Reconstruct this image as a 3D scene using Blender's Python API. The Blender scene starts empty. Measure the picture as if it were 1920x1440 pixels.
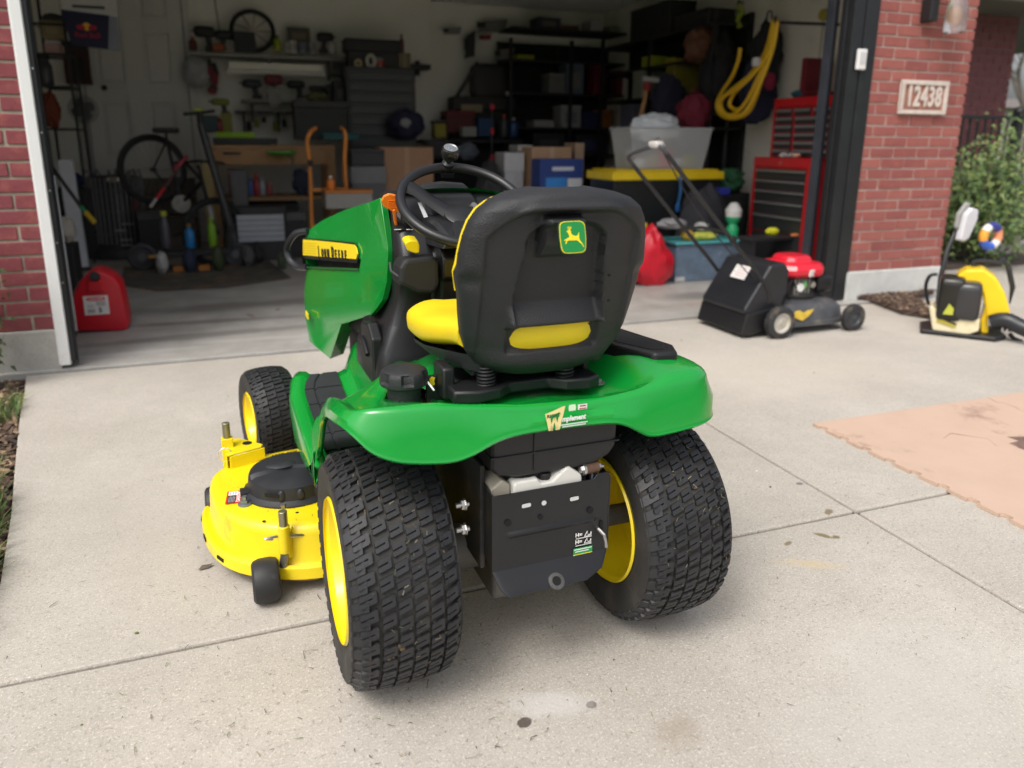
import bpy, bmesh, math, random
from mathutils import Vector, Matrix, Euler, noise
PI = math.pi
rnd = random.Random(7)
SC = bpy.context.scene
COL = SC.collection

# ------------------------------------------------------------------ camera, sky, sun, exposure
CAM_H = 1.27
PPX, PPY, FPX = 939.7057, 609.4871, 1381.147
CAM_R = Matrix(((0.94149871, 0.07595311, -0.32834632),
                (-0.33696178, 0.22972053, -0.91306366 * -1 * -1),
                (0.00607787, 0.97028841, 0.24187487)))
CAM_R[1][2] = -0.91306366
CAM_P = Vector((0, 0, CAM_H))
cam_d = bpy.data.cameras.new('camera')
cam = bpy.data.objects.new('camera', cam_d)
COL.objects.link(cam)
SC.camera = cam
cam.matrix_world = Matrix.Translation(CAM_P) @ CAM_R.to_4x4()
cam_d.sensor_width = 36.0
cam_d.lens = FPX / 1920 * 36
cam_d.shift_x = (960 - PPX) / 1920
cam_d.shift_y = -(720 - PPY) / 1920
cam_d.clip_start = 0.05
cam_d.clip_end = 600
cam_d.dof.use_dof = True
cam_d.dof.focus_distance = 1.95
cam_d.dof.aperture_fstop = 2.1

SUN_EL, SUN_AZ = math.radians(55), math.radians(235)      # azimuth from +y, clockwise
world = bpy.data.worlds.new('World')
SC.world = world
world.use_nodes = True
wt = world.node_tree
for n in list(wt.nodes): wt.nodes.remove(n)
wo = wt.nodes.new('ShaderNodeOutputWorld')
wb = wt.nodes.new('ShaderNodeBackground')
ws = wt.nodes.new('ShaderNodeTexSky')
ws.sky_type = 'NISHITA'
ws.sun_disc = False
ws.sun_elevation = SUN_EL
ws.sun_rotation = SUN_AZ
ws.air_density = 1.0
ws.dust_density = 6.0
ws.ozone_density = 1.0
wh = wt.nodes.new('ShaderNodeHueSaturation')               # overcast: the same sky, nearly grey
wh.inputs['Saturation'].default_value = 0.42
wt.links.new(ws.outputs[0], wh.inputs['Color'])
wt.links.new(wh.outputs[0], wb.inputs[0])
wb.inputs[1].default_value = 0.15
wt.links.new(wb.outputs[0], wo.inputs[0])
sun_d = bpy.data.lights.new('sun', 'SUN')
sun_d.energy = 0.75
sun_d.angle = math.radians(17)
sun_d.color = (1.0, 0.95, 0.88)
sun = bpy.data.objects.new('sun', sun_d)
COL.objects.link(sun)
sdir = Vector((math.sin(SUN_AZ) * math.cos(SUN_EL), math.cos(SUN_AZ) * math.cos(SUN_EL), math.sin(SUN_EL)))
sun.rotation_euler = sdir.to_track_quat('Z', 'Y').to_euler()
sun.location = (0, 0, 20)
SC.view_settings.view_transform = 'Standard'
SC.view_settings.look = 'None'
SC.view_settings.gamma = 1
SC.view_settings.use_curve_mapping = False
SC.view_settings.exposure = 0.47
SC.cycles.use_denoising = True
SC.cycles.diffuse_bounces = 8


# ------------------------------------------------------------------ helpers
def at(u, v, x=None, y=None, z=None):
    """photo pixel -> the point of the place that lies on a known plane"""
    r = CAM_R @ Vector((u - PPX, -(v - PPY), -FPX))
    t = (y / r.y) if y is not None else (x / r.x) if x is not None else ((z - CAM_H) / r.z)
    return CAM_P + r * t


def onp(o, u, v, x=None, y=None, z=None):
    """photo pixel -> point in object o's own frame, on one of its coordinate planes"""
    I = o.matrix_basis.inverted()
    c = I @ CAM_P
    r = I.to_3x3() @ (CAM_R @ Vector((u - PPX, -(v - PPY), -FPX)))
    t = (x - c.x) / r.x if x is not None else (y - c.y) / r.y if y is not None else (z - c.z) / r.z
    return c + r * t


class MB:
    """collects shapes; build() links them as ONE mesh object"""
    def __init__(s):
        s.v, s.f, s.mi, s.cur = [], [], [], 0

    def add(s, vs, fs):
        o = len(s.v)
        s.v += [tuple(p) for p in vs]
        s.f += [tuple(i + o for i in f) for f in fs]
        s.mi += [s.cur] * len(fs)
        return s

    def box(s, x0, y0, z0, x1, y1, z1, M=None):
        p = [Vector((x, y, z)) for z in (z0, z1) for y in (y0, y1) for x in (x0, x1)]
        if M is not None: p = [M @ q for q in p]
        return s.add(p, [(0, 2, 3, 1), (4, 5, 7, 6), (0, 1, 5, 4), (2, 6, 7, 3), (0, 4, 6, 2), (1, 3, 7, 5)])

    def obox(s, c, size, rot=(0, 0, 0)):
        M = Matrix.Translation(c) @ Euler(rot).to_matrix().to_4x4()
        a, b, d = [k / 2 for k in size]
        return s.box(-a, -b, -d, a, b, d, M)

    def beam(s, p0, p1, w, h, up=(0, 0, 1)):
        p0, p1 = Vector(p0), Vector(p1)
        d = p1 - p0
        z = d.normalized()
        x = Vector(up).cross(z)
        if x.length < 1e-4: x = Vector((1, 0, 0)).cross(z)
        x.normalize()
        y = z.cross(x)
        M = Matrix((x, y, z)).transposed().to_4x4()
        M.translation = p0
        return s.box(-w / 2, -h / 2, 0, w / 2, h / 2, d.length, M)

    def cyl(s, p0, p1, r0, r1=None, n=16, caps=True):
        p0, p1 = Vector(p0), Vector(p1)
        r1 = r0 if r1 is None else r1
        z = (p1 - p0).normalized()
        x = z.orthogonal().normalized()
        y = z.cross(x)
        vs, fs = [], []
        for p, r in ((p0, r0), (p1, r1)):
            for k in range(n):
                a = 2 * PI * k / n
                vs.append(p + x * (r * math.cos(a)) + y * (r * math.sin(a)))
        for k in range(n):
            fs.append((k, (k + 1) % n, n + (k + 1) % n, n + k))
        if caps: fs += [tuple(range(n - 1, -1, -1)), tuple(range(n, 2 * n))]
        return s.add(vs, fs)

    def tube(s, pts, r, n=8, closed=False, caps=True):
        pts = [Vector(p) for p in pts]
        m = len(pts)
        rs = r if isinstance(r, (list, tuple)) else [r] * m
        vs, fs = [], []
        prev = None
        for i, p in enumerate(pts):
            a = pts[(i - 1) % m] if (closed or i > 0) else p
            b = pts[(i + 1) % m] if (closed or i < m - 1) else p
            t = (b - a).normalized()
            x = t.orthogonal().normalized() if prev is None else (prev - t * prev.dot(t))
            if x.length < 1e-6: x = t.orthogonal()
            x.normalize()
            prev = x
            y = t.cross(x)
            for k in range(n):
                q = 2 * PI * k / n
                vs.append(p + x * (rs[i] * math.cos(q)) + y * (rs[i] * math.sin(q)))
        for i in range(m if closed else m - 1):
            j = (i + 1) % m
            for k in range(n):
                fs.append((i * n + k, i * n + (k + 1) % n, j * n + (k + 1) % n, j * n + k))
        if caps and not closed:
            fs += [tuple(range(n - 1, -1, -1)), tuple(range((m - 1) * n, m * n))]
        return s.add(vs, fs)

    def lathe(s, prof, o=(0, 0, 0), ax='z', n=24, caps=True):
        o = Vector(o)
        vs, fs = [], []
        for r, h in prof:
            for k in range(n):
                a = 2 * PI * k / n
                c, d = r * math.cos(a), r * math.sin(a)
                vs.append(o + (Vector((c, d, h)) if ax == 'z' else Vector((h, c, d)) if ax == 'x' else Vector((d, h, c))))
        m = len(prof)
        for i in range(m - 1):
            for k in range(n):
                fs.append((i * n + k, i * n + (k + 1) % n, (i + 1) * n + (k + 1) % n, (i + 1) * n + k))
        if caps: fs += [tuple(range(n - 1, -1, -1)), tuple(range((m - 1) * n, m * n))]
        return s.add(vs, fs)

    def prism(s, poly, d0, d1, M=None, ax='z'):
        """poly of 2-d points pushed from d0 to d1 along ax"""
        n = len(poly)
        def P(a, b, d): return Vector((a, b, d)) if ax == 'z' else Vector((d, a, b)) if ax == 'x' else Vector((a, d, b))
        vs = [P(a, b, d0) for a, b in poly] + [P(a, b, d1) for a, b in poly]
        if M is not None: vs = [M @ q for q in vs]
        fs = [tuple(range(n - 1, -1, -1)), tuple(range(n, 2 * n))] + [(k, (k + 1) % n, n + (k + 1) % n, n + k) for k in range(n)]
        return s.add(vs, fs)

    def grid(s, rows, closed=False, skip=None):
        m, n = len(rows), len(rows[0])
        vs = [p for r in rows for p in r]
        fs = []
        for i in range(m - 1):
            for k in range(n if closed else n - 1):
                if skip and skip(i, k): continue
                fs.append((i * n + k, i * n + (k + 1) % n, (i + 1) * n + (k + 1) % n, (i + 1) * n + k))
        return s.add(vs, fs)

    def ball(s, c, r, n=16, m=10, f=None):
        c = Vector(c)
        if not isinstance(r, (tuple, list)): r = (r, r, r)
        rows = []
        for i in range(m + 1):
            th = PI * i / m
            row = []
            for k in range(n):
                a = 2 * PI * k / n
                d = Vector((math.sin(th) * math.cos(a), math.sin(th) * math.sin(a), math.cos(th)))
                q = 1 if f is None else f(d)
                row.append(c + Vector((d.x * r[0] * q, d.y * r[1] * q, d.z * r[2] * q)))
            rows.append(row)
        return s.grid(rows, closed=True)

    def rbox(s, c, size, e=0.25, n=24, m=14):
        """a soft box (superellipsoid)"""
        c = Vector(c)
        def sp(x): return math.copysign(abs(x) ** e, x)
        rows = []
        for i in range(m + 1):
            th = -PI / 2 + PI * i / m
            rows.append([c + Vector((size[0] / 2 * sp(math.cos(th)) * sp(math.cos(2 * PI * k / n)),
                                     size[1] / 2 * sp(math.cos(th)) * sp(math.sin(2 * PI * k / n)),
                                     size[2] / 2 * sp(math.sin(th)))) for k in range(n)])
        return s.grid(rows, closed=True)

    def mesh(s, name, mats, smooth=35):
        me = bpy.data.meshes.new(name)
        me.from_pydata(s.v, [], s.f)
        if not isinstance(mats, (list, tuple)): mats = [mats]
        for q in mats: me.materials.append(q)
        if any(s.mi): me.polygons.foreach_set('material_index', s.mi)
        bm = bmesh.new()
        bm.from_mesh(me)
        bmesh.ops.remove_doubles(bm, verts=bm.verts, dist=1e-6)
        bmesh.ops.recalc_face_normals(bm, faces=bm.faces)
        bm.to_mesh(me)
        bm.free()
        if smooth:
            me.shade_smooth()
            me.set_sharp_from_angle(angle=math.radians(smooth))
        return me

    def build(s, name, mats, parent=None, smooth=35, bevel=0, seg=2, sub=0, loc=None, rot=None):
        o = bpy.data.objects.new(name, s.mesh(name, mats, smooth))
        COL.objects.link(o)
        if parent is not None: o.parent = parent
        if loc is not None: o.location = loc
        if rot is not None: o.rotation_euler = rot
        if bevel:
            b = o.modifiers.new('bevel', 'BEVEL')
            b.width, b.segments, b.limit_method, b.angle_limit = bevel, seg, 'ANGLE', math.radians(40)
            b.harden_normals = False
        if sub:
            q = o.modifiers.new('sub', 'SUBSURF')
            q.levels = q.render_levels = sub
        return o


def tag(o, label=None, cat=None, group=None, kind=None):
    if label: o['label'] = label
    if cat: o['category'] = cat
    if group: o['group'] = group
    if kind: o['kind'] = kind
    return o


def thing(name, label, cat, loc=(0, 0, 0), rz=0, group=None):
    o = bpy.data.objects.new(name, None)
    COL.objects.link(o)
    o.location = loc
    o.rotation_euler = (0, 0, rz)
    o.empty_display_size = 0.1
    return tag(o, label, cat, group)


def instance(name, me, parent, loc, rot=(0, 0, 0)):
    o = bpy.data.objects.new(name, me)
    COL.objects.link(o)
    o.parent = parent
    o.location = loc
    o.rotation_euler = rot
    return o


def text(body, name, size, m, parent, loc, rot=(PI / 2, 0, 0), align='CENTER', sx=1.0, ext=0.0004, shear=0, bold=0):
    c = bpy.data.curves.new(name, 'FONT')
    c.body, c.size, c.align_x, c.align_y, c.extrude = body, size, align, 'CENTER', ext
    c.shear = shear
    c.offset = bold
    c.resolution_u = 2
    c.materials.append(m)
    t = bpy.data.objects.new(name, c)
    me = bpy.data.meshes.new_from_object(t)
    bpy.data.objects.remove(t)
    o = bpy.data.objects.new(name, me)
    COL.objects.link(o)
    o.parent = parent
    o.location = loc
    o.rotation_euler = rot
    o.scale = (sx, 1, 1)
    return o


# ------------------------------------------------------------------ materials
def srgb(h):
    h = h.lstrip('#')
    return tuple((c / 12.92 if c <= 0.04045 else ((c + 0.055) / 1.055) ** 2.4) for c in (int(h[i:i + 2], 16) / 255 for i in (0, 2, 4)))


_M = {}


def mat(name, col, rough=0.5, metal=0.0, var=0.0, vs=8.0, bump=0.0, bs=60.0, coat=0.0, spec=0.5, dirt=None, ds=5.0, dlo=.5, dhi=.7, trans=0.0, alpha=1.0, emit=None, es=1.0):
    """a procedural material: base colour, soft variation, optional dirt in patches, optional fine relief"""
    if name in _M: return _M[name]
    if isinstance(col, str): col = srgb(col)
    m = bpy.data.materials.new(name)
    m.use_nodes = True
    nt = m.node_tree
    b = nt.nodes['Principled BSDF']
    b.inputs['Base Color'].default_value = (*col, 1)
    b.inputs['Roughness'].default_value = rough
    b.inputs['Metallic'].default_value = metal
    b.inputs['Specular IOR Level'].default_value = spec
    b.inputs['Coat Weight'].default_value = coat
    b.inputs['Coat Roughness'].default_value = 0.06
    if trans: b.inputs['Transmission Weight'].default_value = trans
    if alpha < 1: b.inputs['Alpha'].default_value = alpha
    if emit:
        b.inputs['Emission Color'].default_value = (*(srgb(emit) if isinstance(emit, str) else emit), 1)
        b.inputs['Emission Strength'].default_value = es
    tc = nt.nodes.new('ShaderNodeTexCoord')
    src = None
    if var:
        nz = nt.nodes.new('ShaderNodeTexNoise')
        nz.inputs['Scale'].default_value = vs
        nz.inputs['Detail'].default_value = 6
        nz.inputs['Roughness'].default_value = 0.65
        nt.links.new(tc.outputs['Object'], nz.inputs['Vector'])
        mr = nt.nodes.new('ShaderNodeMapRange')
        mr.inputs[1].default_value, mr.inputs[2].default_value = 0.25, 0.75
        mr.inputs[3].default_value, mr.inputs[4].default_value = 1 - var, 1 + var
        nt.links.new(nz.outputs[0], mr.inputs[0])
        mx = nt.nodes.new('ShaderNodeMix')
        mx.data_type, mx.blend_type = 'RGBA', 'MULTIPLY'
        mx.inputs[0].default_value = 1
        mx.inputs[6].default_value = (*col, 1)
        nt.links.new(mr.outputs[0], mx.inputs[7])
        src = mx.outputs[2]
        rr = nt.nodes.new('ShaderNodeMapRange')
        rr.inputs[3].default_value, rr.inputs[4].default_value = max(.02, rough - .08), min(1, rough + .1)
        nt.links.new(nz.outputs[0], rr.inputs[0])
        nt.links.new(rr.outputs[0], b.inputs['Roughness'])
    if dirt:
        dcol = srgb(dirt) if isinstance(dirt, str) else dirt
        nd = nt.nodes.new('ShaderNodeTexNoise')
        nd.inputs['Scale'].default_value = ds
        nd.inputs['Detail'].default_value = 9
        nd.inputs['Roughness'].default_value = 0.7
        nt.links.new(tc.outputs['Object'], nd.inputs['Vector'])
        dr = nt.nodes.new('ShaderNodeMapRange')
        dr.inputs[1].default_value, dr.inputs[2].default_value = dlo, dhi
        nt.links.new(nd.outputs[0], dr.inputs[0])
        dm = nt.nodes.new('ShaderNodeMix')
        dm.data_type = 'RGBA'
        nt.links.new(dr.outputs[0], dm.inputs[0])
        if src: nt.links.new(src, dm.inputs[6])
        else: dm.inputs[6].default_value = (*col, 1)
        dm.inputs[7].default_value = (*dcol, 1)
        src = dm.outputs[2]
    if src: nt.links.new(src, b.inputs['Base Color'])
    if bump:
        nb = nt.nodes.new('ShaderNodeTexNoise')
        nb.inputs['Scale'].default_value = bs
        nb.inputs['Detail'].default_value = 4
        nt.links.new(tc.outputs['Object'], nb.inputs['Vector'])
        bp = nt.nodes.new('ShaderNodeBump')
        bp.inputs['Strength'].default_value = bump
        bp.inputs['Distance'].default_value = 0.004
        nt.links.new(nb.outputs[0], bp.inputs['Height'])
        nt.links.new(bp.outputs[0], b.inputs['Normal'])
    _M[name] = m
    return m


def node_concrete(name, c_lo, c_hi, speck=0.5, stains=(), bump=0.35, blotch=1.3, rough=.85):
    """broom-finished concrete: cloudy tone, exposed sand grains, pits, stains of their own shape"""
    m = bpy.data.materials.new(name)
    m.use_nodes = True
    nt = m.node_tree
    L = nt.links.new
    b = nt.nodes['Principled BSDF']
    b.inputs['Roughness'].default_value = rough
    b.inputs['Specular IOR Level'].default_value = 0.3
    g = nt.nodes.new('ShaderNodeNewGeometry')
    pos = g.outputs['Position']
    def noise_(scale, det=5, ro=.6):
        n = nt.nodes.new('ShaderNodeTexNoise')
        n.inputs['Scale'].default_value, n.inputs['Detail'].default_value, n.inputs['Roughness'].default_value = scale, det, ro
        L(pos, n.inputs['Vector'])
        return n.outputs[0]
    def ramp(v, a, b_, lo=0.0, hi=1.0):
        r = nt.nodes.new('ShaderNodeMapRange')
        r.inputs[1].default_value, r.inputs[2].default_value, r.inputs[3].default_value, r.inputs[4].default_value = a, b_, lo, hi
        L(v, r.inputs[0])
        return r.outputs[0]
    def mix(fac, a, b_, mode='MIX'):
        x = nt.nodes.new('ShaderNodeMix')
        x.data_type, x.blend_type = 'RGBA', mode
        if isinstance(fac, float): x.inputs[0].default_value = fac
        else: L(fac, x.inputs[0])
        for i, q in ((6, a), (7, b_)):
            if isinstance(q, tuple): x.inputs[i].default_value = (*q, 1)
            else: L(q, x.inputs[i])
        return x.outputs[2]
    col = mix(ramp(noise_(blotch, 7, .62), .32, .68), c_lo, c_hi)
    col = mix(ramp(noise_(9, 6, .7), .3, .75, 0, .35), col, tuple(k * .78 for k in c_lo))
    gr = noise_(150, 3, .6)
    col = mix(ramp(gr, .53, .68, 0, speck), col, tuple(min(1, k * 1.4) for k in c_hi))
    col = mix(ramp(noise_(85, 3, .6), .56, .70, 0, speck * .9), col, tuple(k * .42 for k in c_lo))
    col = mix(ramp(noise_(33, 4, .7), .45, .75, 0, speck * .45), col, tuple(k * .70 for k in c_lo))
    col = mix(ramp(noise_(170, 3, .6), .60, .74, 0, speck * 1.1), col, tuple(k * .36 for k in c_lo))
    col = mix(ramp(noise_(420, 1, .5), .40, .66, 0, speck * .8), col, tuple(k * .62 for k in c_lo))
    for (x, y, rx, ry, ang, c, s, edge) in stains:
        mp = nt.nodes.new('ShaderNodeMapping')
        mp.vector_type = 'TEXTURE'
        mp.inputs['Location'].default_value = (x, y, 0)
        mp.inputs['Rotation'].default_value = (0, 0, ang)
        mp.inputs['Scale'].default_value = (rx, ry, 1e3)
        L(pos, mp.inputs['Vector'])
        ln = nt.nodes.new('ShaderNodeVectorMath')
        ln.operation = 'LENGTH'
        L(mp.outputs[0], ln.inputs[0])
        ad = nt.nodes.new('ShaderNodeMath')
        ad.operation = 'ADD'
        L(ln.outputs['Value'], ad.inputs[0])
        L(ramp(noise_(2.2 / max(rx, ry), 5, .6), .2, .8, -.55 * edge - .0, .55 * edge), ad.inputs[1])
        f = ramp(ad.outputs[0], 1.0, 1.0 - .75 * edge - .02, 0, s)
        col = mix(f, col, c)
    L(col, b.inputs['Base Color'])
    bp = nt.nodes.new('ShaderNodeBump')
    bp.inputs['Strength'].default_value = bump
    bp.inputs['Distance'].default_value = 0.003
    L(gr, bp.inputs['Height'])
    L(bp.outputs[0], b.inputs['Normal'])
    return m


def node_brick(name, cols, soft=.15):
    """fired clay: every brick its own tone (object random), chalky bloom and pits"""
    m = bpy.data.materials.new(name)
    m.use_nodes = True
    nt = m.node_tree
    L = nt.links.new
    b = nt.nodes['Principled BSDF']
    b.inputs['Roughness'].default_value = .85
    b.inputs['Specular IOR Level'].default_value = .25
    oi = nt.nodes.new('ShaderNodeObjectInfo')
    cr = nt.nodes.new('ShaderNodeValToRGB')
    cr.color_ramp.interpolation = 'LINEAR'
    e = cr.color_ramp.elements
    for i, c in enumerate(cols):
        p = i / (len(cols) - 1)
        q = e[0] if i == 0 else e[1] if i == len(cols) - 1 else e.new(p)
        q.position = p
        q.color = (*srgb(c), 1)
    L(oi.outputs['Random'], cr.inputs[0])
    g = nt.nodes.new('ShaderNodeNewGeometry')
    def nz(s, d=5):
        n = nt.nodes.new('ShaderNodeTexNoise')
        n.inputs['Scale'].default_value, n.inputs['Detail'].default_value, n.inputs['Roughness'].default_value = s, d, .65
        L(g.outputs['Position'], n.inputs['Vector'])
        return n.outputs[0]
    def rp(v, a, b_, lo, hi):
        r = nt.nodes.new('ShaderNodeMapRange')
        for i, q in enumerate((a, b_, lo, hi)): r.inputs[i + 1].default_value = q
        L(v, r.inputs[0])
        return r.outputs[0]
    x = nt.nodes.new('ShaderNodeMix')
    x.data_type, x.blend_type = 'RGBA', 'MIX'
    L(rp(nz(14), .5, .8, 0, .5), x.inputs[0])
    L(cr.outputs[0], x.inputs[6])
    x.inputs[7].default_value = (*srgb('#b5705f'), 1)
    y = nt.nodes.new('ShaderNodeMix')
    y.data_type = 'RGBA'
    n2 = nz(55)
    L(rp(n2, .58, .75, 0, .55), y.inputs[0])
    L(x.outputs[2], y.inputs[6])
    y.inputs[7].default_value = (*srgb('#5a2a28'), 1)
    L(y.outputs[2], b.inputs['Base Color'])
    bp = nt.nodes.new('ShaderNodeBump')
    bp.inputs['Strength'].default_value = .5
    bp.inputs['Distance'].default_value = .004
    L(n2, bp.inputs['Height'])
    L(bp.outputs[0], b.inputs['Normal'])
    return m


black_plastic = mat('black_plastic', (.010, .0102, .0115), .42, var=.15, bump=.08, bs=300)
grain_plastic = mat('grained_plastic', (.017, .0175, .0195), .50, var=.14, vs=5, bump=.5, bs=330)
rubber = mat('rubber', (.0125, .013, .0148), .66, var=.25, vs=14, bump=.12, bs=150, dirt=(.050, .045, .036), ds=11, dlo=.58, dhi=.9)
steel = mat('steel', (.55, .54, .52), .32, metal=1, var=.2, vs=30)
dull_steel = mat('dull_steel', (.30, .29, .27), .5, metal=.8, var=.3, vs=20)
white_paint = mat('white_paint', (.78, .78, .77), .45, var=.04, vs=4, dirt=(.5, .47, .42), ds=6, dlo=.6, dhi=.95)
black_paint = mat('black_paint', (.016, .017, .019), .38, var=.2, vs=6, dirt=(.06, .058, .055), ds=18, dlo=.6, dhi=.9)
# ------------------------------------------------------------------ ground, driveway, garage shell
lin = lambda h: srgb(h)
DRV = node_concrete('driveway_concrete', (.448, .412, .358), (.590, .552, .492), .58, stains=[
    (.526, 1.292, .020, .016, .3, (.075, .055, .045), .9, .25), (.693, 1.291, .015, .012, .2, (.085, .06, .05), .9, .25),
    (.605, 1.325, .13, .055, -.35, (.60, .585, .56), .55, .8), (.835, 1.155, .075, .06, 0, (.30, .245, .19), .5, .9),
    (1.766, 1.722, .035, .014, -.9, (.17, .13, .05), .85, .5), (1.80, 1.700, .018, .012, 0, (.16, .12, .05), .85, .5),
    (1.905, 1.845, .030, .015, .5, (.17, .13, .06), .8, .5), (1.62, 1.72, .024, .010, .4, (.18, .14, .06), .8, .5),
    (1.60, 1.60, .12, .03, -.5, (.56, .44, .25), .55, .9), (1.965, 2.06, .016, .012, 0, (.12, .11, .12), .8, .3),
    (1.1, 2.9, 1.2, .7, .2, (.52, .47, .40), .4, .9), (2.5, 3.4, 1.5, .8, -.1, (.55, .49, .415), .45, .9),
    (-.2, 2.4, .5, .9, .2, (.40, .37, .34), .35, .9), (1.4, 1.05, .5, .3, .3, (.50, .475, .44), .4, .9)])
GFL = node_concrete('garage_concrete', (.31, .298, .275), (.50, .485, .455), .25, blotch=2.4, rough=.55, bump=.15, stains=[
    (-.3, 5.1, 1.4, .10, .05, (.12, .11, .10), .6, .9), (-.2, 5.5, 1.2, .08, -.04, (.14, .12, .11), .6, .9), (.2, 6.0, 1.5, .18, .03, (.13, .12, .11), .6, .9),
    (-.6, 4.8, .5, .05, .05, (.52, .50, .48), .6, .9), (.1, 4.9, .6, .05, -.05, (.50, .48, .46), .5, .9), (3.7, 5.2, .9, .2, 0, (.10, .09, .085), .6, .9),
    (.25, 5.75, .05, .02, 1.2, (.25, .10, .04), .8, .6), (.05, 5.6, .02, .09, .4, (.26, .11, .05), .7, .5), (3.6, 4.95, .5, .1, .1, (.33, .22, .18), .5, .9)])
FND = node_concrete('foundation_concrete', (.40, .38, .35), (.54, .525, .49), .35, blotch=6, stains=[])
soil_m = mat('soil', (.055, .038, .026), .95, var=.4, vs=12, bump=.6, bs=40)
lawn_m = mat('lawn', (.06, .095, .03), .95, var=.35, vs=3, bump=.8, bs=30)

b = MB()
b.grid([[(-300, -300, -.12), (300, -300, -.12)], [(-300, 300, -.12), (300, 300, -.12)]])
tag(b.build('lawn', lawn_m, smooth=0), kind='structure')

EDGE = [(-1.155, 4.53), (-1.085, 4.17), (-1.03, 3.84), (-.90, 3.18), (-.82, 2.79), (-.74, 2.33), (-.655, 1.822)]
b = MB()
b.prism([(-1.16, 4.54)] + [(x + .01, y) for x, y in EDGE] + [(-.30, -6), (7.5, -6), (7.5, 4.54)], -.11, -.014)
drive = tag(b.build('driveway', mat('joint_dirt', (.07, .06, .05), .95, var=.3, vs=20, bump=.5, bs=60), smooth=0), kind='structure')
G = .006
def slab(poly):
    q = MB().prism(poly, -.1, 0).build('concrete_slab', DRV, drive, smooth=0, bevel=.007, seg=2)
slab(list(reversed(EDGE)) + [(2.0 - G, 4.53), (2.0 - G, 1.815 + G)])
slab([(2.0 + G, 1.815 + G), (2.0 + G, 4.53), (7.2, 4.53), (7.2, 1.815 + G)])
slab([(-.652, 1.815 - G), (2.0 - G, 1.815 - G), (2.0 - G, -1.2), (-.45, -1.2)])
slab([(2.0 + G, 1.815 - G), (7.2, 1.815 - G), (7.2, -1.2), (2.0 + G, -1.2)])
slab([(-.45, -1.212), (2.0 - G, -1.212), (2.0 - G, -5.5), (-.3, -5.5)])
slab([(2.0 + G, -1.212), (7.2, -1.212), (7.2, -5.5), (2.0 + G, -5.5)])

BACKY = 10.2
LWX, RWX = -2.15, 5.35
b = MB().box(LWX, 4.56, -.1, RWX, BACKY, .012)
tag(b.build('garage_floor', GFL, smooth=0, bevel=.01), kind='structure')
wall_m = mat('drywall', (.80, .79, .74), .85, var=.05, vs=2)
rwall_m = mat('side_drywall', (.78, .75, .67), .85, var=.06, vs=2, dirt=(.42, .39, .33), ds=1.6, dlo=.5, dhi=.9)
tag(MB().box(LWX - .1, BACKY, 0, 2.55, BACKY + .1, 3.1).build('back_wall', wall_m, smooth=0), kind='structure')
tag(MB().box(2.55, BACKY + .25, 0, RWX + .1, BACKY + .35, 3.1).box(2.551, BACKY + .05, 0, 2.65, BACKY + .25, 3.1).build('back_wall', wall_m, smooth=0), kind='structure')
tag(MB().box(LWX - .1, 4.8, 0, LWX, BACKY + .1, 3.1).build('side_wall', wall_m, smooth=0), kind='structure')
tag(MB().box(RWX, 4.9, 0, RWX + .1, BACKY + .4, 3.1).build('side_wall', rwall_m, smooth=0), kind='structure')
tag(MB().box(LWX - .1, 4.6, 3.1, RWX + .1, BACKY + .4, 3.2).build('ceiling', mat('ceiling_white', (.85, .85, .83), .9), smooth=0), kind='structure')

# ---- brick walls either side of the door
BRK = node_brick('brick_red', ['#82464a', '#924c49', '#a05650', '#ae5f53', '#8c4b4a', '#a85e52', '#84454b'])
BRK2 = node_brick('brick_rose', ['#8f5450', '#9e6058', '#955853', '#a8695e', '#88504d', '#a26457', '#a3655d'])
MOR = mat('mortar', (.40, .345, .28), .95, var=.2, vs=25, bump=.5, bs=90)
MOR2 = mat('pale_mortar', (.50, .40, .355), .95, var=.2, vs=25, bump=.5, bs=90)
PL, PH = .243, .0832
_bm = {}
def brick_mesh(L, mm, dep=.1):
    k = (round(L, 2), mm.name, dep, rnd.randrange(4))
    if k not in _bm:
        j = lambda: rnd.uniform(-.0018, .0018)
        b = MB().box(-L / 2, 0, 0, L / 2, dep, PH - .0145)
        b.v = [(x + j(), y + j(), z + j()) for x, y, z in b.v]
        me = b.mesh('brick', mm, 0)
        bm = bmesh.new(); bm.from_mesh(me)
        bmesh.ops.bevel(bm, geom=bm.edges[:], offset=.003, segments=1, affect='EDGES')
        bm.to_mesh(me); bm.free()
        _bm[k] = me
    return _bm[k]

def courses(parent, mm, x0, x1, z0, nrow, y, joint, axis='x', first=0):
    """bricks in running bond, each an object; faces stand 9 mm proud of the mortar"""
    for r in range(nrow):
        off = joint + (PL / 2 if (r + first) % 2 else 0)
        k = math.floor((x0 - off) / PL)
        a = off + k * PL
        while a < x1 - .01:
            s, e = max(a, x0), min(a + PL, x1)
            s2 = s + (.0068 if s > x0 + .001 else 0)
            e2 = e - (.0068 if e < x1 - .001 else 0)
            if e2 - s2 > .03:
                c = (s2 + e2) / 2
                loc = (c, y + rnd.uniform(-.002, .002), z0 + r * PH) if axis == 'x' else (y + rnd.uniform(-.002, .002), c, z0 + r * PH)
                instance('brick', brick_mesh(e2 - s2, mm), parent, loc, (rnd.uniform(-.006, .006), rnd.uniform(-.003, .003), (0 if axis == 'x' else -PI / 2) + rnd.uniform(-.005, .005)))
            a += PL

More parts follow.
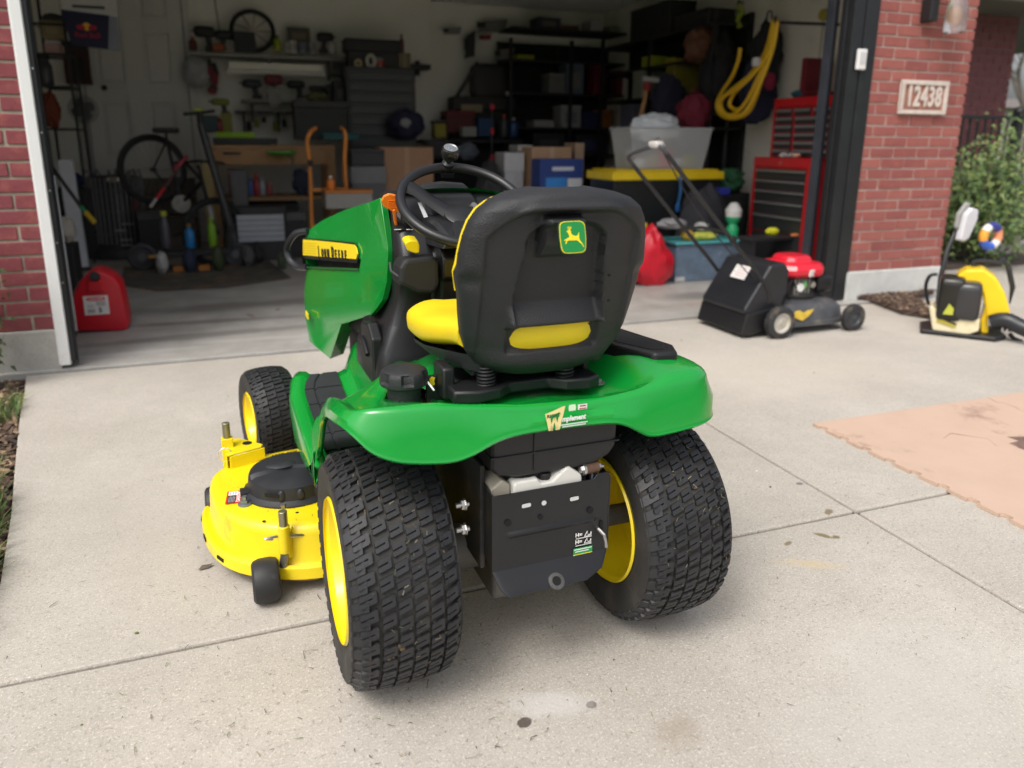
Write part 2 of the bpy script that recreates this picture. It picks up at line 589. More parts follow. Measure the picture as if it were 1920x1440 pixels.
FY = 4.585
wl = thing('brick_wall', 'dark red brick wall on a pale concrete foundation, with white door trim, beside the open garage', 'brick wall', (-1.5, FY, 0))
def L_(b, dx, dy, dz=0): b.v = [(x + dx, y + dy, z + dz) for x, y, z in b.v]; return b
L_(MB().box(-2.6, FY + .009, .2, -.995, FY + .3, 3.25), 1.5, -FY).build('mortar', MOR, wl, smooth=0)
L_(MB().box(-2.6, FY - .012, -.1, -.985, FY + .3, .238), 1.5, -FY).build('foundation', FND, wl, smooth=0, bevel=.008)
courses(wl, BRK, -1.1, .51, .243, 31, 0, .40)
L_(MB().box(-.985, FY - .035, .035, -.935, FY + .06, 3.2).box(-.995, FY - .02, .035, -.985, FY + .06, 3.2), 1.5, -FY).build('trim_board', white_paint, wl, smooth=0, bevel=.003)
b = MB().box(-.935, FY - .012, .05, -.912, FY + .07, 3.2).box(-.985, FY + .06, .02, -.936, FY + .12, 3.2).box(-.912, FY + .0, .03, -.906, FY + .04, 3.2)
L_(b, 1.5, -FY).build('door_jamb', black_paint, wl, smooth=0, bevel=.003)
b = MB()
for z in (.5, .72, 1.0, 1.3, 1.62): b.cyl((-.924, FY - .012, z), (-.924, FY - .016, z), .005, n=8)
L_(b, 1.5, -FY).build('screw', steel, wl)

PX0, PX1, PY = 4.69, 5.70, 4.655
wr = thing('brick_pillar', 'rose red brick pillar carrying the house number at the far side of the garage door', 'brick pillar', (5.2, PY, 0))
def R_(b): return L_(b, -5.2, -PY)
R_(MB().box(PX0 + .009, PY + .009, .2, PX1 - .009, PY + .33, 3.25)).build('mortar', MOR2, wr, smooth=0)
R_(MB().box(PX0 - .02, PY - .012, -.1, PX1 + .012, PY + .34, .248)).build('foundation', mat('pale_render', (.62, .63, .61), .8, var=.12, vs=7, dirt=(.42, .40, .36), ds=5, dlo=.5, dhi=.9), wr, smooth=0, bevel=.008)
courses(wr, BRK2, PX0 - 5.2, PX1 - 5.2, .252, 31, 0, 4.895 - 5.2, first=0)
courses(wr, BRK2, .115, .33, .252, 31, PX0 - 5.2, .115, axis='y', first=1)
b = MB()
b.box(4.455, PY + .0, .02, 4.56, PY + .13, 3.2).box(4.563, PY - .01, .02, 4.688, PY + .11, 3.2).box(4.43, PY + .05, .02, 4.455, PY + .09, 3.2)
R_(b).build('door_jamb', black_paint, wr, smooth=0, bevel=.004)
R_(MB().box(4.412, PY + .16, .05, 4.43, PY + .24, 3.0).box(4.43, PY + .23, .05, 4.52, PY + .24, 3.0)).build('door_track', mat('galvanised', (.045, .05, .062), .5, metal=.3, var=.2), wr, smooth=0)
# lintel that closes the front above the opening
hd = thing('garage_header', 'brick header closing the front wall above the open garage door', 'door header', (1.8, FY, 2.86))
MB().box(-2.785, .0, 0, 2.87, .3, .36).build('header_beam', MOR, hd, smooth=0)
MB().box(-2.7, .3, -.06, 2.7, 2.4, -.01).build('raised_door', white_paint, hd, smooth=0)

# keypad on the jamb
p = at(1612, 112, y=PY - .01)
k = thing('door_keypad', 'small white keypad box on the black door jamb beside the brick pillar', 'keypad', p)
MB().box(-.042, -.03, -.075, .042, 0, .075).build('case', white_paint, k, smooth=0, bevel=.01, seg=3)
MB().box(-.03, -.034, -.03, .03, -.031, .05).build('cover', mat('grey_white', (.6, .6, .6), .4), k, smooth=0, bevel=.002)

# number plaque
pc = at(1730, 183, y=PY - .01)
pq = thing('number_plaque', 'cream house number plaque reading 12438 on the brick pillar', 'house number', pc)
stone = mat('cream_stone', (.66, .58, .52), .8, var=.15, vs=14, dirt=(.45, .33, .27), ds=20, dlo=.55, dhi=.85)
W_, H_ = .245, .128
b = MB()
for (x0, z0, x1, z1) in ((-W_, H_ - .032, W_, H_), (-W_, -H_, W_, -H_ + .032), (-W_, -H_ + .032, -W_ + .032, H_ - .032), (W_ - .032, -H_ + .032, W_, H_ - .032)): b.box(x0, -.022, z0, x1, .004, z1)
b.build('frame', stone, pq, smooth=0, bevel=.004)
MB().box(-W_ + .03, -.006, -H_ + .03, W_ - .03, .004, H_ - .03).build('panel', mat('plaque_panel', (.36, .17, .12), .85, var=.2, vs=20), pq, smooth=0)
for i, ch in enumerate('12438'): text(ch, 'numeral', .215, stone, pq, (-.150 + i * .075, -.014, 0), sx=.62, ext=.005, bold=.006)

# wall lantern
lp = at(1775, 46, y=PY - .12)
ln = thing('wall_lantern', 'black wall lantern with a seeded glass shade high on the brick pillar', 'lantern', (lp.x, PY, lp.z))
MB().box(-.15, -.10, .02, -.07, 0, .26).build('back_plate', black_paint, ln, smooth=0, bevel=.01)
MB().tube([(-.11, -.08, .2), (-.02, -.14, .32), (.08, -.15, .3)], .012).build('arm', black_paint, ln)
MB().lathe([(.075, -.06), (.078, .02), (.07, .14), (.05, .22)], (.05, -.15, 0), caps=False).lathe([(.071, -.055), (.074, .02), (.066, .14), (.046, .22)], (.05, -.15, 0), caps=False).build('glass_shade', mat('lamp_glass', (.95, .93, .92), .12, trans=.92), ln)
MB().lathe([(.012, .0), (.026, .03), (.03, .06), (.014, .12)], (.04, -.15, 0)).build('bulb', mat('bulb_amber_refraction', (.85, .45, .18), .25), ln)  # unlit bulb; its amber paints in the brick colours refracted by the glass
MB().lathe([(.085, .21), (.06, .25), (.02, .27)], (.05, -.15, 0)).build('cap', black_paint, ln)

# downspout behind the pillar
ds = thing('downspout', 'black downspout running down behind the outer edge of the brick pillar', 'downspout', (5.80, 4.86, 0))
MB().box(-.05, -.04, .1, .05, .04, 3.2).build('pipe', black_paint, ds, smooth=0, bevel=.01)
b = MB()
for z in (.6, 1.6, 2.5): b.box(-.058, -.048, z, .058, .03, z + .03)
b.build('strap', black_paint, ds, smooth=0)

# ---- porch behind
colp = at(1866, 120, y=6.6)
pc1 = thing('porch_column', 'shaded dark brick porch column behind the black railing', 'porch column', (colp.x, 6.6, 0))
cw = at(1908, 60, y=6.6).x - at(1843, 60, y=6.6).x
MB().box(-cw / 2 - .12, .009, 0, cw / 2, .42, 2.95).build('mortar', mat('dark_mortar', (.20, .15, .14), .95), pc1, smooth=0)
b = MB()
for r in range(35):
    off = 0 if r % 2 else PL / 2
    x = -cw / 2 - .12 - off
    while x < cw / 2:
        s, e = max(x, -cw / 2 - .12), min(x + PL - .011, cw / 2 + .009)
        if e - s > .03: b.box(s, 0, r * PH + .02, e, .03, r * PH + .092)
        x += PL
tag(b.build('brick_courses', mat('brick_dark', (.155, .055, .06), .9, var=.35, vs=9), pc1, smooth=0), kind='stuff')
so = at(1880, 22, y=6.4)
ps = thing('porch_roof', 'brown porch soffit and beam above the shaded brick column', 'porch roof', (so.x, 6.5, so.z))
MB().box(-1.0, -.6, .0, 4.0, 4.0, .06).box(-1.0, -.6, .06, 4.0, -.45, .5).build('soffit', mat('brown_soffit', (.075, .068, .052), .8), ps, smooth=0)
MB().box(-1.0, -.8, .5, 4.0, 4.0, .58).build('roof', mat('shingle_grey', (.10, .095, .09), .9, var=.3, vs=20), ps, smooth=0)

ry = 6.2
r0, r1 = at(1800, 215, y=ry), at(1960, 222, y=ry)
rl = thing('porch_railing', 'black metal porch railing with slim balusters behind the bush', 'railing', (r0.x, ry, 0))
zt = r0.z
ln_ = r1.x - r0.x + .8
MB().box(0, -.025, zt - .04, ln_, .025, zt).build('top_rail', black_paint, rl, smooth=0, bevel=.006)
MB().box(0, -.02, zt - .85, ln_, .02, zt - .82).build('bottom_rail', black_paint, rl, smooth=0)
x = .06
bal = MB().box(-.009, -.009, zt - .82, .009, .009, zt - .04).mesh('baluster', black_paint, 0)
while x < ln_:
    instance('baluster', bal, rl, (x, 0, 0)); x += .115
pxp = at(1906, 240, y=ry).x - r0.x
MB().box(pxp - .045, -.045, zt - 1.0, pxp + .045, .045, zt + .02).lathe([(.05, zt + .021), (.058, zt + .05), (.045, zt + .09), (.0, zt + .11)], (pxp, 0, 0), n=12).build('post', black_paint, rl, smooth=0)
tag(MB().box(r0.x - .6, 6.1, -.1, r0.x + 6, 11, zt - .9).build('porch_floor', FND, smooth=0), kind='structure')

# far house, tree
nh = thing('neighbour_house', 'pale beige neighbouring house wall far behind the porch', 'house', (26, 20, 0))
MB().box(-6, 0, 0, 10, 8, 2.55).build('wall', mat('beige_siding', (.50, .455, .40), .85, var=.06, vs=2), nh, smooth=0)
b = MB().add([(-6.4, -.4, 2.55), (10.4, -.4, 2.55), (10.4, 8.4, 2.55), (-6.4, 8.4, 2.55), (-4, 4, 3.2), (8, 4, 3.2)], [(0, 1, 5, 4), (1, 2, 5), (2, 3, 4, 5), (3, 0, 4), (0, 3, 2, 1)])
b.build('roof', mat('shingle_far', (.16, .14, .125), .9, var=.3, vs=6), nh, smooth=0)
MB().box(-2, -.03, .9, -.6, .02, 2.0).box(3, -.03, .9, 4.4, .02, 2.0).build('window', mat('far_glass', (.08, .09, .1), .15), nh, smooth=0)

def bare_tree(name, label, loc, h, seed, mm):
    r = random.Random(seed)
    t = thing(name, label, 'tree', loc)
    tr = MB()
    tr.tube([(0, 0, 0), (.05, .02, h * .2), (-.03, .05, h * .42)], [h * .028, h * .022, h * .016], n=8)
    tr.build('trunk', mm, t)
    cb = MB()
    def br(p, d, L, rad, lev):
        q = p + d * L * .5 + Vector((r.uniform(-1, 1), r.uniform(-1, 1), r.uniform(0, 1))) * L * .07
        e = q + d * L * .5 + Vector((r.uniform(-1, 1), r.uniform(-1, 1), r.uniform(-.2, .8))) * L * .1
        cb.tube([p, q, e], [rad, rad * .8, rad * .55], n=5 if lev < 3 else 3, caps=False)
        if lev < 5:
            for k in range(3 if lev < 4 else 2):
                dd = (d + Vector((r.uniform(-1, 1), r.uniform(-1, 1), r.uniform(-.25, .8))) * .75).normalized()
                br(q.lerp(e, r.uniform(.2, 1)), dd, L * r.uniform(.6, .78), rad * .55, lev + 1)
    for k in range(4):
        a = k * PI / 2 + r.uniform(-.4, .4)
        br(Vector((-.03, .05, h * .41)), Vector((math.cos(a) * .6, math.sin(a) * .6, 1)).normalized(), h * .22, h * .013, 0)
    cb.build('crown', mm, t, smooth=0)
    return t
bark = mat('bark', (.16, .14, .125), .95, var=.3, vs=5, bump=.5, bs=20)
bare_tree('bare_tree', 'leafless grey tree beside the far beige house', (21.5, 15.5, 0), 5.4, 3, bark)

# planting beside the pillar
mul_m = mat('mulch_bed', (.085, .065, .055), .95, var=.5, vs=30, bump=.9, bs=50)
a1, a2, a3, a4 = at(1628, 567, z=0), at(1742, 545, z=0), at(1748, 600, z=0), at(1690, 591, z=0)
tag(MB().prism([(a1.x, a1.y), (a4.x, a4.y), (a3.x, a3.y), (a3.x + .5, a3.y + .6), (5.72, 4.66), (4.8, 4.66)], .002, .03).build('mulch_bed', mul_m, smooth=0, bevel=.02), kind='structure')
tag(MB().box(5.72, 4.54, -.1, 14, 5.6, -.01).build('front_walk', DRV, smooth=0), kind='structure')
tag(MB().box(7.2, 2.8, -.1, 14, 4.52, -.015).build('front_walk', DRV, smooth=0), kind='structure')
tag(MB().box(5.75, 5.6, -.1, 14, 6.1, .03).build('planting_bed', mul_m, smooth=0), kind='structure')
chm = [mat('chip_a', (.13, .085, .06), .9, var=.4, vs=30), mat('chip_b', (.26, .17, .11), .9, var=.3, vs=30), mat('chip_c', (.06, .04, .032), .9), mat('chip_d', (.42, .30, .19), .9)]
def chips(name, n, inside, size=(.05, .012), z=.0, w=(5, 3, 5, 1)):
    b = MB(); r = random.Random(11)
    for _ in range(n):
        x, y = inside(r)
        b.cur = r.choices(range(4), w)[0]
        s = r.uniform(.35, 1.3)
        b.obox((x, y, z + r.uniform(.0, .02)), (size[0] * s, size[1] * s * r.uniform(.7, 2), .005), (r.uniform(-.5, .5), r.uniform(-.5, .5), r.uniform(0, 6.3)))
    return tag(b.build(name, chm, smooth=0), kind='stuff')
TRI = [(a1.x, a1.y), (a4.x, a4.y), (a3.x, a3.y), (a3.x + .5, a3.y + .6), (5.72, 4.66), (4.8, 4.66)]
def tri(r):
    while True:
        x, y = r.uniform(4.3, 6.2), r.uniform(3.6, 4.66)
        ins = False
        for (xa_, ya_), (xb_, yb_) in zip(TRI, TRI[1:] + TRI[:1]):
            if (ya_ > y) != (yb_ > y) and x < (xb_ - xa_) * (y - ya_) / (yb_ - ya_) + xa_: ins = not ins
        if ins: return x, y
chips('bark_mulch', 1500, tri, z=.03, w=(5, 1, 6, .3))

def leafy(name, label, cat, loc, w, h, n, cols, seed, leaf=(.05, .02), stems=7, parts=('crown', 'trunk'), droop=.3):
    r = random.Random(seed)
    t = thing(name, label, cat, loc)
    st, cr = MB(), MB()
    tips = []
    for k in range(stems):
        a = r.uniform(0, 6.3)
        q = r.uniform(.2, 1)
        e = Vector((math.cos(a) * w * .5 * q, math.sin(a) * w * .5 * q, h * r.uniform(.55, 1.0) * (1.05 - .45 * q)))
        st.tube([(0, 0, 0), e * .4 + Vector((0, 0, h * .12)), e], [.014, .009, .004], n=5)
        tips.append(e)
    for k in range(n):
        e = r.choice(tips)
        c = e * r.uniform(.25, 1.02) + Vector((r.gauss(0, w * .11), r.gauss(0, w * .11), r.gauss(0, h * .07)))
        if c.z < .04: continue
        d = Vector((r.gauss(0, 1), r.gauss(0, 1), r.gauss(.3, .8))).normalized()
        s = d.orthogonal().normalized()
        L, q = leaf[0] * r.uniform(.6, 1.3), leaf[1] * r.uniform(.7, 1.3)
        cr.cur = r.choices(range(len(cols)), [1.2, 1, .6][:len(cols)])[0]
        m_ = c + d * L * .5 + Vector((0, 0, L * .12))
        cr.add([c, m_ + s * q, c + d * L - Vector((0, 0, L * droop)), m_ - s * q], [(0, 1, 2, 3)])
    st.build(parts[1], bark, t)
    cr.build(parts[0], cols, t, smooth=0)
    return t
gA, gB, gC = mat('leaf_dark', (.035, .075, .02), .55, var=.3), mat('leaf_mid', (.095, .17, .04), .5, var=.3), mat('leaf_olive', (.20, .25, .07), .5, var=.3)
bp = at(1868, 497, z=0.0)
leafy('evergreen_bush', 'loose green bush growing in front of the black porch railing', 'bush', (7.55, 5.85, 0), 1.45, 1.65, 6500, [gB, gC, gA], 5, (.085, .014), 34)
q = at(-12, 600, y=4.35)
leafy('dwarf_conifer', 'small feathery green conifer against the dark red brick wall', 'shrub', (q.x - .10, 4.36, 0), .36, 1.05, 2600, [gA, gB, gC], 9, (.045, .01), 12)

# left border: soil, bark chips, grass
tag(MB().prism([(-2.4, 4.57)] + [(x - .004, y) for x, y in EDGE] + [(-.46, -1.2), (-.32, -6), (-2.4, -6)], -.115, -.035).build('border_soil', soil_m, smooth=0), kind='structure')
def edge_x(y):
    for (xa, ya), (xb, yb) in zip(EDGE, EDGE[1:]):
        if yb <= y <= ya: return xa + (xb - xa) * (ya - y) / (ya - yb)
    return -.655
def lft(r):
    y = r.uniform(1.9, 4.5)
    return edge_x(y) - abs(r.gauss(.02, .28)) - .012, y
chips('bark_mulch', 3200, lft, (.055, .014), -.03, w=(5, 4, 4, 2))
gb = MB(); r = random.Random(21)
def blade(b, x, y, h, lean, z=-.03):
    a = r.uniform(0, 6.3)
    w = r.uniform(.0016, .0032)
    dx, dy = math.cos(a), math.sin(a)
    px, py = -dy * w, dx * w
    p = [(x, y, z), (x + dx * lean * .35, y + dy * lean * .35, z + h * .6), (x + dx * lean, y + dy * lean, z + h)]
    b.cur = r.randrange(3)
    b.add([(p[0][0] - px, p[0][1] - py, p[0][2]), (p[0][0] + px, p[0][1] + py, p[0][2]), (p[1][0] + px, p[1][1] + py, p[1][2]), (p[1][0] - px, p[1][1] - py, p[1][2]), p[2]], [(0, 1, 2, 3), (3, 2, 4)])
for (cy, dxx, n, sp, hh) in ((3.95, -.01, 150, .10, .09), (3.75, -.10, 260, .12, .12), (3.35, -.12, 200, .15, .10), (2.80, -.035, 330, .09, .16), (2.62, -.05, 220, .09, .14), (2.35, -.02, 320, .08, .13), (2.2, -.05, 260, .09, .13), (2.05, -.04, 160, .08, .1), (3.1, -.06, 90, .09, .09)):
    for _ in range(n):
        y = cy + r.gauss(0, sp)
        x = edge_x(min(4.5, max(1.83, y))) + dxx - abs(r.gauss(0, .07))
        blade(gb, x, y, hh * r.uniform(.4, 1.2), r.uniform(.01, .11))
for _ in range(14000):
    y = r.uniform(-2.5, 4.2)
    ex = edge_x(y) if y > 1.83 else -.655 + (1.83 - y) * .066
    blade(gb, ex - (r.uniform(.22, 1.5) if y > 1.6 else r.uniform(.02, 1.5)), y, r.uniform(.05, .12), r.uniform(.01, .08), -.04)
tag(gb.build('grass', [mat('grass_a', (.09, .17, .03), .6), mat('grass_b', (.055, .12, .025), .6), mat('grass_c', (.20, .22, .07), .7)], smooth=0), kind='stuff')

# dry clippings and specks scattered on the concrete
cb = MB(); r = random.Random(31)
for _ in range(900):
    x, y = r.uniform(-.6, 3.2), r.uniform(.75, 3.6)
    if r.random() < .5: x, y = r.gauss(.1, .4), r.gauss(1.5, .5)
    if x < edge_x(min(4.5, max(1.83, y))) + .02 or y < .7: continue
    a, L = r.uniform(0, 6.3), r.uniform(.004, .022) * (1 if r.random() < .9 else 2)
    w = r.uniform(.0005, .0011)
    dx, dy = math.cos(a) * L, math.sin(a) * L
    nx, ny = -math.sin(a) * w, math.cos(a) * w
    k = r.uniform(-.3, .3)
    cb.cur = r.choices((0, 1, 2), (5, 3, 1))[0]
    m1 = (x + dx * .5 - dy * k, y + dy * .5 + dx * k)
    cb.add([(x - nx, y - ny, .003), (x + nx, y + ny, .003), (m1[0] + nx, m1[1] + ny, .006), (m1[0] - nx, m1[1] - ny, .006), (x + dx, y + dy, .004)], [(0, 1, 2, 3), (3, 2, 4)])
for _ in range(40):
    x, y = r.uniform(-.6, 4), r.uniform(1.0, 4.2)
    if x < edge_x(min(4.5, max(1.83, y))) + .05: continue
    cb.cur = r.choice((0, 2, 3, 3)); s = r.uniform(.002, .006)
    cb.ball((x, y, s * .5), (s, s * .7, s * .5), 6, 4)
tag(cb.build('grass_clippings', [mat('clip_dark', (.09, .08, .06), .9), mat('clip_tan', (.26, .22, .13), .9), mat('clip_green', (.12, .17, .04), .8), mat('clip_white', (.75, .73, .7), .8)], smooth=0), kind='stuff')
lf = at(112 / 1.0 + 352 - 110, 0 + 1005, z=0) if False else at(385, 1066, z=0)
b = MB(); b.add([(-.022, -.004, .004), (-.006, .010, .008), (.016, .008, .005), (.024, .0, .010), (.008, -.009, .004)], [(0, 4, 3, 2, 1)])
o = b.build('dead_leaf', mat('dead_leaf', (.12, .10, .075), .9), smooth=0, loc=(lf.x, lf.y, .001), rot=(0, 0, .3))
tag(o, 'tiny dry brown leaf lying on the concrete near the yellow mower deck', 'leaf')

# foam mat of interlocking tiles
foam = mat('foam_peach', (.545, .390, .298), .8, var=.05, vs=5, bump=.15, bs=300, dirt=(.30, .19, .15), ds=1.7, dlo=.60, dhi=.72)
fm = thing('foam_mat', 'peach foam floor mat of interlocking tiles with a brown stain, lying on the driveway', 'foam mat', (2.44, 2.52, 0))
TW = 1.11
def puzzle(w, n, sgn):
    """wavy tab edge from 0 to w, heights +-"""
    pts = []; s = w / n
    for i in range(n):
        x = i * s
        pts += [(x + s * .08, 0)]
        pts += [(x + s * .34, 0), (x + s * .31, sgn * .012), (x + s * .37, sgn * .020), (x + s * .5, sgn * .023), (x + s * .63, sgn * .020), (x + s * .69, sgn * .012), (x + s * .66, 0), (x + s * .92, 0)]
    return pts
NT = 9
for i in range(3):
    for j in range(3):
        x0, y1 = i * TW, -j * TW
        x1, y0 = x0 + TW, y1 - TW
        poly = []
        e = .0028
        poly += [(x0 + d + e, (y1 if j == 0 else y1 - .001 + h) - 0) for d, h in ([(0, 0)] if j == 0 else [(0, 0)] + puzzle(TW - .002, NT, 1))]
        poly += [(x1 - e + (0 if i == 2 else -h), y1 - d - e) for d, h in ([(0, 0)] if i == 2 else [(0, 0)] + puzzle(TW - .002, NT, 1))]
        poly += [(x1 - d - e, y0 + h + .0005) for d, h in [(0, 0)] + puzzle(TW - .002, NT, 1)]
        poly += [(x0 - h * (1 if i else -1) + (.0005), y0 + d + e) for d, h in [(0, 0)] + puzzle(TW - .002, NT, 1)]
        MB().prism(poly, .001, .0145).build('foam_tile', foam, fm, smooth=0)
sr_ = random.Random(8)
stp = []
for k in range(22):
    a_ = 2 * PI * k / 22
    q_ = sr_.uniform(.6, 1.15)
    stp.append((.80 + .20 * q_ * math.cos(a_ + .3), -.50 + .085 * q_ * math.sin(a_) + .04 * math.cos(a_)))
MB().add([(x, y, .0149) for x, y in stp], [tuple(range(22))]).build('damp_stain', mat('damp_brown', (.20, .125, .10), .7, var=.4, vs=12, dirt=(.36, .24, .19), ds=14, dlo=.5, dhi=.7), fm, smooth=0)
MB().tube([(.42, -.33, .014), (.50, -.30, .016), (.60, -.40, .014), (.56, -.47, .014)], .0012, n=4).build('crease', mat('foam_crease', (.30, .19, .14), .9), fm)
MB().add([(.26, -.36, .0135), (.36, -.30, .0135), (.37, -.315, .0135), (.27, -.375, .0135)], [(0, 1, 2, 3)]).build('scuff', mat('foam_scuff', (.72, .60, .55), .8), fm, smooth=0)
# ------------------------------------------------------------------ the lawn tractor
TX, TY, TH = .632, 1.612, math.radians(1.5)
TM = Matrix.Translation((TX, TY, 0)) @ Matrix.Rotation(TH, 4, 'Z')
TI = TM.inverted()
def la(u, v, x=None, y=None, z=None):
    """photo pixel -> tractor frame (x right, y forward, z up, rear axle at 0)"""
    c = TI @ CAM_P
    r = TI.to_3x3() @ (CAM_R @ Vector((u - PPX, -(v - PPY), -FPX)))
    t = (x - c.x) / r.x if x is not None else (y - c.y) / r.y if y is not None else (z - c.z) / r.z
    return c + r * t

green = mat('tractor_green', (.004, .300, .036), .22, coat=.6, var=.03, vs=3, spec=.5)
yellow = mat('tractor_yellow', (.88, .68, .008), .33, coat=.3, var=.04, vs=5, dirt=(.42, .31, .05), ds=9, dlo=.63, dhi=.95)
deck_yellow = mat('deck_yellow', (.86, .66, .008), .36, coat=.25, var=.05, vs=7, dirt=(.20, .15, .06), ds=7, dlo=.60, dhi=.85)
vinyl = mat('seat_vinyl', (.84, .62, .012), .42, var=.05, vs=6, bump=.1, bs=250)
frame_black = mat('frame_black', (.0115, .0118, .0135), .36, var=.2, vs=7, dirt=(.04, .038, .036), ds=26, dlo=.68, dhi=.95)
dusty_black = mat('dusty_black', (.013, .013, .013), .6, var=.3, vs=10, dirt=(.075, .062, .045), ds=12, dlo=.52, dhi=.8)
console_m = mat('console_black', (.0105, .0108, .012), .36, var=.1, vs=5, bump=.1, bs=350)
orange = mat('lever_orange', (.90, .20, .015), .4)
sign_yel = mat('badge_yellow', (.90, .68, .02), .35)
ink = mat('ink_black', (.012, .012, .012), .5)
white_ink = mat('ink_white', (.8, .8, .78), .5)
red_ink = mat('ink_red', (.62, .025, .02), .5)

tr = thing('lawn_tractor', 'green and yellow riding lawn tractor with black high back seat parked on the driveway', 'lawn tractor', (TX, TY, 0), TH)

# ---- wheels -------------------------------------------------------------
def tyre(R, hw, Rb, rows, nlug, lugL, lugH, shoulder, tilt=.35):
    """carcass turned on its axis with moulded lugs, all one casting"""
    b = MB()
    prof = [(Rb + .007, -hw * .80), (Rb + .013, -hw * .90), (R * .70, -hw * .975), (R * .82, -hw * 1.0), (R * .90, -hw * .985), (R - .030, -hw * .92), (R - .016, -hw * .74), (R - .0098, -hw * .38), (R - .0075, 0)]
    prof = prof + [(r, -x) for r, x in prof[-2::-1]]
    b.cur = 1
    b.lathe(prof, (0, 0, 0), 'x', 72, caps=False)
    b.cur = 0
    def RR(x):
        q = abs(x) / hw
        return R - .0085 - (.010 * q * q) - (0.013 * max(0, (q - .74) / .26) ** 2)
    def place(poly, a0, h):
        n = len(poly)
        lo, hi = [], []
        for t, s in poly:
            r0 = RR(t)
            for lst, rr in ((lo, r0 - .004), (hi, r0 + h)):
                k = 1.0 if lst is lo else .93
                a = a0 + (s * k) / R
                lst.append((t, rr * math.sin(a), rr * math.cos(a)))
        b.add(lo + hi, [tuple(range(n, 2 * n))] + [(i, (i + 1) % n, n + (i + 1) % n, n + i) for i in range(n)])
    for c, (xc, wd) in enumerate(rows):
        for k in range(nlug):
            a0 = 2 * PI * (k + .5 * (c % 2) + .17 * c) / nlug
            w, l, g = wd / 2, lugL / 2, lugL * .07
            # a U shaped block: two bars joined at one end, a fine slit between
            poly = [(-w, -l * .86), (-w * .86, -l), (w * .86, -l), (w, -l * .86), (w, l * .86), (w * .86, l), (-w * .86, l), (-w, l * .86),
                    (-w, l * .12), (-w * .72, g), (w * .5, g), (w * .5, -g), (-w * .72, -g), (-w, -l * .12)]
            poly = [(x + xc, s + tilt * x) for x, s in poly]
            place(poly, a0, lugH)
        if False: pass
    if shoulder:
        for sd in (-1, 1):
            for k in range(nlug):
                a0 = 2 * PI * (k + .3 * sd) / nlug
                l = lugL * .46
                pts = []
                x0, x1 = hw * .70 * sd, hw * 1.005 * sd
                vs = []
                for (x, rr) in ((x0, RR(x0) + lugH), (hw * .90 * sd, R - .0215), (x1, R * .885), (hw * .97 * sd, R * .87)):
                    for s_ in (-l, l):
                        a = a0 + (s_ + tilt * (x - x0)) / R
                        vs.append((x, rr * math.sin(a), rr * math.cos(a)))
                for (x, rr) in ((x0, RR(x0) - .004), (hw * .88 * sd, R - .034), (hw * .95 * sd, R * .88)):
                    for s_ in (-l * 1.1, l * 1.1):
                        a = a0 + (s_ + tilt * (x - x0)) / R
                        vs.append((x, rr * math.sin(a), rr * math.cos(a)))
                b.add(vs, [(0, 1, 3, 2), (2, 3, 5, 4), (4, 5, 7, 6), (8, 0, 2, 10), (10, 2, 4, 12), (9, 11, 3, 1), (11, 13, 5, 3), (0, 8, 9, 1), (12, 4, 6), (13, 7, 5)])
    return b

RWX_, RR_ = .357, .2795
rt = tyre(RR_, .122, .158, [(-.086, .036), (-.045, .029), (-.0105, .029), (.024, .029), (.0585, .029), (.093, .028)], 44, .0275, .0082, True)
rubber_lug = mat('rubber_lug', (.019, .0195, .022), .52, var=.3, vs=18, bump=.15, bs=160, dirt=(.055, .050, .042), ds=14, dlo=.56, dhi=.85)
rubber_dusty = mat('rubber_dusty', (.030, .0285, .026), .8, var=.3, vs=9, bump=.15, bs=120, dirt=(.080, .070, .052), ds=7, dlo=.5, dhi=.8)
tyre_me = rt.mesh('tyre', [rubber_lug, rubber_dusty], 30)
def rim_mb(Rf, hw, deep, hub):
    b = MB()
    b.lathe([(Rf + .008, -hw * .98), (Rf + .012, -hw * .93), (Rf - .000, -hw * .86), (Rf - .008, -hw * .62), (Rf - .022, -hw * .30), (Rf - .03, deep), (hub * 1.9, deep - .006), (hub * 1.5, deep - .022), (hub, deep - .024), (hub * .9, deep - .04), (0.001, deep - .04)], (0, 0, 0), 'x', 56, caps=False)
    b.lathe([(Rf + .008, hw * .98), (Rf + .012, hw * .93), (Rf - .000, hw * .86), (Rf - .008, hw * .62), (Rf - .022, hw * .30), (Rf - .03, deep + .004), (.06, deep + .006), (.001, deep + .006)], (0, 0, 0), 'x', 56, caps=False)
    return b
rim_me = rim_mb(.160, .122, -.012, .035).mesh('rim', yellow, 30)
nut_me = MB()
for k in range(5):
    a = 2 * PI * k / 5
    nut_me.cyl((-.052, .055 * math.cos(a), .055 * math.sin(a)), (-.03, .055 * math.cos(a), .055 * math.sin(a)), .010, n=6)
nut_me = nut_me.mesh('wheel_bolt', steel, 0)
cr = random.Random(5)
clipm = [mat('clip_straw', (.24, .21, .15), .9), mat('clip_moss', (.09, .10, .05), .9), mat('mud_tan', (.15, .10, .06), .95, var=.4, vs=90)]
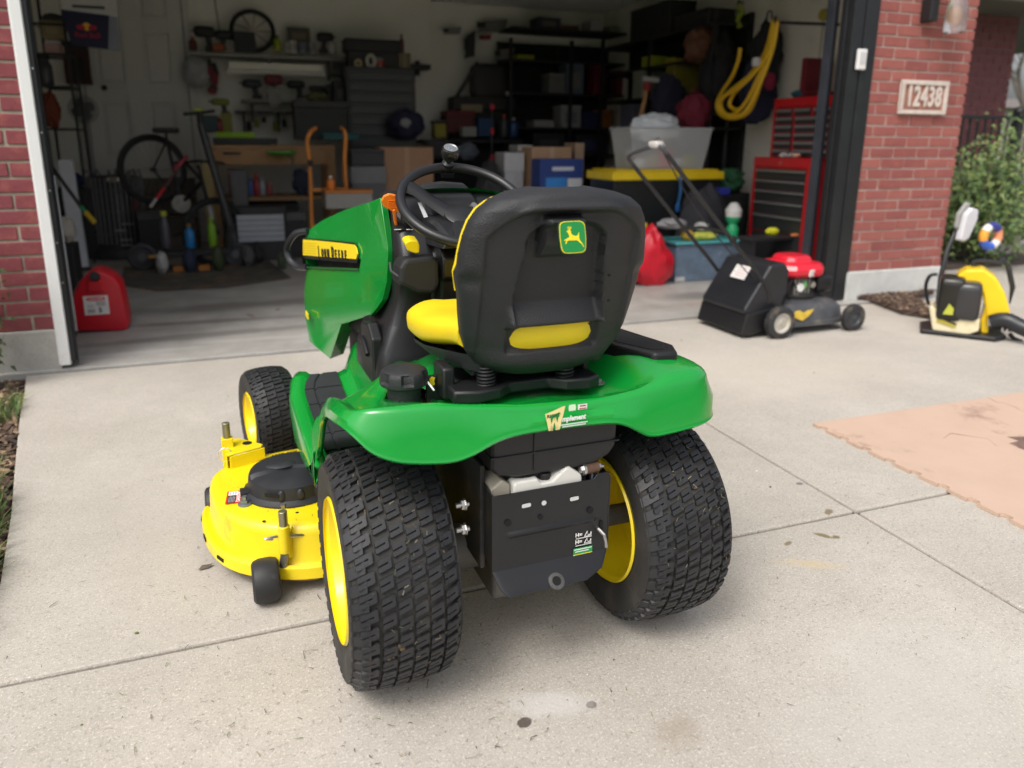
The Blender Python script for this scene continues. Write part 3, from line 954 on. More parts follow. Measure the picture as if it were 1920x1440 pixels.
for sx in (-1, 1):
    w = bpy.data.objects.new('rear_wheel', None); COL.objects.link(w); w.parent = tr
    w.location = (sx * RWX_, 0, RR_); w.rotation_euler = (.3 if sx > 0 else 0, 0, 0)
    instance('tyre', tyre_me, w, (0, 0, 0))
    instance('rim', rim_me, w, (0, 0, 0), (0, 0, 0 if sx < 0 else PI))
    instance('wheel_bolt', nut_me, w, (0, 0, 0), (0, 0, 0 if sx < 0 else PI))
    # dried grass pressed into the tread
    b = MB()
    for _ in range(420 if sx > 0 else 300):
        a = cr.uniform(0, 2 * PI)
        x = cr.gauss(.02, .05)
        if abs(x) > .105: continue
        rr = RR_ + .0006 - .004 * (x / .122) ** 2 - (.007 if cr.random() < .5 else 0)
        L = cr.uniform(.0015, .007); q = cr.uniform(.0004, .0011); t = cr.uniform(0, PI)
        ux, us = math.cos(t) * L, math.sin(t) * L
        vx, vs_ = -math.sin(t) * q, math.cos(t) * q
        b.cur = cr.choices((0, 1, 2), (3, 3, 2))[0]
        P = lambda dx, s_: (x + dx, (rr + .0006) * math.sin(a + s_ / RR_), (rr + .0006) * math.cos(a + s_ / RR_))
        b.add([P(-ux - vx, -us - vs_), P(ux - vx, us - vs_), P(ux + vx, us + vs_), P(-ux + vx, -us + vs_)], [(0, 1, 2, 3)])
    # cakes of mud
    for (x, a, n) in (((.02, -2.55, 26), (.06, -2.4, 12)) if sx > 0 else ((-.02, -1.75, 4),)):
        for _ in range(n):
            xx, aa = x + cr.gauss(0, .018), a + cr.gauss(0, .07) - (.3 if sx > 0 else 0)
            s_ = cr.uniform(.0015, .0045)
            b.cur = 2
            b.ball((xx, RR_ * .975 * math.sin(aa), RR_ * .975 * math.cos(aa)), (s_ * 1.6, s_, s_ * 1.2), 7, 5, lambda d_: 1 + .5 * noise.noise(d_ * 3 + Vector((xx * 90, aa * 50, 0))))
    tag(b.build('dried_grass', clipm, w, smooth=0), kind='stuff')

FR = .203
ft = tyre(FR, .082, .098, [(-.055, .034), (-.018, .033), (.018, .033), (.055, .034)], 34, .031, .007, True, tilt=.22).mesh('tyre', [rubber_lug, rubber_dusty], 30)
fr = rim_mb(.100, .082, -.02, .028).mesh('rim', yellow, 30)
for sx in (-1, 1):
    w = bpy.data.objects.new('front_wheel', None); COL.objects.link(w); w.parent = tr
    w.location = (sx * .53, 1.30, FR); w.rotation_euler = (0, 0, math.radians(9))
    instance('tyre', ft, w, (0, 0, 0)); instance('rim', fr, w, (0, 0, 0), (0, 0, 0 if sx < 0 else PI))
b = MB().box(-.46, 1.26, .2, .46, 1.34, .27).cyl((-.45, 1.3, .17), (-.45, 1.3, .34), .022).cyl((.45, 1.3, .17), (.45, 1.3, .34), .022)
b.build('front_axle', dusty_black, tr, bevel=.004)

# ---- fender deck ----------------------------------------------------------
# plan outline from the left front, round the back, to the right front; lower edge height and top height per station
FB = [(-.466, .46, .40, .52), (-.47, .34, .42, .57), (-.472, .25, .47, .62), (-.473, .17, .55, .668), (-.474, .115, .605, .695), (-.474, .05, .645, .714), (-.474, -.02, .668, .730), (-.472, -.09, .684, .741), (-.464, -.145, .692, .747),
      (-.446, -.185, .682, .749), (-.415, -.207, .652, .749), (-.37, -.221, .632, .748), (-.32, -.227, .622, .747), (-.27, -.231, .617, .745), (-.235, -.233, .618, .742), (-.205, -.235, .626, .739), (-.18, -.236, .637, .736), (-.155, -.237, .648, .732), (-.125, -.238, .656, .728),
      (-.08, -.239, .660, .722), (0, -.24, .661, .717), (.08, -.239, .658, .714), (.125, -.238, .654, .714), (.15, -.237, .648, .715), (.175, -.236, .637, .717), (.20, -.235, .622, .719), (.225, -.233, .608, .721), (.255, -.230, .602, .724), (.30, -.226, .602, .728), (.35, -.221, .604, .730),
      (.39, -.214, .606, .732), (.422, -.200, .609, .732), (.446, -.178, .613, .732), (.461, -.145, .62, .731), (.468, -.10, .63, .729), (.471, -.04, .64, .724), (.472, .05, .62, .712), (.472, .15, .56, .67), (.472, .25, .47, .62), (.47, .34, .42, .57), (.466, .46, .40, .52)]
def smooth_chain(P, k=3):
    """Catmull-Rom resample"""
    out = []
    n = len(P)
    for i in range(n - 1):
        p0, p1, p2, p3 = P[max(0, i - 1)], P[i], P[i + 1], P[min(n - 1, i + 2)]
        for j in range(k):
            t = j / k
            out.append(tuple(.5 * (2 * b_ + (c - a) * t + (2 * a - 5 * b_ + 4 * c - d) * t * t + (3 * b_ - a - 3 * c + d) * t ** 3) for a, b_, c, d in zip(p0, p1, p2, p3)))
    return out + [tuple(P[-1])]
def sstep(a, b_, x):
    t = max(0, min(1, (x - a) / (b_ - a))); return t * t * (3 - 2 * t)
HOLE = (-.296, -.01)
def top_z(x, y, zt):
    z = zt
    # flat well between the humps where the seat stands, humps over the wheels
    well = sstep(.30, .19, abs(x - .01)) * sstep(-.225, -.12, y)
    z -= .045 * well
    z -= .036 * sstep(-.12, -.24, x) * sstep(-.22, -.10, y)
    z -= .024 * math.exp(-((x - HOLE[0]) ** 2 + (y - HOLE[1]) ** 2) / .0070)
    hr = math.exp(-((x - .31) / .12) ** 2 - ((y - .02) / .17) ** 2)
    hl = math.exp(-((x + .31) / .15) ** 2 - ((y - .02) / .17) ** 2)
    z += .030 * hr + .004 * hl
    cen = math.exp(-((x - .03) / .09) ** 2 - ((y + .12) / .05) ** 2)
    z += .02 * cen
    z -= .10 * sstep(.18, .46, y) * sstep(.30, .47, abs(x)) * 0
    return z
FC = smooth_chain(FB, 3)
ringsf = []
R0 = .026
rows = []
nn = len(FC)
nrm = []
for i, (x, y, zl, zt) in enumerate(FC):
    a, c = FC[max(0, i - 1)], FC[min(nn - 1, i + 1)]
    t = Vector((c[0] - a[0], c[1] - a[1], 0)).normalized()
    nrm.append(Vector((-t.y, t.x, 0)))               # inward (left of travel)
def frow(f): return [f(i, *FC[i]) for i in range(nn)]
def inner(x, y):
    return Vector((x * .42, max(y, .46) if abs(x) > .4 else .30 + .16 * 0, 0))
rows.append(frow(lambda i, x, y, zl, zt: Vector((x, y, zl)) + nrm[i] * .014))
rows.append(frow(lambda i, x, y, zl, zt: Vector((x, y, zl - .001)) + nrm[i] * .004))
rows.append(frow(lambda i, x, y, zl, zt: Vector((x, y, zl + .004)) + nrm[i] * .0))
rows.append(frow(lambda i, x, y, zl, zt: Vector((x, y, zl + .012)) + nrm[i] * .003))
def rr0(zl, zt): return min(R0, max(.006, (zt - zl) * .6))
rows.append(frow(lambda i, x, y, zl, zt: Vector((x, y, (zl + .012) * .5 + (zt - rr0(zl, zt)) * .5)) + nrm[i] * .004))
for q in (0, .2, .4, .6, .8, 1.0):
    def f(i, x, y, zl, zt, q=q):
        r = rr0(zl, zt)
        a = q * PI / 2
        ins = .021 + r * 1.15 * (1 - math.cos(a))
        p = Vector((x, y, 0)) + nrm[i] * ins
        zz = zt - r + r * math.sin(a)
        return Vector((p.x, p.y, zz + (top_z(p.x, p.y, zt) - zt) * q))
    rows.append(frow(f))
base = rows[-1]
for q in (.04, .09, .15, .22, .30, .40, .52, .66, .82, 1.0):
    def f(i, x, y, zl, zt, q=q):
        p0 = base[i]
        tgt = Vector((x * .50, .30 if abs(x) < .42 else max(.30, y), 0))
        p = Vector((p0.x, p0.y, 0)).lerp(tgt, q)
        return Vector((p.x, p.y, top_z(p.x, p.y, zt)))
    rows.append(frow(f))
HOLE = (-.296, -.01)
def in_hole(i, k):
    p = rows[i][k]
    return i > 9 and (p.x - HOLE[0]) ** 2 + (p.y - HOLE[1]) ** 2 < .050 ** 2
fb = MB().grid(rows, skip=in_hole)
fender = fb.build('fender_deck', green, tr, smooth=50)
sol = fender.modifiers.new('thickness', 'SOLIDIFY'); sol.thickness = .003; sol.offset = -1

# inner wheel arches, tunnel below the deck
b = MB()
b.box(-.13, -.12, .30, .13, .55, .60)
b.build('transaxle_cover', dusty_black, tr, smooth=0, bevel=.01)
for sx in (-1, 1):
    pass

# sticker of the dealer on the rear apron
sp = la(1062, 780, y=-.2365)
st = MB(); st.box(-.052, -.0004, -.026, .052, .0, .026)
stk = bpy.data.objects.new('dealer_sticker', None); COL.objects.link(stk); stk.parent = tr
stk.location = (sp.x, sp.y - .0035, sp.z); stk.rotation_euler = (math.radians(-2), 0, 0)
pale_yel = mat('sticker_yellow', (.80, .68, .30), .4)
b = MB()
for (x0, z0, x1, z1, wd) in ((-.048, .013, -.039, -.027, .010), (-.039, -.027, -.030, .002, .006), (-.030, .002, -.023, -.027, .006), (-.023, -.027, -.010, .024, .010)):
    b.beam((x0, -.0003, z0), (x1, -.0003, z1), .0008, wd, up=(0, 1, 0)) if False else b.add([(x0 - wd / 2, -.0006, z0), (x0 + wd / 2, -.0006, z0), (x1 + wd / 2, -.0006, z1), (x1 - wd / 2, -.0006, z1)], [(0, 1, 2, 3)])
b.add([(-.053, -.0008, .012), (-.006, -.0008, .026), (-.008, -.0008, .016), (-.050, -.0008, .004)], [(0, 1, 2, 3)])
b.build('letter_w', pale_yel, stk, smooth=0)
text('RIGHT', 'lettering', .010, ink, stk, (-.033, -.001, .006), sx=1.1, rot=(PI / 2, 0, 0), bold=.0003)
text('mplement', 'lettering', .0165, white_ink, stk, (.016, -.001, -.005), sx=.85, shear=.2, bold=.0005)
b = MB().box(-.018, -.001, -.019, .050, -.0004, -.0165).box(-.012, -.001, -.0235, .046, -.0004, -.021)
b.build('small_print', mat('print_pale', (.60, .72, .62), .5), stk, smooth=0)
b = MB().box(.026, -.001, .012, .048, -.0004, .024)
b.build('small_badge', white_ink, stk, smooth=0)
MB().box(.029, -.0016, .013, .046, -.001, .0155).box(.030, -.0016, .019, .045, -.001, .022).build('badge_print', mat('print_redblack', (.35, .06, .05), .5), stk, smooth=0)
b = MB().prism([(.004, .012), (.020, .012), (.021, .020), (.019, .026), (.005, .026), (.003, .020)], -.001, -.0004, ax='y')
b.build('deer_badge', mat('badge_pale', (.62, .80, .55), .5), stk, smooth=0)

# fuel cap
fc = MB()
prof = []
def cap_r(a, r, k): return r
rowsC = []
N = 60
for (r, h, notch) in ((.034, .60, 0), (.034, .676, 0), (.044, .678, 0), (.0485, .681, 0), (.0492, .686, 0), (.0492, .690, 1), (.0488, .700, 1), (.0465, .7055, 1), (.0445, .7075, .35), (.040, .710, 0), (.030, .7125, 0), (.014, .7165, 0), (.0005, .717, 0)):
    row = []
    for k in range(N):
        a = 2 * PI * k / N + .17
        ph = (a * 6 / (2 * PI)) % 1
        d = .007 * notch * sstep(.22, .25, ph) * sstep(.58, .55, ph) if h < .712 else 0
        row.append((HOLE[0] + (r - d) * 1.14 * math.cos(a), HOLE[1] + (r - d) * 1.14 * math.sin(a), .752 + (h - .70) * 1.2))
    rowsC.append(row)
fc.grid(rowsC, closed=True)
fc.build('fuel_cap', grain_plastic, tr, smooth=28)
MB().lathe([(.046, .66), (.043, .675), (.040, .69)], (HOLE[0], HOLE[1], 0), n=32, caps=False).build('filler_neck', dusty_black, tr)

# black tray on the right fender
b = MB()
t0 = [(.235, .17), (.300, .20), (.36, .18), (.405, -.05), (.375, -.115), (.315, -.105), (.26, .0)]
b.prism(t0, .70, .766)
b.build('fender_tray', black_plastic, tr, smooth=30, bevel=.010, seg=3)
MB().prism([(.36 + (x - .33) * .6, .03 + (y - .03) * .62) for x, y in t0][:0] + [(.262, .14), (.298, .165), (.338, .15), (.375, -.04), (.355, -.082), (.322, -.075), (.275, .02)], .7655, .7675).build('tray_well', mat('void_black', (.004, .004, .004), .9), tr, smooth=0)
MB().lathe([(.016, 0), (.016, .003), (.008, .004), (.008, .010), (.003, .012)], (.185, -.06, .688), n=12).build('fender_bolt', dull_steel, tr)

# ---- foot platforms ---------------------------------------------------------
def platform(sx):
    b = MB()
    st = [(.24, .395, .62), (.30, .395, .60), (.45, .397, .53), (.62, .398, .50), (.78, .400, .47), (.90, .412, .47), (1.00, .434, .47), (1.05, .438, .45)]
    rows = []
    for y, z, _ in st:
        e = -.484 if y < .9 else -.484 + (y - .9) ** 2 * 1.4
        lip = .018
        zb = {.24: .48, .30: .415, .45: .345, .62: .315, .78: .300}.get(y, .30 + max(0, y - .8) * .5)
        row = [(e + .008, y, zb), (e + .001, y, zb + .004), (e + .001, y, z + lip - .026), (e + .008, y, z + lip - .008), (e + .022, y, z + lip), (e + .046, y, z + lip - .003), (e + .058, y, z + .004), (-.36, y, z), (-.29, y, z),
               (-.266, y, z + .010), (-.252, y, z + .05), (-.235, y, .53 + .06 * sstep(.95, .7, y)), (-.215, y, .55 + .07 * sstep(.95, .7, y)), (-.15, y, .56 + .08 * sstep(.95, .7, y))]
        rows.append([(sx * -x, yy, zz) for x, yy, zz in row])
    b.grid(rows)
    o = b.build('foot_platform', green, tr, smooth=50)
    s = o.modifiers.new('thickness', 'SOLIDIFY'); s.thickness = .003
    # rubber mat with ribs
    m = MB()
    ys = [.29, .41, .54, .67, .80, .92, 1.03]
    def zz(y):
        for (ya, za, _), (yb, zb, _) in zip(st, st[1:]):
            if ya <= y <= yb: return za + (zb - za) * (y - ya) / (yb - ya)
        return .4
    for k in range(len(ys) - 1):
        ya, yb = ys[k] + .004, ys[k + 1] - .004
        xl = -.428 if k else -.422
        q = []
        for y in (ya, (ya + yb) / 2, yb):
            z = zz(y) + .004
            xe = xl + (max(0, y - .9) ** 2 * 2.2)
            q.append([(sx * -xe, y, z), (sx * -xe, y, z + .007), (sx * -(xe + .03), y, z + .008), (sx * -(xe + .034), y, z + .003), (sx * -(xe + .04), y, z + .003), (sx * -(xe + .044), y, z + .009), (sx * .30, y, z + .009), (sx * .296, y, z)])
        m.grid(q)
        m.add([q[0][0], q[0][1], q[0][2], q[0][3], q[0][4], q[0][5], q[0][6], q[0][7]], [(0, 1, 2, 3, 4, 5, 6, 7)])
    m.box(-.435 if sx < 0 else .298, .285, .40, -.298 if sx < 0 else .435, .78, .402)
    m.build('foot_mat', mat('mat_rubber', (.022, .023, .027), .62, var=.12, vs=8, bump=.15, bs=200), tr, smooth=20)
platform(-1); platform(1)

# ---- chassis, tank, rear plate -------------------------------------------------
PY_ = -.205
pl = MB()
tl, trr = la(905, 935, y=PY_), la(1148, 905, y=PY_)
bl, br_ = la(905, 1085, y=PY_), la(1135, 1060, y=PY_)
hw_ = .147
xc = -.006
zt_, zb_ = .50, .325
def hole_grid(b, xs, zs, holes, y0, y1):
    """a plate with openings cut through it"""
    for i in range(len(xs) - 1):
        for j in range(len(zs) - 1):
            cx, cz = (xs[i] + xs[i + 1]) / 2, (zs[j] + zs[j + 1]) / 2
            if any(h[0] < cx < h[1] and h[2] < cz < h[3] for h in holes): continue
            b.box(xs[i], y0, zs[j], xs[i + 1], y1, zs[j + 1])
b = MB()
# bent steel plate: face, pressed rib, flared lip with the hitch hole
sec = [(-.003, zt_ + .010), (-.003, .435), (-.0045, .418), (-.010, .413), (-.010, .409), (-.003, .400), (-.003, .340), (-.006, .325), (-.034, .296), (-.048, .282)]
xs = [-hw_, -hw_ + .012, -.115, -.105, .105, .115, hw_ - .012, hw_]
rows = []
for k, (dy, z) in enumerate(sec):
    row = []
    for x in xs:
        yy = PY_ + dy
        if k in (2, 3, 4): yy = PY_ + (dy if abs(x) <= .106 else -.003)
        xx = x
        if k == 8: xx = x * .93 if x < 0 else x * .82
        if k == 9: xx = x * .84 if x < 0 else x * .50
        zz_ = z
        if k == 0: zz_ = z + (.012 if x >= .115 else 0) - (0.0)
        row.append((xc + xx, yy, zz_))
    rows.append(row)
b.grid(rows)
for sgn in (-1, 1):
    x = xc + sgn * hw_
    b.add([(x, PY_ - .003, zt_ + .01), (x, PY_ + .05, zt_ + .02), (x, PY_ + .05, .34), (x, PY_ - .003, .33)], [(0, 1, 2, 3)])
rp = b.build('rear_plate', frame_black, tr, smooth=35)
s = rp.modifiers.new('thickness', 'SOLIDIFY'); s.thickness = .004
bv = rp.modifiers.new('bevel', 'BEVEL'); bv.width = .0015; bv.segments = 2; bv.limit_method = 'ANGLE'
def disc(u, v, r, name, m, dz=0, n=18, sq=1.0):
    p = la(u, v, y=PY_ - .0058)
    return MB().lathe([(r, -.0004), (r * .99, .0006)], (0, 0, 0), 'y', n).build(name, m, tr, loc=(p.x, p.y, p.z))
void = mat('void_black', (.004, .004, .004), .9)
for (u, v, r) in ((953, 981, .0082), (1014, 970, .006), (1107, 957, .0082)): disc(u, v, r, 'plate_hole', void)
slot_m = mat('slot_pale', (.60, .61, .60), .5)
for (u, v) in ((987, 948), (1077, 935)):
    p = la(u, v, y=PY_ - .0058)
    MB().prism([(-.011, -.003), (-.008, -.0045), (.008, -.0045), (.011, -.003), (.011, .003), (.008, .0045), (-.008, .0045), (-.011, .003)], -.0004, .0004, ax='y').build('plate_slot', slot_m, tr, smooth=0, loc=p, rot=(0, math.radians(-2), 0))
p = la(1020, 943, y=PY_ - .0058)
MB().lathe([(.006, -.0004), (.0058, .0005)], (0, 0, 0), 'y', 14).build('plate_slot', slot_m, tr, loc=p)
lip = la(1043, 1094, y=PY_ - .040); lip.z = .2905
MB().lathe([(.020, .0005), (.019, .003), (.011, .004), (.010, .0005)], (0, 0, 0), 'z', 24, caps=False).build('hitch_boss', mat('worn_steel', (.085, .083, .08), .5, metal=.4, var=.3, vs=60), tr, loc=(lip.x, lip.y, lip.z), rot=(math.radians(42), 0, 0))
MB().lathe([(.0105, .0008), (.0104, .0012)], (0, 0, 0), 'z', 20).build('hitch_hole', void, tr, loc=(lip.x, lip.y - .001, lip.z + .001), rot=(math.radians(42), 0, 0))
# stickers on the plate
sk = la(1093, 1020, y=PY_ - .0062)
sk_e = bpy.data.objects.new('plate_sticker', None); COL.objects.link(sk_e); sk_e.parent = tr; sk_e.location = sk; sk_e.rotation_euler = (0, math.radians(0), 0)
grn = mat('sticker_green', (.02, .30, .08), .45)
MB().box(-.025, -.0006, -.024, .025, 0, -.008).build('green_band', grn, sk_e, smooth=0)
MB().box(-.025, -.0007, -.028, .025, 0, -.024).build('yellow_band', sign_yel, sk_e, smooth=0)
b = MB().box(-.023, -.0012, -.0125, .023, -.0007, -.0105).box(-.020, -.0012, -.018, .016, -.0007, -.016)
b.build('fine_print', white_ink, sk_e, smooth=0)
text('H=', 'lettering', .014, white_ink, sk_e, (-.012, -.0008, .026), bold=.0003)
text('H=', 'lettering', .014, white_ink, sk_e, (-.012, -.0008, .008), bold=.0003)
b = MB().box(-.020, -.001, .0165, .022, -.0004, .0178).box(-.020, -.001, -.002, .022, -.0004, -.0008)
for z in (.019, .001):
    b.beam((.003, -.0006, z), (.010, -.0006, z + .013), .0004, .0018, up=(0, 1, 0)).beam((.010, -.0006, z + .013), (.012, -.0006, z + .004), .0004, .0016, up=(0, 1, 0)).box(.012, -.001, z + .003, .021, -.0004, z + .0045).box(.0185, -.001, z + .003, .021, -.0004, z + .010).box(.004, -.001, z, .022, -.0004, z + .0012)
b.build('pictogram', white_ink, sk_e, smooth=0)
# release rod
r0_, r1_ = la(1122, 992, y=PY_ - .01), la(1137, 1026, y=PY_ - .03)
MB().tube([r0_ + Vector((0, .03, .002)), r0_, r0_.lerp(r1_, .35) + Vector((.004, -.006, .004)), r0_.lerp(r1_, .6) + Vector((.004, -.004, 0)), r1_], .0042, n=8).build('release_rod', steel, tr)
p = la(1128, 985, y=PY_ - .0058)
MB().box(-.004, -.0005, -.013, .004, .0005, .011).build('plate_hole', void, tr, smooth=0, loc=p)
# expansion tank: white translucent plastic behind the plate
milk = mat('milky_plastic', (.70, .69, .64), .35, var=.08, vs=10, dirt=(.5, .47, .38), ds=9, dlo=.6, dhi=.9)
b = MB()
b.prism([(-.098, .47), (-.098, .522), (-.094, .530), (-.038, .531), (-.033, .520), (-.028, .518), (.000, .518), (.006, .526), (.034, .546), (.042, .546), (.072, .522), (.074, .512), (.074, .47)], PY_ + .006, PY_ + .085, ax='y')
b.build('reservoir', milk, tr, smooth=0, bevel=.005, seg=3)
MB().lathe([(.014, 0), (.015, .012), (.012, .016)], (-.012, PY_ + .03, .517), n=14).build('reservoir_cap', dusty_black, tr)
MB().prism([(-.146, .47), (-.146, .515), (-.120, .535), (-.10, .52), (-.10, .47)], PY_ + .02, PY_ + .12, ax='y').build('reservoir_neck', mat('old_plastic', (.38, .35, .28), .6, var=.2), tr, smooth=0, bevel=.004)
# fuel tank hanging under the apron
b = MB()
tk = [(-.150, .66), (-.150, .565), (-.138, .548), (-.085, .536), (.10, .536), (.148, .556), (.165, .578), (.168, .66)]
b.prism(tk, -.195, .06, ax='y')
b.build('fuel_tank', mat('tank_black', (.013, .013, .014), .42, var=.2, vs=8, dirt=(.045, .04, .035), ds=14, dlo=.6, dhi=.9), tr, smooth=0, bevel=.016, seg=3)
b = MB().box(-.152, -.199, .592, .169, .05, .597).box(-.05, -.1985, .55, -.046, -.19, .64)
b.build('tank_seam', black_plastic, tr, smooth=0, bevel=.002)
MB().lathe([(.05, .515), (.055, .522), (.055, .534), (.02, .540)], (-.055, -.13, 0), n=24).lathe([(.014, .535), (.014, .552)], (-.05, -.14, 0), n=10).build('pulley', dusty_black, tr)
# bushing and bolts
p = la(1105, 878, y=-.19)
MB().cyl(p + Vector((-.012, 0, 0)), p + Vector((.022, 0, 0)), .0125, n=18).build('bushing', mat('rust_brown', (.12, .065, .04), .7, var=.3, vs=40), tr)
MB().cyl(p + Vector((-.019, 0, 0)), p + Vector((-.012, 0, 0)), .0145, n=18).cyl(p + Vector((-.026, 0, 0)), p + Vector((-.019, 0, 0)), .0085, n=6).cyl(p + Vector((.022, 0, 0)), p + Vector((.036, 0, 0)), .0055, n=8).cyl(p + Vector((.023, 0, 0)), p + Vector((.029, 0, 0)), .009, n=6).build('bushing_bolt', steel, tr, smooth=30)
p = la(1108, 912, y=-.17)
MB().cyl(p + Vector((0, -.012, .0)), p + Vector((0, .01, 0)), .011, n=6).cyl(p, p + Vector((.012, .02, .02)), .006, n=8).build('frame_bolt', mat('zinc_blue', (.42, .47, .50), .35, metal=.9), tr, smooth=30)
for (u, v) in ((869, 946), (870, 992)):
    p = la(u, v, y=-.17)
    MB().cyl(p + Vector((-.018, 0, 0)), p + Vector((.012, 0, 0)), .0055, n=8).cyl(p + Vector((-.006, 0, 0)), p + Vector((.002, 0, 0)), .0115, n=6).cyl(p + Vector((.002, 0, 0)), p + Vector((.004, 0, 0)), .014, n=14).build('frame_bolt', steel, tr, smooth=30)
b = MB()
b.box(-.160, -.15, .30, -.148, .6, .56).box(.150, -.12, .30, .160, .6, .56)
b.build('frame_rail', dusty_black, tr, smooth=0, bevel=.003)
b = MB().cyl((-.34, 0, RR_), (.34, 0, RR_), .028, n=16).box(-.11, -.10, .17, .11, .16, .44).cyl((-.2, 0, RR_), (-.11, 0, RR_), .06, n=18).cyl((.11, 0, RR_), (.2, 0, RR_), .06, n=18)
b.build('transaxle', mat('cast_grey', (.12, .115, .105), .6, metal=.4, var=.3, vs=15), tr, smooth=35, bevel=.01)

SX_ = .018
# ---- seat ------------------------------------------------------------------
# rear shell: outline by height, relief pressed into it
ZS = [.748, .760, .782, .815, .855, .90, .95, .985, 1.0, 1.015, 1.04, 1.08, 1.11, 1.135, 1.155, 1.168, 1.178]
HW = [.100, .130, .166, .190, .203, .210, .216, .223, .226, .222, .220, .213, .203, .187, .160, .122, .065]
def hw_at(z):
    if z <= ZS[0]: return HW[0]
    for a, c, p, q in zip(ZS, ZS[1:], HW, HW[1:]):
        if a <= z <= c:
            return p + (q - p) * (z - a) / (c - a)
    return HW[-1]
def y_back(z): return -.128 - .115 * (z - .74) / .44
def relief(x, z):
    ax = abs(x)
    d = 0
    # inner field lies lower than the outer band; the border is a crisp arch with a brow on top
    ztop = 1.132 - 5.0 * max(0, ax - .075) ** 2
    field = sstep(ztop + .005, ztop - .007, z) * sstep(.184, .172, ax)
    d -= .011 * field
    brow = math.exp(-((z - ztop - .007) / .008) ** 2) * sstep(.135, .095, ax)
    d += .008 * brow
    d -= .008 * sstep(.10, .06, ax) * sstep(ztop - .001, ztop - .010, z) * sstep(ztop - .034, ztop - .012, z)
    # deep centre panel
    cw = .088 + .014 * sstep(1.06, .92, z)
    ctop = 1.104 - 14.0 * max(0, ax - .045) ** 2
    pan = sstep(cw + .008, cw - .003, ax) * sstep(ctop + .007, ctop - .006, z) * sstep(.908, .914, z)
    d -= .026 * pan
    # shelf under the panel, its top slopes out
    led = sstep(cw + .020, cw + .004, ax) * sstep(.872, .876, z) * max(0, min(1, (.928 - z) / .046))
    d += .036 * led * (1 if z < .908 else 1) - .026 * sstep(cw + .008, cw - .003, ax) * (sstep(.872, .876, z) - sstep(.908, .914, z) if z < .914 else 0)
    # emblem boss
    ax = abs(x + .017)
    bs = sstep(.046, .038, ax) * sstep(1.030, 1.038, z) * sstep(1.122, 1.114, z)
    d += .034 * bs * (.55 + .45 * sstep(1.035, 1.07, z))
    ax = abs(x)
    # groove round the slot
    sl = sstep(.116, .106, ax) * sstep(.808, .818, z) * sstep(.876, .870, z)
    d -= .012 * sl
    d += .012 * sstep(.83, .775, z)
    # side dimples
    d -= .016 * math.exp(-((z - .985) / .020) ** 2) * sstep(.16, .215, ax)
    d += .008 * math.exp(-((z - 1.015) / .018) ** 2) * sstep(.17, .22, ax)
    return d
zs = []
z = .748
while z < 1.176:
    zs.append(z); z += .0036
zs += [1.178]
NX = 110
rows = []
for z in zs:
    hw = hw_at(z)
    row = []
    for k in range(NX + 1):
        s_ = -1 + 2 * k / NX
        s2 = math.sin(s_ * PI / 2 * .985) / math.sin(PI / 2 * .985)
        x = hw * s2
        edge = abs(s2)
        tz = sstep(1.10, 1.176, z)
        rim = .062 * (1 - math.sqrt(max(0, 1 - edge ** 3.2))) + .050 * (1 - math.sqrt(max(0, 1 - min(1, max(0, (z - 1.125) / .0535)) ** 2.6))) + .035 * (1 - math.sqrt(max(0, 1 - min(1, max(0, (.80 - z) / .0525)) ** 2)))
        row.append((x, y_back(z) + min(.085, rim) - relief(x, z) * (1 - .6 * edge ** 6), z))
    rows.append(row)
def slot(i, k):
    p = rows[i][k]; x, z = p[0], p[2]
    return .822 < z < .868 and -.080 + (.868 - z) * -.30 < x < .090 - (.868 - z) * .45
b = MB().grid(rows, skip=slot)
# wrap forward edge (skirt) so that the shell has depth
def edge_loop():
    L = [r[0] for r in rows]; T = rows[-1]; Rr = [r[-1] for r in rows][::-1]; Bt = rows[0][::-1]
    return L + list(T[1:]) + Rr[1:] + list(Bt[1:-1])
el = edge_loop()
b.grid([el, [(x * .995, y + .022, z) for x, y, z in el], [(x * .985, y + .028, z) for x, y, z in el]], closed=True)
shell = b.build('seat_shell', grain_plastic, tr, smooth=60, loc=(SX_, 0, 0))
# yellow pad of the backrest, its edge shows past the shell on the left
b = MB()
def outl(k, dy, dx=0):
    pts = []
    for z in (.955, .965, .98, 1.0, 1.02, 1.05, 1.08, 1.11, 1.135, 1.150, 1.158):
        pts.append((-(hw_at(z) * k) - dx, y_back(z) + dy, z))
    r = [(-x, y, z) for x, y, z in pts[::-1]]
    return pts + r
b.grid([outl(.95, .080), outl(.985, .087), outl(.998, .093), outl(.985, .101), outl(.94, .112), outl(.80, .125), outl(.45, .135), outl(.02, .135)])
b.add(outl(.95, .08), [tuple(range(22))])
b.build('backrest_pad', vinyl, tr, smooth=60, loc=(SX_, 0, 0))
# lower cushion: bolstered pan shape
b = MB()
rows = []
for i in range(15):
    y = -.075 + .42 * i / 14
    q = i / 14
    w = .205 + .040 * sstep(0, .5, q) - .10 * max(0, (q - .72) / .28) ** 2
    row = []
    zc = .842 - .032 * sstep(0, .6, q)
    hh = (.034 + .008 * sstep(0, .6, q)) * math.sqrt(max(.02, 1 - max(0, (q - .80) / .2) ** 2.2)) 
    for k in range(33):
        a = -PI / 2 + 2 * PI * k / 32
        cx, cz = math.cos(a), math.sin(a)
        sq = lambda t, e: math.copysign(abs(t) ** e, t)
        X = w * sq(cx, .35)
        bol = .008 * sstep(.10, .17, abs(X))
        row.append((X, y, zc + hh * sq(cz, .75) + (bol if cz > 0 else 0)))
    rows.append(row)
b.grid(rows, closed=False)
b.add(rows[0], [tuple(range(32))]); b.add(rows[-1], [tuple(range(32))])
b.build('seat_cushion', vinyl, tr, smooth=60, loc=(SX_, 0, 0))
b = MB()
rows = []
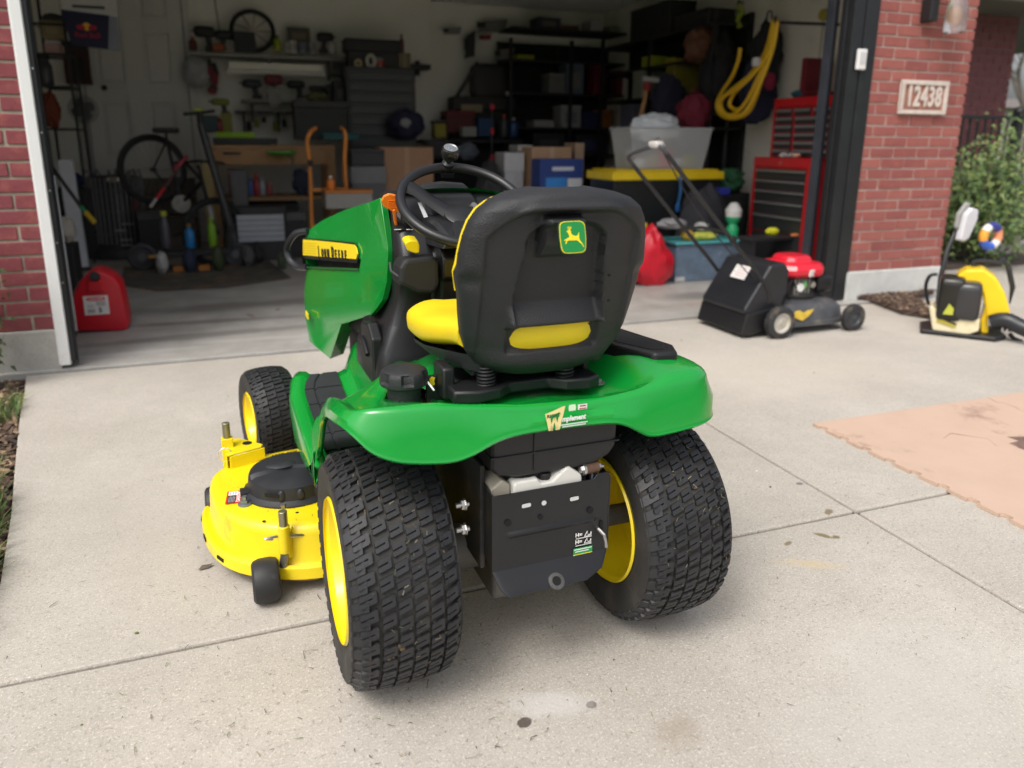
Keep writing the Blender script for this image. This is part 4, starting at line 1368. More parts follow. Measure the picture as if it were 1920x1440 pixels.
for i, (y, w, z0, z1) in enumerate(((-.085, .165, .755, .800), (-.05, .195, .757, .800), (.1, .235, .758, .784), (.20, .235, .757, .776), (.29, .19, .760, .772))):
    rows.append([(-w, y, z1), (-w * .985, y, z1 - .014), (-w * .93, y, z0), (w * .93, y, z0), (w * .985, y, z1 - .014), (w, y, z1)])
b.grid(rows); b.add(rows[-1], [tuple(range(6))]); b.add(rows[0], [tuple(range(6))])
b.build('seat_pan', grain_plastic, tr, smooth=25, bevel=.005, loc=(SX_, 0, 0))
b = MB()
rows = []
for z in (.80, .815, .83, .845, .86, .875, .885):
    rows.append([(x, y_back(z) + .014 + .02 * (abs(x) / .12) ** 3 + 6 * (z - .845) ** 2, z) for x in [-.125 + .25 * k / 14 for k in range(15)]])
b.grid(rows)
o = b.build('cushion_roll', vinyl, tr, smooth=60, loc=(SX_, 0, 0))
# scuffs and rivets on the shell
for (u, v) in ((1142, 516), (1141, 563)):
    p = la(u, v, y=y_back(.95) - .004)
    MB().lathe([(.0035, -.002), (.0035, .001)], (0, 0, 0), 'y', 10).build('shell_hole', void, tr, loc=p)
# emblem: rounded badge with a leaping deer
ep = la(1068.5, 436, y=-.237)
eg = bpy.data.objects.new('seat_emblem', None); COL.objects.link(eg); eg.parent = tr
eg.location = (SX_ - .016, -.2535, 1.082); eg.rotation_euler = (math.radians(-13), 0, 0)
def badge(w, h, n=8):
    pts = []
    for k in range(4 * n):
        a = 2 * PI * k / (4 * n)
        e = .36
        pts.append((w * math.copysign(abs(math.cos(a)) ** e, math.cos(a)), h * math.copysign(abs(math.sin(a)) ** e, math.sin(a))))
    return [(x * (1 - .06 * max(0, -z / h)), z) for x, z in pts]
eg.scale = (.93, .93, .93)
MB().prism(badge(.0345, .038), -.0030, .004, ax='y').build('emblem_base', mat('emblem_dark', (.005, .03, .012), .3), eg, smooth=0, bevel=.001)
MB().prism(badge(.0316, .0351), -.0040, .0, ax='y').build('emblem_border', sign_yel, eg, smooth=0)
MB().prism(badge(.0300, .0335), -.0046, .0, ax='y').build('emblem_field', mat('emblem_green', (.01, .24, .05), .3), eg, smooth=0)
DEER = [(-.021, -.004), (-.0135, -.001), (-.0085, .0015), (-.0095, .006), (-.0115, .0105), (-.0145, .0115), (-.0135, .0135), (-.010, .0145), (-.009, .0165), (-.0065, .016), (-.0045, .0125), (-.004, .008), (-.001, .0045), (.005, .003), (.010, .0035), (.0125, .0065), (.0135, .0095), (.0142, .009), (.0138, .004), (.0135, -.001), (.0155, -.0065), (.0205, -.0125), (.0235, -.0195), (.0225, -.0198), (.0190, -.0135), (.0135, -.0095), (.0085, -.0055), (.002, -.0055), (-.005, -.0055), (-.0105, -.0055), (-.0145, -.0065), (-.0165, -.0115), (-.0185, -.0120), (-.0185, -.0105), (-.0175, -.0070), (-.0155, -.0045), (-.0205, -.0060)]
MB().prism([(x * 1.05, (z - .001) * 1.12) for x, z in DEER], -.0054, -.0040, ax='y').build('emblem_deer', sign_yel, eg, smooth=0)
b = MB()
for a in ([(-.0085, .0155), (-.0105, .0195), (-.0090, .0235)], [(-.0105, .0195), (-.0130, .0215)], [(-.0065, .0155), (-.0050, .0195), (-.0035, .0230)], [(-.0050, .0195), (-.0020, .0200)], [(-.0075, .016), (-.0072, .0225)]):
    for p0, p1 in zip(a, a[1:]): b.beam((p0[0], -.0047, p0[1]), (p1[0], -.0047, p1[1]), .0012, .0014, up=(0, 1, 0))
b.build('emblem_antlers', sign_yel, eg, smooth=0)

# suspension under the seat
b = MB()
b.prism([(-.205, -.10), (-.205, -.045), (-.165, -.02), (-.10, -.028), (.09, -.028), (.13, -.02), (.165, -.045), (.165, -.10), (.13, -.115), (.075, -.105), (.04, -.075), (-.06, -.075), (-.095, -.105), (-.15, -.115)], .695, .725)
b.box(-.16, -.02, .69, .15, .12, .712).box(-.215, -.05, .69, -.185, .03, .765).box(.15, -.04, .70, .168, .22, .745)
b.build('suspension_base', black_plastic, tr, smooth=30, bevel=.006)
MB().prism([(-.15, -.06), (.15, -.06), (.15, .2), (-.15, .2)], .742, .772).build('pivot_frame', black_plastic, tr, smooth=0, bevel=.006)
for sx in (-.118, .082):
    pts = []
    for k in range(90):
        a = k / 89 * 2 * PI * 6
        pts.append((sx + .020 * math.cos(a), -.075 + .020 * math.sin(a), .722 + .05 * k / 89))
    MB().tube(pts, .0034, n=6).build('seat_spring', black_plastic, tr)
# white lever and grey tag by the cap
MB().tube([la(800, 714, y=-.03), la(814, 732, y=-.06)], .0022).build('release_lever', white_ink, tr)
p = la(813, 716, y=.0)
MB().prism([(-.010, .008), (-.004, .014), (.004, .010), (.001, .003), (.003, -.006), (-.004, -.010), (-.010, -.003)], -.0008, .0008, ax='y').build('park_tag', sign_yel, tr, smooth=0, loc=p)
b = MB().box(-.24, .0, .66, -.185, .012, .735).build('tag_plate', black_plastic, tr, smooth=0, bevel=.003)
# ---- hood -------------------------------------------------------------------
def V(u, v, y): return la(u, v, y=y)
ST = [  # stations from the front back: y, then the points down the side
    (1.55, [(578, 432), (572, 449), (572, 478), (575, 501), (571, 545), (572, 592), (580, 640)]),
    (1.34, [(604, 413), (600, 451), (601, 480.5), (606, 502.5), (600, 555), (602, 592), (596, 653)]),
    (1.02, [(645, 394), (640, 455), (645, 483.5), (648, 504), (640, 552), (632, 577), (620, 612)]),
    (.82, [(671, 386), (672, 459), (677, 486), (674, 505), (672, 545), (663, 571), (650, 605)]),
    (.64, [(693, 379.5), (697, 425), (709, 474), (722, 505), (722, 535), (706, 562), (694, 591)])]
def on_plane(u, v, o, n):
    c = TI @ CAM_P
    r = TI.to_3x3() @ (CAM_R @ Vector((u - PPX, -(v - PPY), -FPX)))
    return c + r * ((o - c).dot(n) / r.dot(n))
HA, HF = V(727, 500, .55), V(572, 500, 1.55)
hd1 = (HF - HA); hn = hd1.cross(Vector((.03, 0, 1))).normalized()
ln0, ln1 = on_plane(706, 562, HA, hn), on_plane(574, 592, HA, hn)
ln_n = (ln1 - ln0).cross(Vector((.10, 0, -1))).normalized()
side = []
for y, pts in ST:
    row = [V(*pts[0], y)] + [on_plane(u, v, HA, hn) for u, v in pts[1:6]] + [on_plane(*pts[6], ln0, ln_n)]
    side.append(row)
for i, r in enumerate(side):                       # keep the nose a little rounder
    pass
hb = MB()
for sx in (1, -1):
    F = lambda p: (p.x * sx, p.y, p.z)
    rows = [[F(p) for p in r] for r in side]
    n = len(rows[0])
    for i in range(4):
        for k in range(n - 1):
            if k == 2 and i < 3: continue                      # the vent opening
            hb.add([rows[i][k], rows[i][k + 1], rows[i + 1][k + 1], rows[i + 1][k]], [(0, 1, 2, 3)])
    # bright bevel along the rear edge
    o = [F(V(713, 371, .60)), F(V(727, 463, .55)), F(V(727, 480, .545)), F(V(725, 526, .55)), F(V(716, 563, .555)), F(V(706, 578, .575)), F(V(693, 593, .61))]
    q = rows[4]
    hb.add(o + q, [(0, 1, 8, 7), (1, 2, 9, 8), (2, 3, 10, 9), (3, 4, 11, 10), (4, 5, 12, 11), (5, 6, 13, 12)])
    # edge return inward
    inn = [(p[0] - sx * -.02 if p[0] < 0 else p[0] - .02, p[1] + .01, p[2]) for p in o]
    hb.add(o + inn, [(i, i + 1, 8 + i, 7 + i) for i in range(6)])
    # lower front panel
    lo = [F(on_plane(592, 650, ln0, ln_n)), F(on_plane(619, 673, ln0, ln_n)), F(on_plane(640, 608, ln0, ln_n))]
    hb.add([rows[0][5], rows[0][6], rows[1][6], rows[2][6]] + lo, [(1, 2, 4), (2, 3, 6, 5), (2, 5, 4)])
    hb.add(lo + [(p[0] * .8, p[1] + .02, p[2] + .01) for p in lo], [(0, 1, 4, 3), (1, 2, 5, 4)])
# top: crowned across
def crown(p, k): return (p.x * (1 - k), p.y, p.z + .030 * (1 - (1 - k) ** 2))
tops = [side[i][0] for i in range(5)] + [V(713, 371, .60)]
rows = []
for p in tops:
    row = []
    for j in range(13):
        t = -1 + 2 * j / 12
        row.append((p.x * -t, p.y + (.05 * (1 - t * t) if p.y > 1.5 else 0), p.z + .026 * (1 - t * t) ** .8))
    rows.append(row)
hb.grid(rows)
# nose
p0 = side[0]
nose = []
for k, p in enumerate(p0):
    row = []
    for j in range(13):
        t = -1 + 2 * j / 12
        row.append((p.x * -t, p.y + .12 * (1 - t * t) * (.35 if k == 0 else 1) + (.05 * (1 - t * t) if k == 0 else 0) * .2, p.z + (.026 * (1 - t * t) ** .8 if k == 0 else 0)))
    nose.append(row)
hb.grid(nose)
hood = hb.build('hood', green, tr, smooth=22)
bvh = hood.modifiers.new('bevel', 'BEVEL'); bvh.width = .006; bvh.segments = 2; bvh.limit_method = 'ANGLE'; bvh.angle_limit = math.radians(25)
# dark engine bay seen through the side vents and below the hood
b = MB()
b.prism([(side[i][2].y, side[i][2].x * .86) for i in range(5)] + [(side[i][2].y, -side[i][2].x * .86) for i in range(4, -1, -1)], .60, .90, M=Matrix(((0, 1, 0, 0), (1, 0, 0, 0), (0, 0, 1, 0), (0, 0, 0, 1))))
b.box(-.17, .62, .30, .17, 1.5, .62)
b.build('engine_bay', dusty_black, tr, smooth=0)
# badge strip, vent lip and brush guard on both sides
def on_side(sx, lift):
    def f(i, k, t=0.0, kk=None):
        p = side[i][k]
        return Vector((sx * (p.x - lift), p.y, p.z))
    return f
for sx in (1, -1):
    f = on_side(sx, .004)
    A = [f(0, 1), f(1, 1), f(2, 1), f(3, 1)]
    Bp = [f(0, 2), f(1, 2), f(2, 2), f(3, 2)]
    lerp = lambda a, c, t: a + (c - a) * t
    b = MB()
    out = Vector((-sx * .003, 0, 0))
    T_ = [A[0], A[1], A[2], lerp(A[2], A[3], .92), lerp(A[3], Bp[3], .25), lerp(A[3], Bp[3], .62)]
    L0 = [Bp[0], Bp[1], Bp[2], lerp(Bp[2], Bp[3], .86)]
    poly = T_ + L0[::-1]
    inset = [lerp(p, lerp(Bp[2], A[1], .5), .0) for p in poly]
    # dark backing a little larger
    ctr = sum(poly, Vector()) / len(poly)
    backp = [p + Vector((0, 0, .006 if i < 4 else -.014)) for i, p in enumerate(poly)]
    b.add([p for p in backp] + [p - out * -1 * 0 + out for p in backp], [tuple(range(len(poly), 2 * len(poly)))] + [(i, (i + 1) % len(poly), len(poly) + (i + 1) % len(poly), len(poly) + i) for i in range(len(poly))])
    bk = b.build('hood_badge', mat('badge_black', (.014, .016, .013), .3), tr, smooth=0)
    b = MB()
    yp = [p + out * 1.6 for p in poly]
    b.add(yp + [p + out * .6 for p in poly], [tuple(range(len(poly)))] + [(i, (i + 1) % len(poly), len(poly) + (i + 1) % len(poly), len(poly) + i) for i in range(len(poly))])
    b.build('badge_strip', sign_yel, bk, smooth=0)
    b = MB()
    for t in (.2, .36, .52, .68, .84):
        for j in range(1):
            a0, a1 = lerp(A[0], Bp[0], t) + out * 2, lerp(lerp(A[0], A[1], .9), lerp(Bp[0], Bp[1], .9), t) + out * 2
            b.tube([a0, a1], .0008, n=4)
    b.build('badge_line', mat('badge_dull', (.55, .43, .03), .5), bk, smooth=0)
    # maker's lettering
    c0, c1 = lerp(A[1], Bp[1], .55), lerp(A[3], Bp[3], .55)
    ax = (c1 - c0).normalized()
    if sx < 0: ax = -ax
    upv = Vector((0, 0, 1)); nrm_ = ax.cross(upv).normalized()
    if nrm_.x * -sx < 0: pass
    upv = nrm_.cross(ax).normalized() * -1 if nrm_.cross(ax).z < 0 else nrm_.cross(ax).normalized()
    M = Matrix((ax, upv, ax.cross(upv))).transposed()
    eul = M.to_euler()
    hgt = (A[2] - Bp[2]).length
    span = (c1 - c0).length
    mid = [lerp(A[i], Bp[i], .60) for i in (1, 2, 3)]
    def along(t):
        t = t if sx > 0 else 1 - t
        return lerp(mid[0], mid[1], t / .6) if t < .6 else lerp(mid[1], mid[2], (t - .6) / .4)
    x = .02
    for ch in 'JOHN DEERE':
        if ch == ' ': x += .035; continue
        cap_ = ch == 'J' or (ch == 'D')
        wd = .080 if not cap_ else .092
        tt_ = x if sx > 0 else 1 - x
        sg = (mid[1] - mid[0]) if tt_ < .6 else (mid[2] - mid[1])
        ax2 = sg.normalized() * (1 if sx > 0 else -1)
        up2 = (Vector((0, 0, 1)) - ax2 * ax2.z).normalized()
        M2 = Matrix((ax2, up2, ax2.cross(up2))).transposed()
        p_ = along(x) + M2.col[2] * .0075 + up2 * (-.010 if not cap_ else -.004)
        text(ch, 'lettering', hgt * (.94 if cap_ else .76), ink, bk, p_, tuple(M2.to_euler()), align='LEFT', sx=.78, ext=.0012, bold=.0007)
        x += wd
    b = MB()
    lp_ = [f(0, 3), f(1, 3), f(2, 3), f(3, 3)]
    b.tube([p + Vector((0, 0, .0)) for p in lp_], .004, n=6)
    b.build('vent_lip', mat('green_dark', (.012, .10, .02), .4), tr)
# guard bar round the nose
g = [(577, 433, 1.52), (556, 437, 1.56), (543, 452, 1.60), (538, 470, 1.62), (545, 490, 1.60), (560, 500, 1.56), (577, 501, 1.5)]
gp = [la(u, v, y=y) for u, v, y in g]
full = gp + [Vector((-p.x, p.y, p.z)) for p in gp[::-1]]
MB().tube(smooth_chain([tuple(p) for p in gp], 4), .014, n=10).build('brush_guard', mat('guard_black', (.015, .016, .02), .28), tr)
MB().tube(smooth_chain([(-p.x, p.y, p.z) for p in gp], 4), .014, n=10).build('brush_guard', mat('guard_black', (.015, .016, .02), .28), tr)
p = la(606, 598, y=1.25)
MB().box(-.003, -.035, -.010, .003, .035, .012).build('model_decal', sign_yel, tr, smooth=0, loc=(side[0][5].x - .003, 1.47, .565))

# ---- console and dash -------------------------------------------------------------
b = MB()
lv = [(.55, .262, .445, .80), (.60, .262, .440, .80), (.66, .250, .452, .80), (.74, .218, .475, .80), (.82, .190, .478, .8), (.875, .188, .468, .8), (.885, .187, .45, .8), (.945, .187, .44, .8), (.958, .186, .455, .8), (1.0, .184, .49, .8), (1.06, .178, .545, .8), (1.10, .172, .585, .80), (1.115, .15, .62, .78)]
rows = []
for z, hx, y0, y1 in lv:
    r = .03
    rows.append([(-hx, y1, z), (-hx, y0 + r, z), (-hx + r * .3, y0 + r * .3, z), (-hx + r, y0, z), (-.085, y0 - .0, z), (-.07, y0 - .035, z), (.07, y0 - .035, z), (.085, y0, z), (hx - r, y0, z), (hx - r * .3, y0 + r * .3, z), (hx, y0 + r, z), (hx, y1, z)])
b.grid(rows)
b.add(rows[-1], [tuple(range(12))])
b.build('console', console_m, tr, smooth=30, bevel=.006, seg=2)
b = MB()
for z in (.585,):
    b.tube([(-.255, .45, .592), (-.15, .41, .588), (.15, .41, .588), (.255, .45, .592)], .008, n=6)
b.build('console_lip', mat('grey_lip', (.06, .062, .07), .5), tr)
# lower recess of the console with the parking pedal link
b = MB().prism([(.50, .57), (.50, .70), (.56, .735), (.66, .72), (.70, .60), (.66, .57)], -.268, -.235, ax='x')
b.build('console_recess', mat('recess_black', (.009, .009, .010), .5), tr, smooth=0, bevel=.006)
MB().tube([(-.272, .55, .64), (-.272, .60, .668), (-.272, .66, .666)], .008, n=8).build('parking_pedal', frame_black, tr)
# storage lip with rounded front
b = MB()
c_ = [V(737, 470, .455), V(800, 492, .43), V(803, 514, .43), V(790, 540, .45), V(760, 520, .47), V(742, 495, .47)]
b.prism([(-.205, .875), (-.20, .925), (-.185, .95), (-.10, .955), (-.085, .935), (-.085, .872), (-.10, .842), (-.15, .846)], .405, .50, ax='y')
b.build('storage_box', mat('storage_black', (.0105, .0108, .012), .62, bump=.1, bs=300), tr, smooth=0, bevel=.014, seg=3)
MB().tube([la(731, 492, y=.44), la(733, 508, y=.43), la(748, 519, y=.42), la(770, 526, y=.41), la(792, 524, y=.41), la(803, 517, y=.41)], .0035, n=6).build('box_trim', mat('grey_lip', (.06, .062, .07), .5), tr)
# knobs and levers
kp = la(771, 460, y=.418)
MB().prism([(-.021, .008), (-.017, .016), (-.004, .019), (.016, .017), (.021, .004), (.022, -.020), (.010, -.021), (-.012, -.012)], -.012, .03, ax='y').build('yellow_knob', yellow, tr, smooth=0, bevel=.004, seg=3, loc=kp, rot=(math.radians(15), 0, 0))
lb, lt = la(746, 422, y=.525), la(735, 383, y=.50)
b = MB().beam(lb + Vector((0, .015, -.02)), lt + Vector((.004, 0, -.012)), .018, .008, up=(1, 0, 0))
b.build('throttle_stem', orange, tr, smooth=0, bevel=.002)
b = MB().prism([(1.3 * q_, 1.3 * w_) for q_, w_ in [(-.024, .010), (-.019, .020), (-.008, .025), (.006, .022), (.022, .008), (.022, -.006), (.016, -.018), (.004, -.018), (-.008, -.010), (-.020, -.002)]], -.006, .006, ax='y')
for z in (-.008, -.001, .006, .013): b.box(-.014, -.0085, z, .014, -.006, z + .003)
b.build('throttle_handle', orange, tr, smooth=0, bevel=.002, loc=lt, rot=(math.radians(20), 0, 0))
MB().box(-.014, -.003, -.05, .014, .003, .05).build('lever_slot', void, tr, smooth=0, loc=la(745, 410, y=.545), rot=(math.radians(-52), 0, 0))
MB().rbox((0, 0, 0), (.035, .03, .028), .5, 16, 8).build('choke_knob', black_plastic, tr, loc=la(763, 411, y=.50))
b = MB()
for (u, v, w) in ((745, 430, .020), (765, 430, .012), (772, 430, .004)):
    p = la(u, v, y=.488); b.box(p.x - w / 2, p.y - .004, p.z - .0012, p.x + w / 2, p.y - .003, p.z + .0012)
b.build('panel_marks', white_ink, tr, smooth=0)
p = la(792, 393, y=.50)
MB().prism([(-.012, .022), (-.002, .022), (.014, -.022), (.002, -.024)], -.001, .001, ax='y').build('panel_label', mat('label_grey', (.62, .64, .68), .4), tr, smooth=0, loc=p, rot=(math.radians(-20), 0, 0))
MB().box(-.018, -.001, -.004, .018, .001, .012).build('panel_icons', mat('icons_grey', (.22, .22, .22), .6), tr, smooth=0, loc=la(748, 460, y=.403)) if False else None
# instrument hood
b = MB()
rows = []
for (y, w, z, zs_) in ((.36, .075, 1.01, .98), (.44, .088, 1.045, .98), (.52, .098, 1.058, .98), (.585, .10, 1.064, .99), (.60, .098, 1.10, 1.0), (.64, .085, 1.136, 1.02), (.66, .082, 1.142, 1.02), (.72, .078, 1.118, 1.04)):
    rows.append([(-w - .012, y, zs_), (-w, y, z - .010), (-w + .012, y, z), (0, y, z + .006), (w - .012, y, z), (w, y, z - .010), (w + .012, y, zs_)])
b.grid(rows); b.add(rows[0], [tuple(range(7))]); b.add(rows[-1], [tuple(range(7))])
b.build('instrument_hood', console_m, tr, smooth=25, bevel=.004)
MB().prism([(-.060, .60), (-.066, .625), (-.05, .648), (.03, .65), (.055, .62), (.05, .598)], 0, .004, M=Matrix.Translation((0, -.012, 1.075)) @ Matrix.Rotation(0, 4, 'X')).build('gauge_lens', mat('gauge_dark', (.02, .02, .022), .1), tr, smooth=0) if False else None
# steering wheel
SWC, SWA, SWR = Vector((0, .439, 1.095)), math.radians(32.5), .182
sw = bpy.data.objects.new('steering_wheel', None); COL.objects.link(sw); sw.parent = tr
sw.location = SWC; sw.rotation_euler = (SWA, 0, 0)
b = MB()
n_ = 64
b.tube([(SWR * math.cos(2 * PI * k / n_), SWR * math.sin(2 * PI * k / n_), 0) for k in range(n_)], .0142, n=12, closed=True)
b.build('wheel_rim', console_m, sw)
for a, w in ((146, 1), (348, 1), (255, 1)):
    a = math.radians(a)
    b = MB()
    d = Vector((math.cos(a), math.sin(a), 0))
    pts = [d * (SWR - .004), d * .145 + Vector((0, 0, -.006)), d * .10 + Vector((0, 0, -.022)), d * .05 + Vector((0, 0, -.036)), d * .02 + Vector((0, 0, -.042))]
    rows = []
    sd = Vector((-d.y, d.x, 0))
    for p, ww in zip(pts, (.032, .024, .025, .030, .036)):
        rows.append([p - sd * ww + Vector((0, 0, -.006)), p - sd * ww * .6 + Vector((0, 0, .006)), p + Vector((0, 0, .008)), p + sd * ww * .6 + Vector((0, 0, .006)), p + sd * ww + Vector((0, 0, -.006)), p + Vector((0, 0, -.012))])
    b.grid(rows, closed=True)
    b.build('spoke', console_m, sw, smooth=50)
MB().lathe([(.05, -.07), (.055, -.05), (.052, -.036), (.04, -.030), (.001, -.028)], n=28).lathe([(.028, -.24), (.03, -.06)], n=16).build('hub', console_m, sw)
MB().lathe([(.017, -.004), (.019, .016), (.011, .024), (.010, .030), (.022, .034), (.0275, .046), (.0275, .058), (.024, .066), (.020, .068)], (0, SWR, 0), n=28).box(-.02, SWR - .02, -.024, .02, SWR + .02, -.010).build('spinner_knob', mat('knob_gloss', (.012, .012, .013), .15), sw, bevel=0)
b = MB().lathe([(.0200, .0682), (.0210, .0698), (.0185, .0702), (.0170, .0684)], (0, SWR, 0), n=28, caps=False)
b.build('knob_ring', steel, sw)
b = MB().lathe([(.017, .0684), (.008, .0694), (.001, .0696)], (0, SWR, 0), n=20, caps=False)
b.build('knob_cap', mat('knob_cap_grey', (.28, .31, .31), .25, metal=.6, var=.4, vs=200), sw)
# key switch right of the dash
MB().cyl(la(885, 390, y=.50), la(885, 390, y=.50) + Vector((.004, -.012, .01)), .010, n=16).build('key_switch', dull_steel, tr)

# ---- mower deck -----------------------------------------------------------------
dk = bpy.data.objects.new('mower_deck', None); COL.objects.link(dk); dk.parent = tr
dk.location = (-.004, .0615, -.03)
half = [(0, .30), (-.30, .300), (-.47, .305), (-.555, .33), (-.645, .385), (-.705, .455), (-.742, .55), (-.760, .66), (-.760, .75), (-.735, .82), (-.67, .87), (-.58, .90), (-.40, .92), (0, .92)]
hs = smooth_chain(half, 3)
loop = hs + [(-x, y) for x, y in hs[-2:0:-1]]
def scale_in(pts, d, z):
    out = []
    n = len(pts)
    for i in range(n):
        a, c = Vector(pts[i - 1]), Vector(pts[(i + 1) % n])
        t = (c - a).normalized()
        out.append((pts[i][0] - t.y * d * -1 * -1, pts[i][1] + t.x * d * -1, z))
    return out
# orientation: loop runs left along the back and forward -> inward is to the right of travel
def ring(d, z):
    out = []
    n = len(loop)
    for i in range(n):
        a, c = Vector(loop[i - 1]), Vector(loop[(i + 1) % n])
        t = (c - a).normalized()
        out.append((loop[i][0] + t.y * d, loop[i][1] - t.x * d, z))
    return out
b = MB()
RR = [ring(-.014, .072), ring(-.024, .080), ring(-.022, .112), ring(-.012, .118), ring(.0, .112), ring(.004, .118), ring(.008, .200), ring(.013, .218), ring(.024, .227), ring(.042, .230)]
b.grid(RR, closed=True)
b.add(ring(.042, .230), [tuple(range(len(loop)))])
b.grid([ring(-.012, .072), ring(.006, .074), ring(.012, .18)], closed=True)
b.build('deck_shell', deck_yellow, dk, smooth=40)
# worn lower rim
b = MB()
b.tube([(x, y, .071) for x, y, z in ring(-.011, 0)[6:34]], .004, n=6)
b.build('worn_edge', mat('rust_edge', (.20, .11, .05), .7, var=.5, vs=25), dk)
# rim slots
for i in (15, 19, 23):
    pts = ring(-.0245, .096)
    MB().beam(pts[i], pts[i + 1], .003, .010).build('rim_slot', void, dk, smooth=0)
# round black pulley cover
b = MB()
rows = []
cx, cy = -.505, .585
for (r, z) in ((.150, .2312), (.150, .236), (.143, .240), (.135, .246), (.131, .285), (.126, .296), (.112, .302), (.06, .304), (.001, .305)):
    rows.append([(cx + r * math.cos(2 * PI * k / 56), cy + r * (.98) * math.sin(2 * PI * k / 56), z - (.010 if (r < .13 and math.sin(2 * PI * k / 56) < -.2) else 0)) for k in range(56)])
b.grid(rows, closed=True)
b.box(cx - .158, cy - .03, .231, cx - .125, cy + .01, .248)
b.box(cx + .02, cy - .12, .231, cx + .30, cy + .14, .27)
b.build('pulley_cover', mat('cover_black', (.02, .021, .025), .5, var=.15, vs=12, bump=.1, bs=150), dk, smooth=30)
b = MB()
for k in range(3):
    a = -1.9 + k * .42
    b.ball((cx + .132 * math.cos(a), cy + .13 * math.sin(a), .262), (.012, .008, .020), 10, 8)
b.build('cover_rib', mat('cover_black', (.02, .021, .025), .5), dk)
MB().obox((cx - .07, cy - .117, .268), (.045, .004, .010), (0, 0, -.55)).build('cover_slot', void, dk, smooth=0)
MB().ball((cx - .03, cy + .02, .303), (.05, .03, .008), 16, 6).build('cover_bulge', mat('cover_black', (.02, .021, .025), .5), dk)
# bolt with washer
p = la(462, 945, z=.2315)
MB().lathe([(.020, 0), (.020, .003), (.014, .005)], n=18).lathe([(.012, .004), (.012, .014)], n=6).lathe([(.008, .014), (.008, .026)], n=6).build('spindle_bolt', mat('zinc_grey', (.28, .32, .36), .42, metal=.8), dk, smooth=30, loc=p)
p = la(536, 952, z=.2315)
MB().lathe([(.008, 0), (.008, .012)], n=6).build('spindle_bolt', dull_steel, dk, smooth=30, loc=(p.x, p.y, .2315))
for (u, v) in ((475, 934), (499, 978), (466, 907), (530, 965), (563, 961)):
    p = la(u, v, z=.2312)
    MB().lathe([(.005, 0), (.005, .0006)], n=10).build('deck_hole', void, dk, loc=p)
b = MB(); r = random.Random(44)
for _ in range(170):
    x, y = r.uniform(-.74, -.42), r.uniform(.36, .86)
    if (x + .505) ** 2 + (y - .585) ** 2 < .152 ** 2: continue
    if _ < 60: a_ = r.uniform(0, 6.3); x, y = -.505 + .156 * math.cos(a_), .585 + .154 * math.sin(a_)
    if x < -.69 or (x < -.64 and y < .46): continue
    L, a_ = r.uniform(.002, .008), r.uniform(0, 6.3)
    dx, dy = math.cos(a_) * L, math.sin(a_) * L
    b.cur = r.randrange(2)
    b.add([(x, y, .2312), (x + dx - dy * .12, y + dy + dx * .12, .2316), (x + dx * 1.6, y + dy * 1.6, .2312), (x + dx + dy * .12, y + dy - dx * .12, .2314)], [(0, 1, 2, 3)])
tag(b.build('dried_grass', [mat('clip_moss', (.09, .10, .05), .9), mat('clip_dark', (.09, .08, .06), .9)], dk, smooth=0), kind='stuff')
# danger label
q = [la(u, v, z=.2325) for u, v in ((421, 919), (449, 916), (461, 943), (432, 948))]
c4 = sum(q, Vector()) / 4
lab = bpy.data.objects.new('danger_label', None); COL.objects.link(lab); lab.parent = dk
lab.location = (c4.x, c4.y, .2318); 
ex = (q[1] - q[0]).normalized(); lab.rotation_euler = (0, 0, math.atan2(ex.y, ex.x) + .0)
lw, lh = (q[1] - q[0]).length / 2, .042
MB().box(-lw, -lh, 0, lw, lh, .0006).build('label_sheet', red_ink, lab, smooth=0)
MB().box(-lw * .78, lh * .30, .0006, lw * .52, lh * .92, .001).build('label_picture', white_ink, lab, smooth=0)
MB().box(-lw * .78, -lh * .92, .0006, lw * .30, lh * .26, .001).build('label_panel', ink, lab, smooth=0)
b = MB()
for i in range(5):
    x0 = -lw * .66 + i * lw * .19
    b.box(x0, -lh * .82, .001, x0 + lw * .07, lh * (.16 if i % 2 else .05), .0014)
for i in range(3): b.box(-lw * .6 + i * lw * .36, lh * .4, .001, -lw * .42 + i * lw * .36, lh * .8, .0014)
b.build('label_print', mat('label_mix', (.45, .45, .45), .6), lab, smooth=0)
text('DANGER', 'lettering', .017, white_ink, lab, (lw * .68, 0, .0007), (0, 0, PI / 2), bold=.0004)
# deck lettering
t1, t2 = la(515, 855, z=.232), la(562, 846, z=.232)
dx = (t2 - t1); ang = math.atan2(dx.y, dx.x)
text('ACCEL DEEP', 'lettering', .026, ink, dk, (t1.lerp(t2, .5).x, t1.lerp(t2, .5).y + .012, .2322), (0, 0, ang), sx=.62, ext=.0003)
text('54A', 'lettering', .020, ink, dk, (t1.lerp(t2, .5).x, t1.lerp(t2, .5).y - .013, .2322), (0, 0, ang), sx=.8, ext=.0003)
# front gauge wheel bracket: folded gusset, pin and ring
b = MB()
Z = .2315
g0, g1, g2 = la(437, 868, z=Z), la(498, 855, z=Z), la(440, 832, z=Z + .05)
bx, by = g0.x, g0.y
b.prism([(bx - .018, by - .03), (bx + .10, by + .015), (bx + .105, by + .035), (bx + .03, by + .12), (bx - .018, by + .12)], Z + .038, Z + .044)
b.box(bx - .018, by - .03, Z - .03, bx - .012, by + .12, Z + .044)
b.prism([(bx - .018, Z - .01), (bx + .105, Z + .002), (bx + .105, Z + .042), (bx - .018, Z + .042)], by - .034, by - .029, ax='y', M=Matrix.Translation((bx, by, 0)) @ Matrix.Rotation(.36, 4, 'Z') @ Matrix.Translation((-bx, -by, 0)))
b.box(bx - .028, by + .04, Z - .10, bx + .010, by + .075, Z + .075)
b.build('wheel_bracket', deck_yellow, dk, smooth=0, bevel=.004)
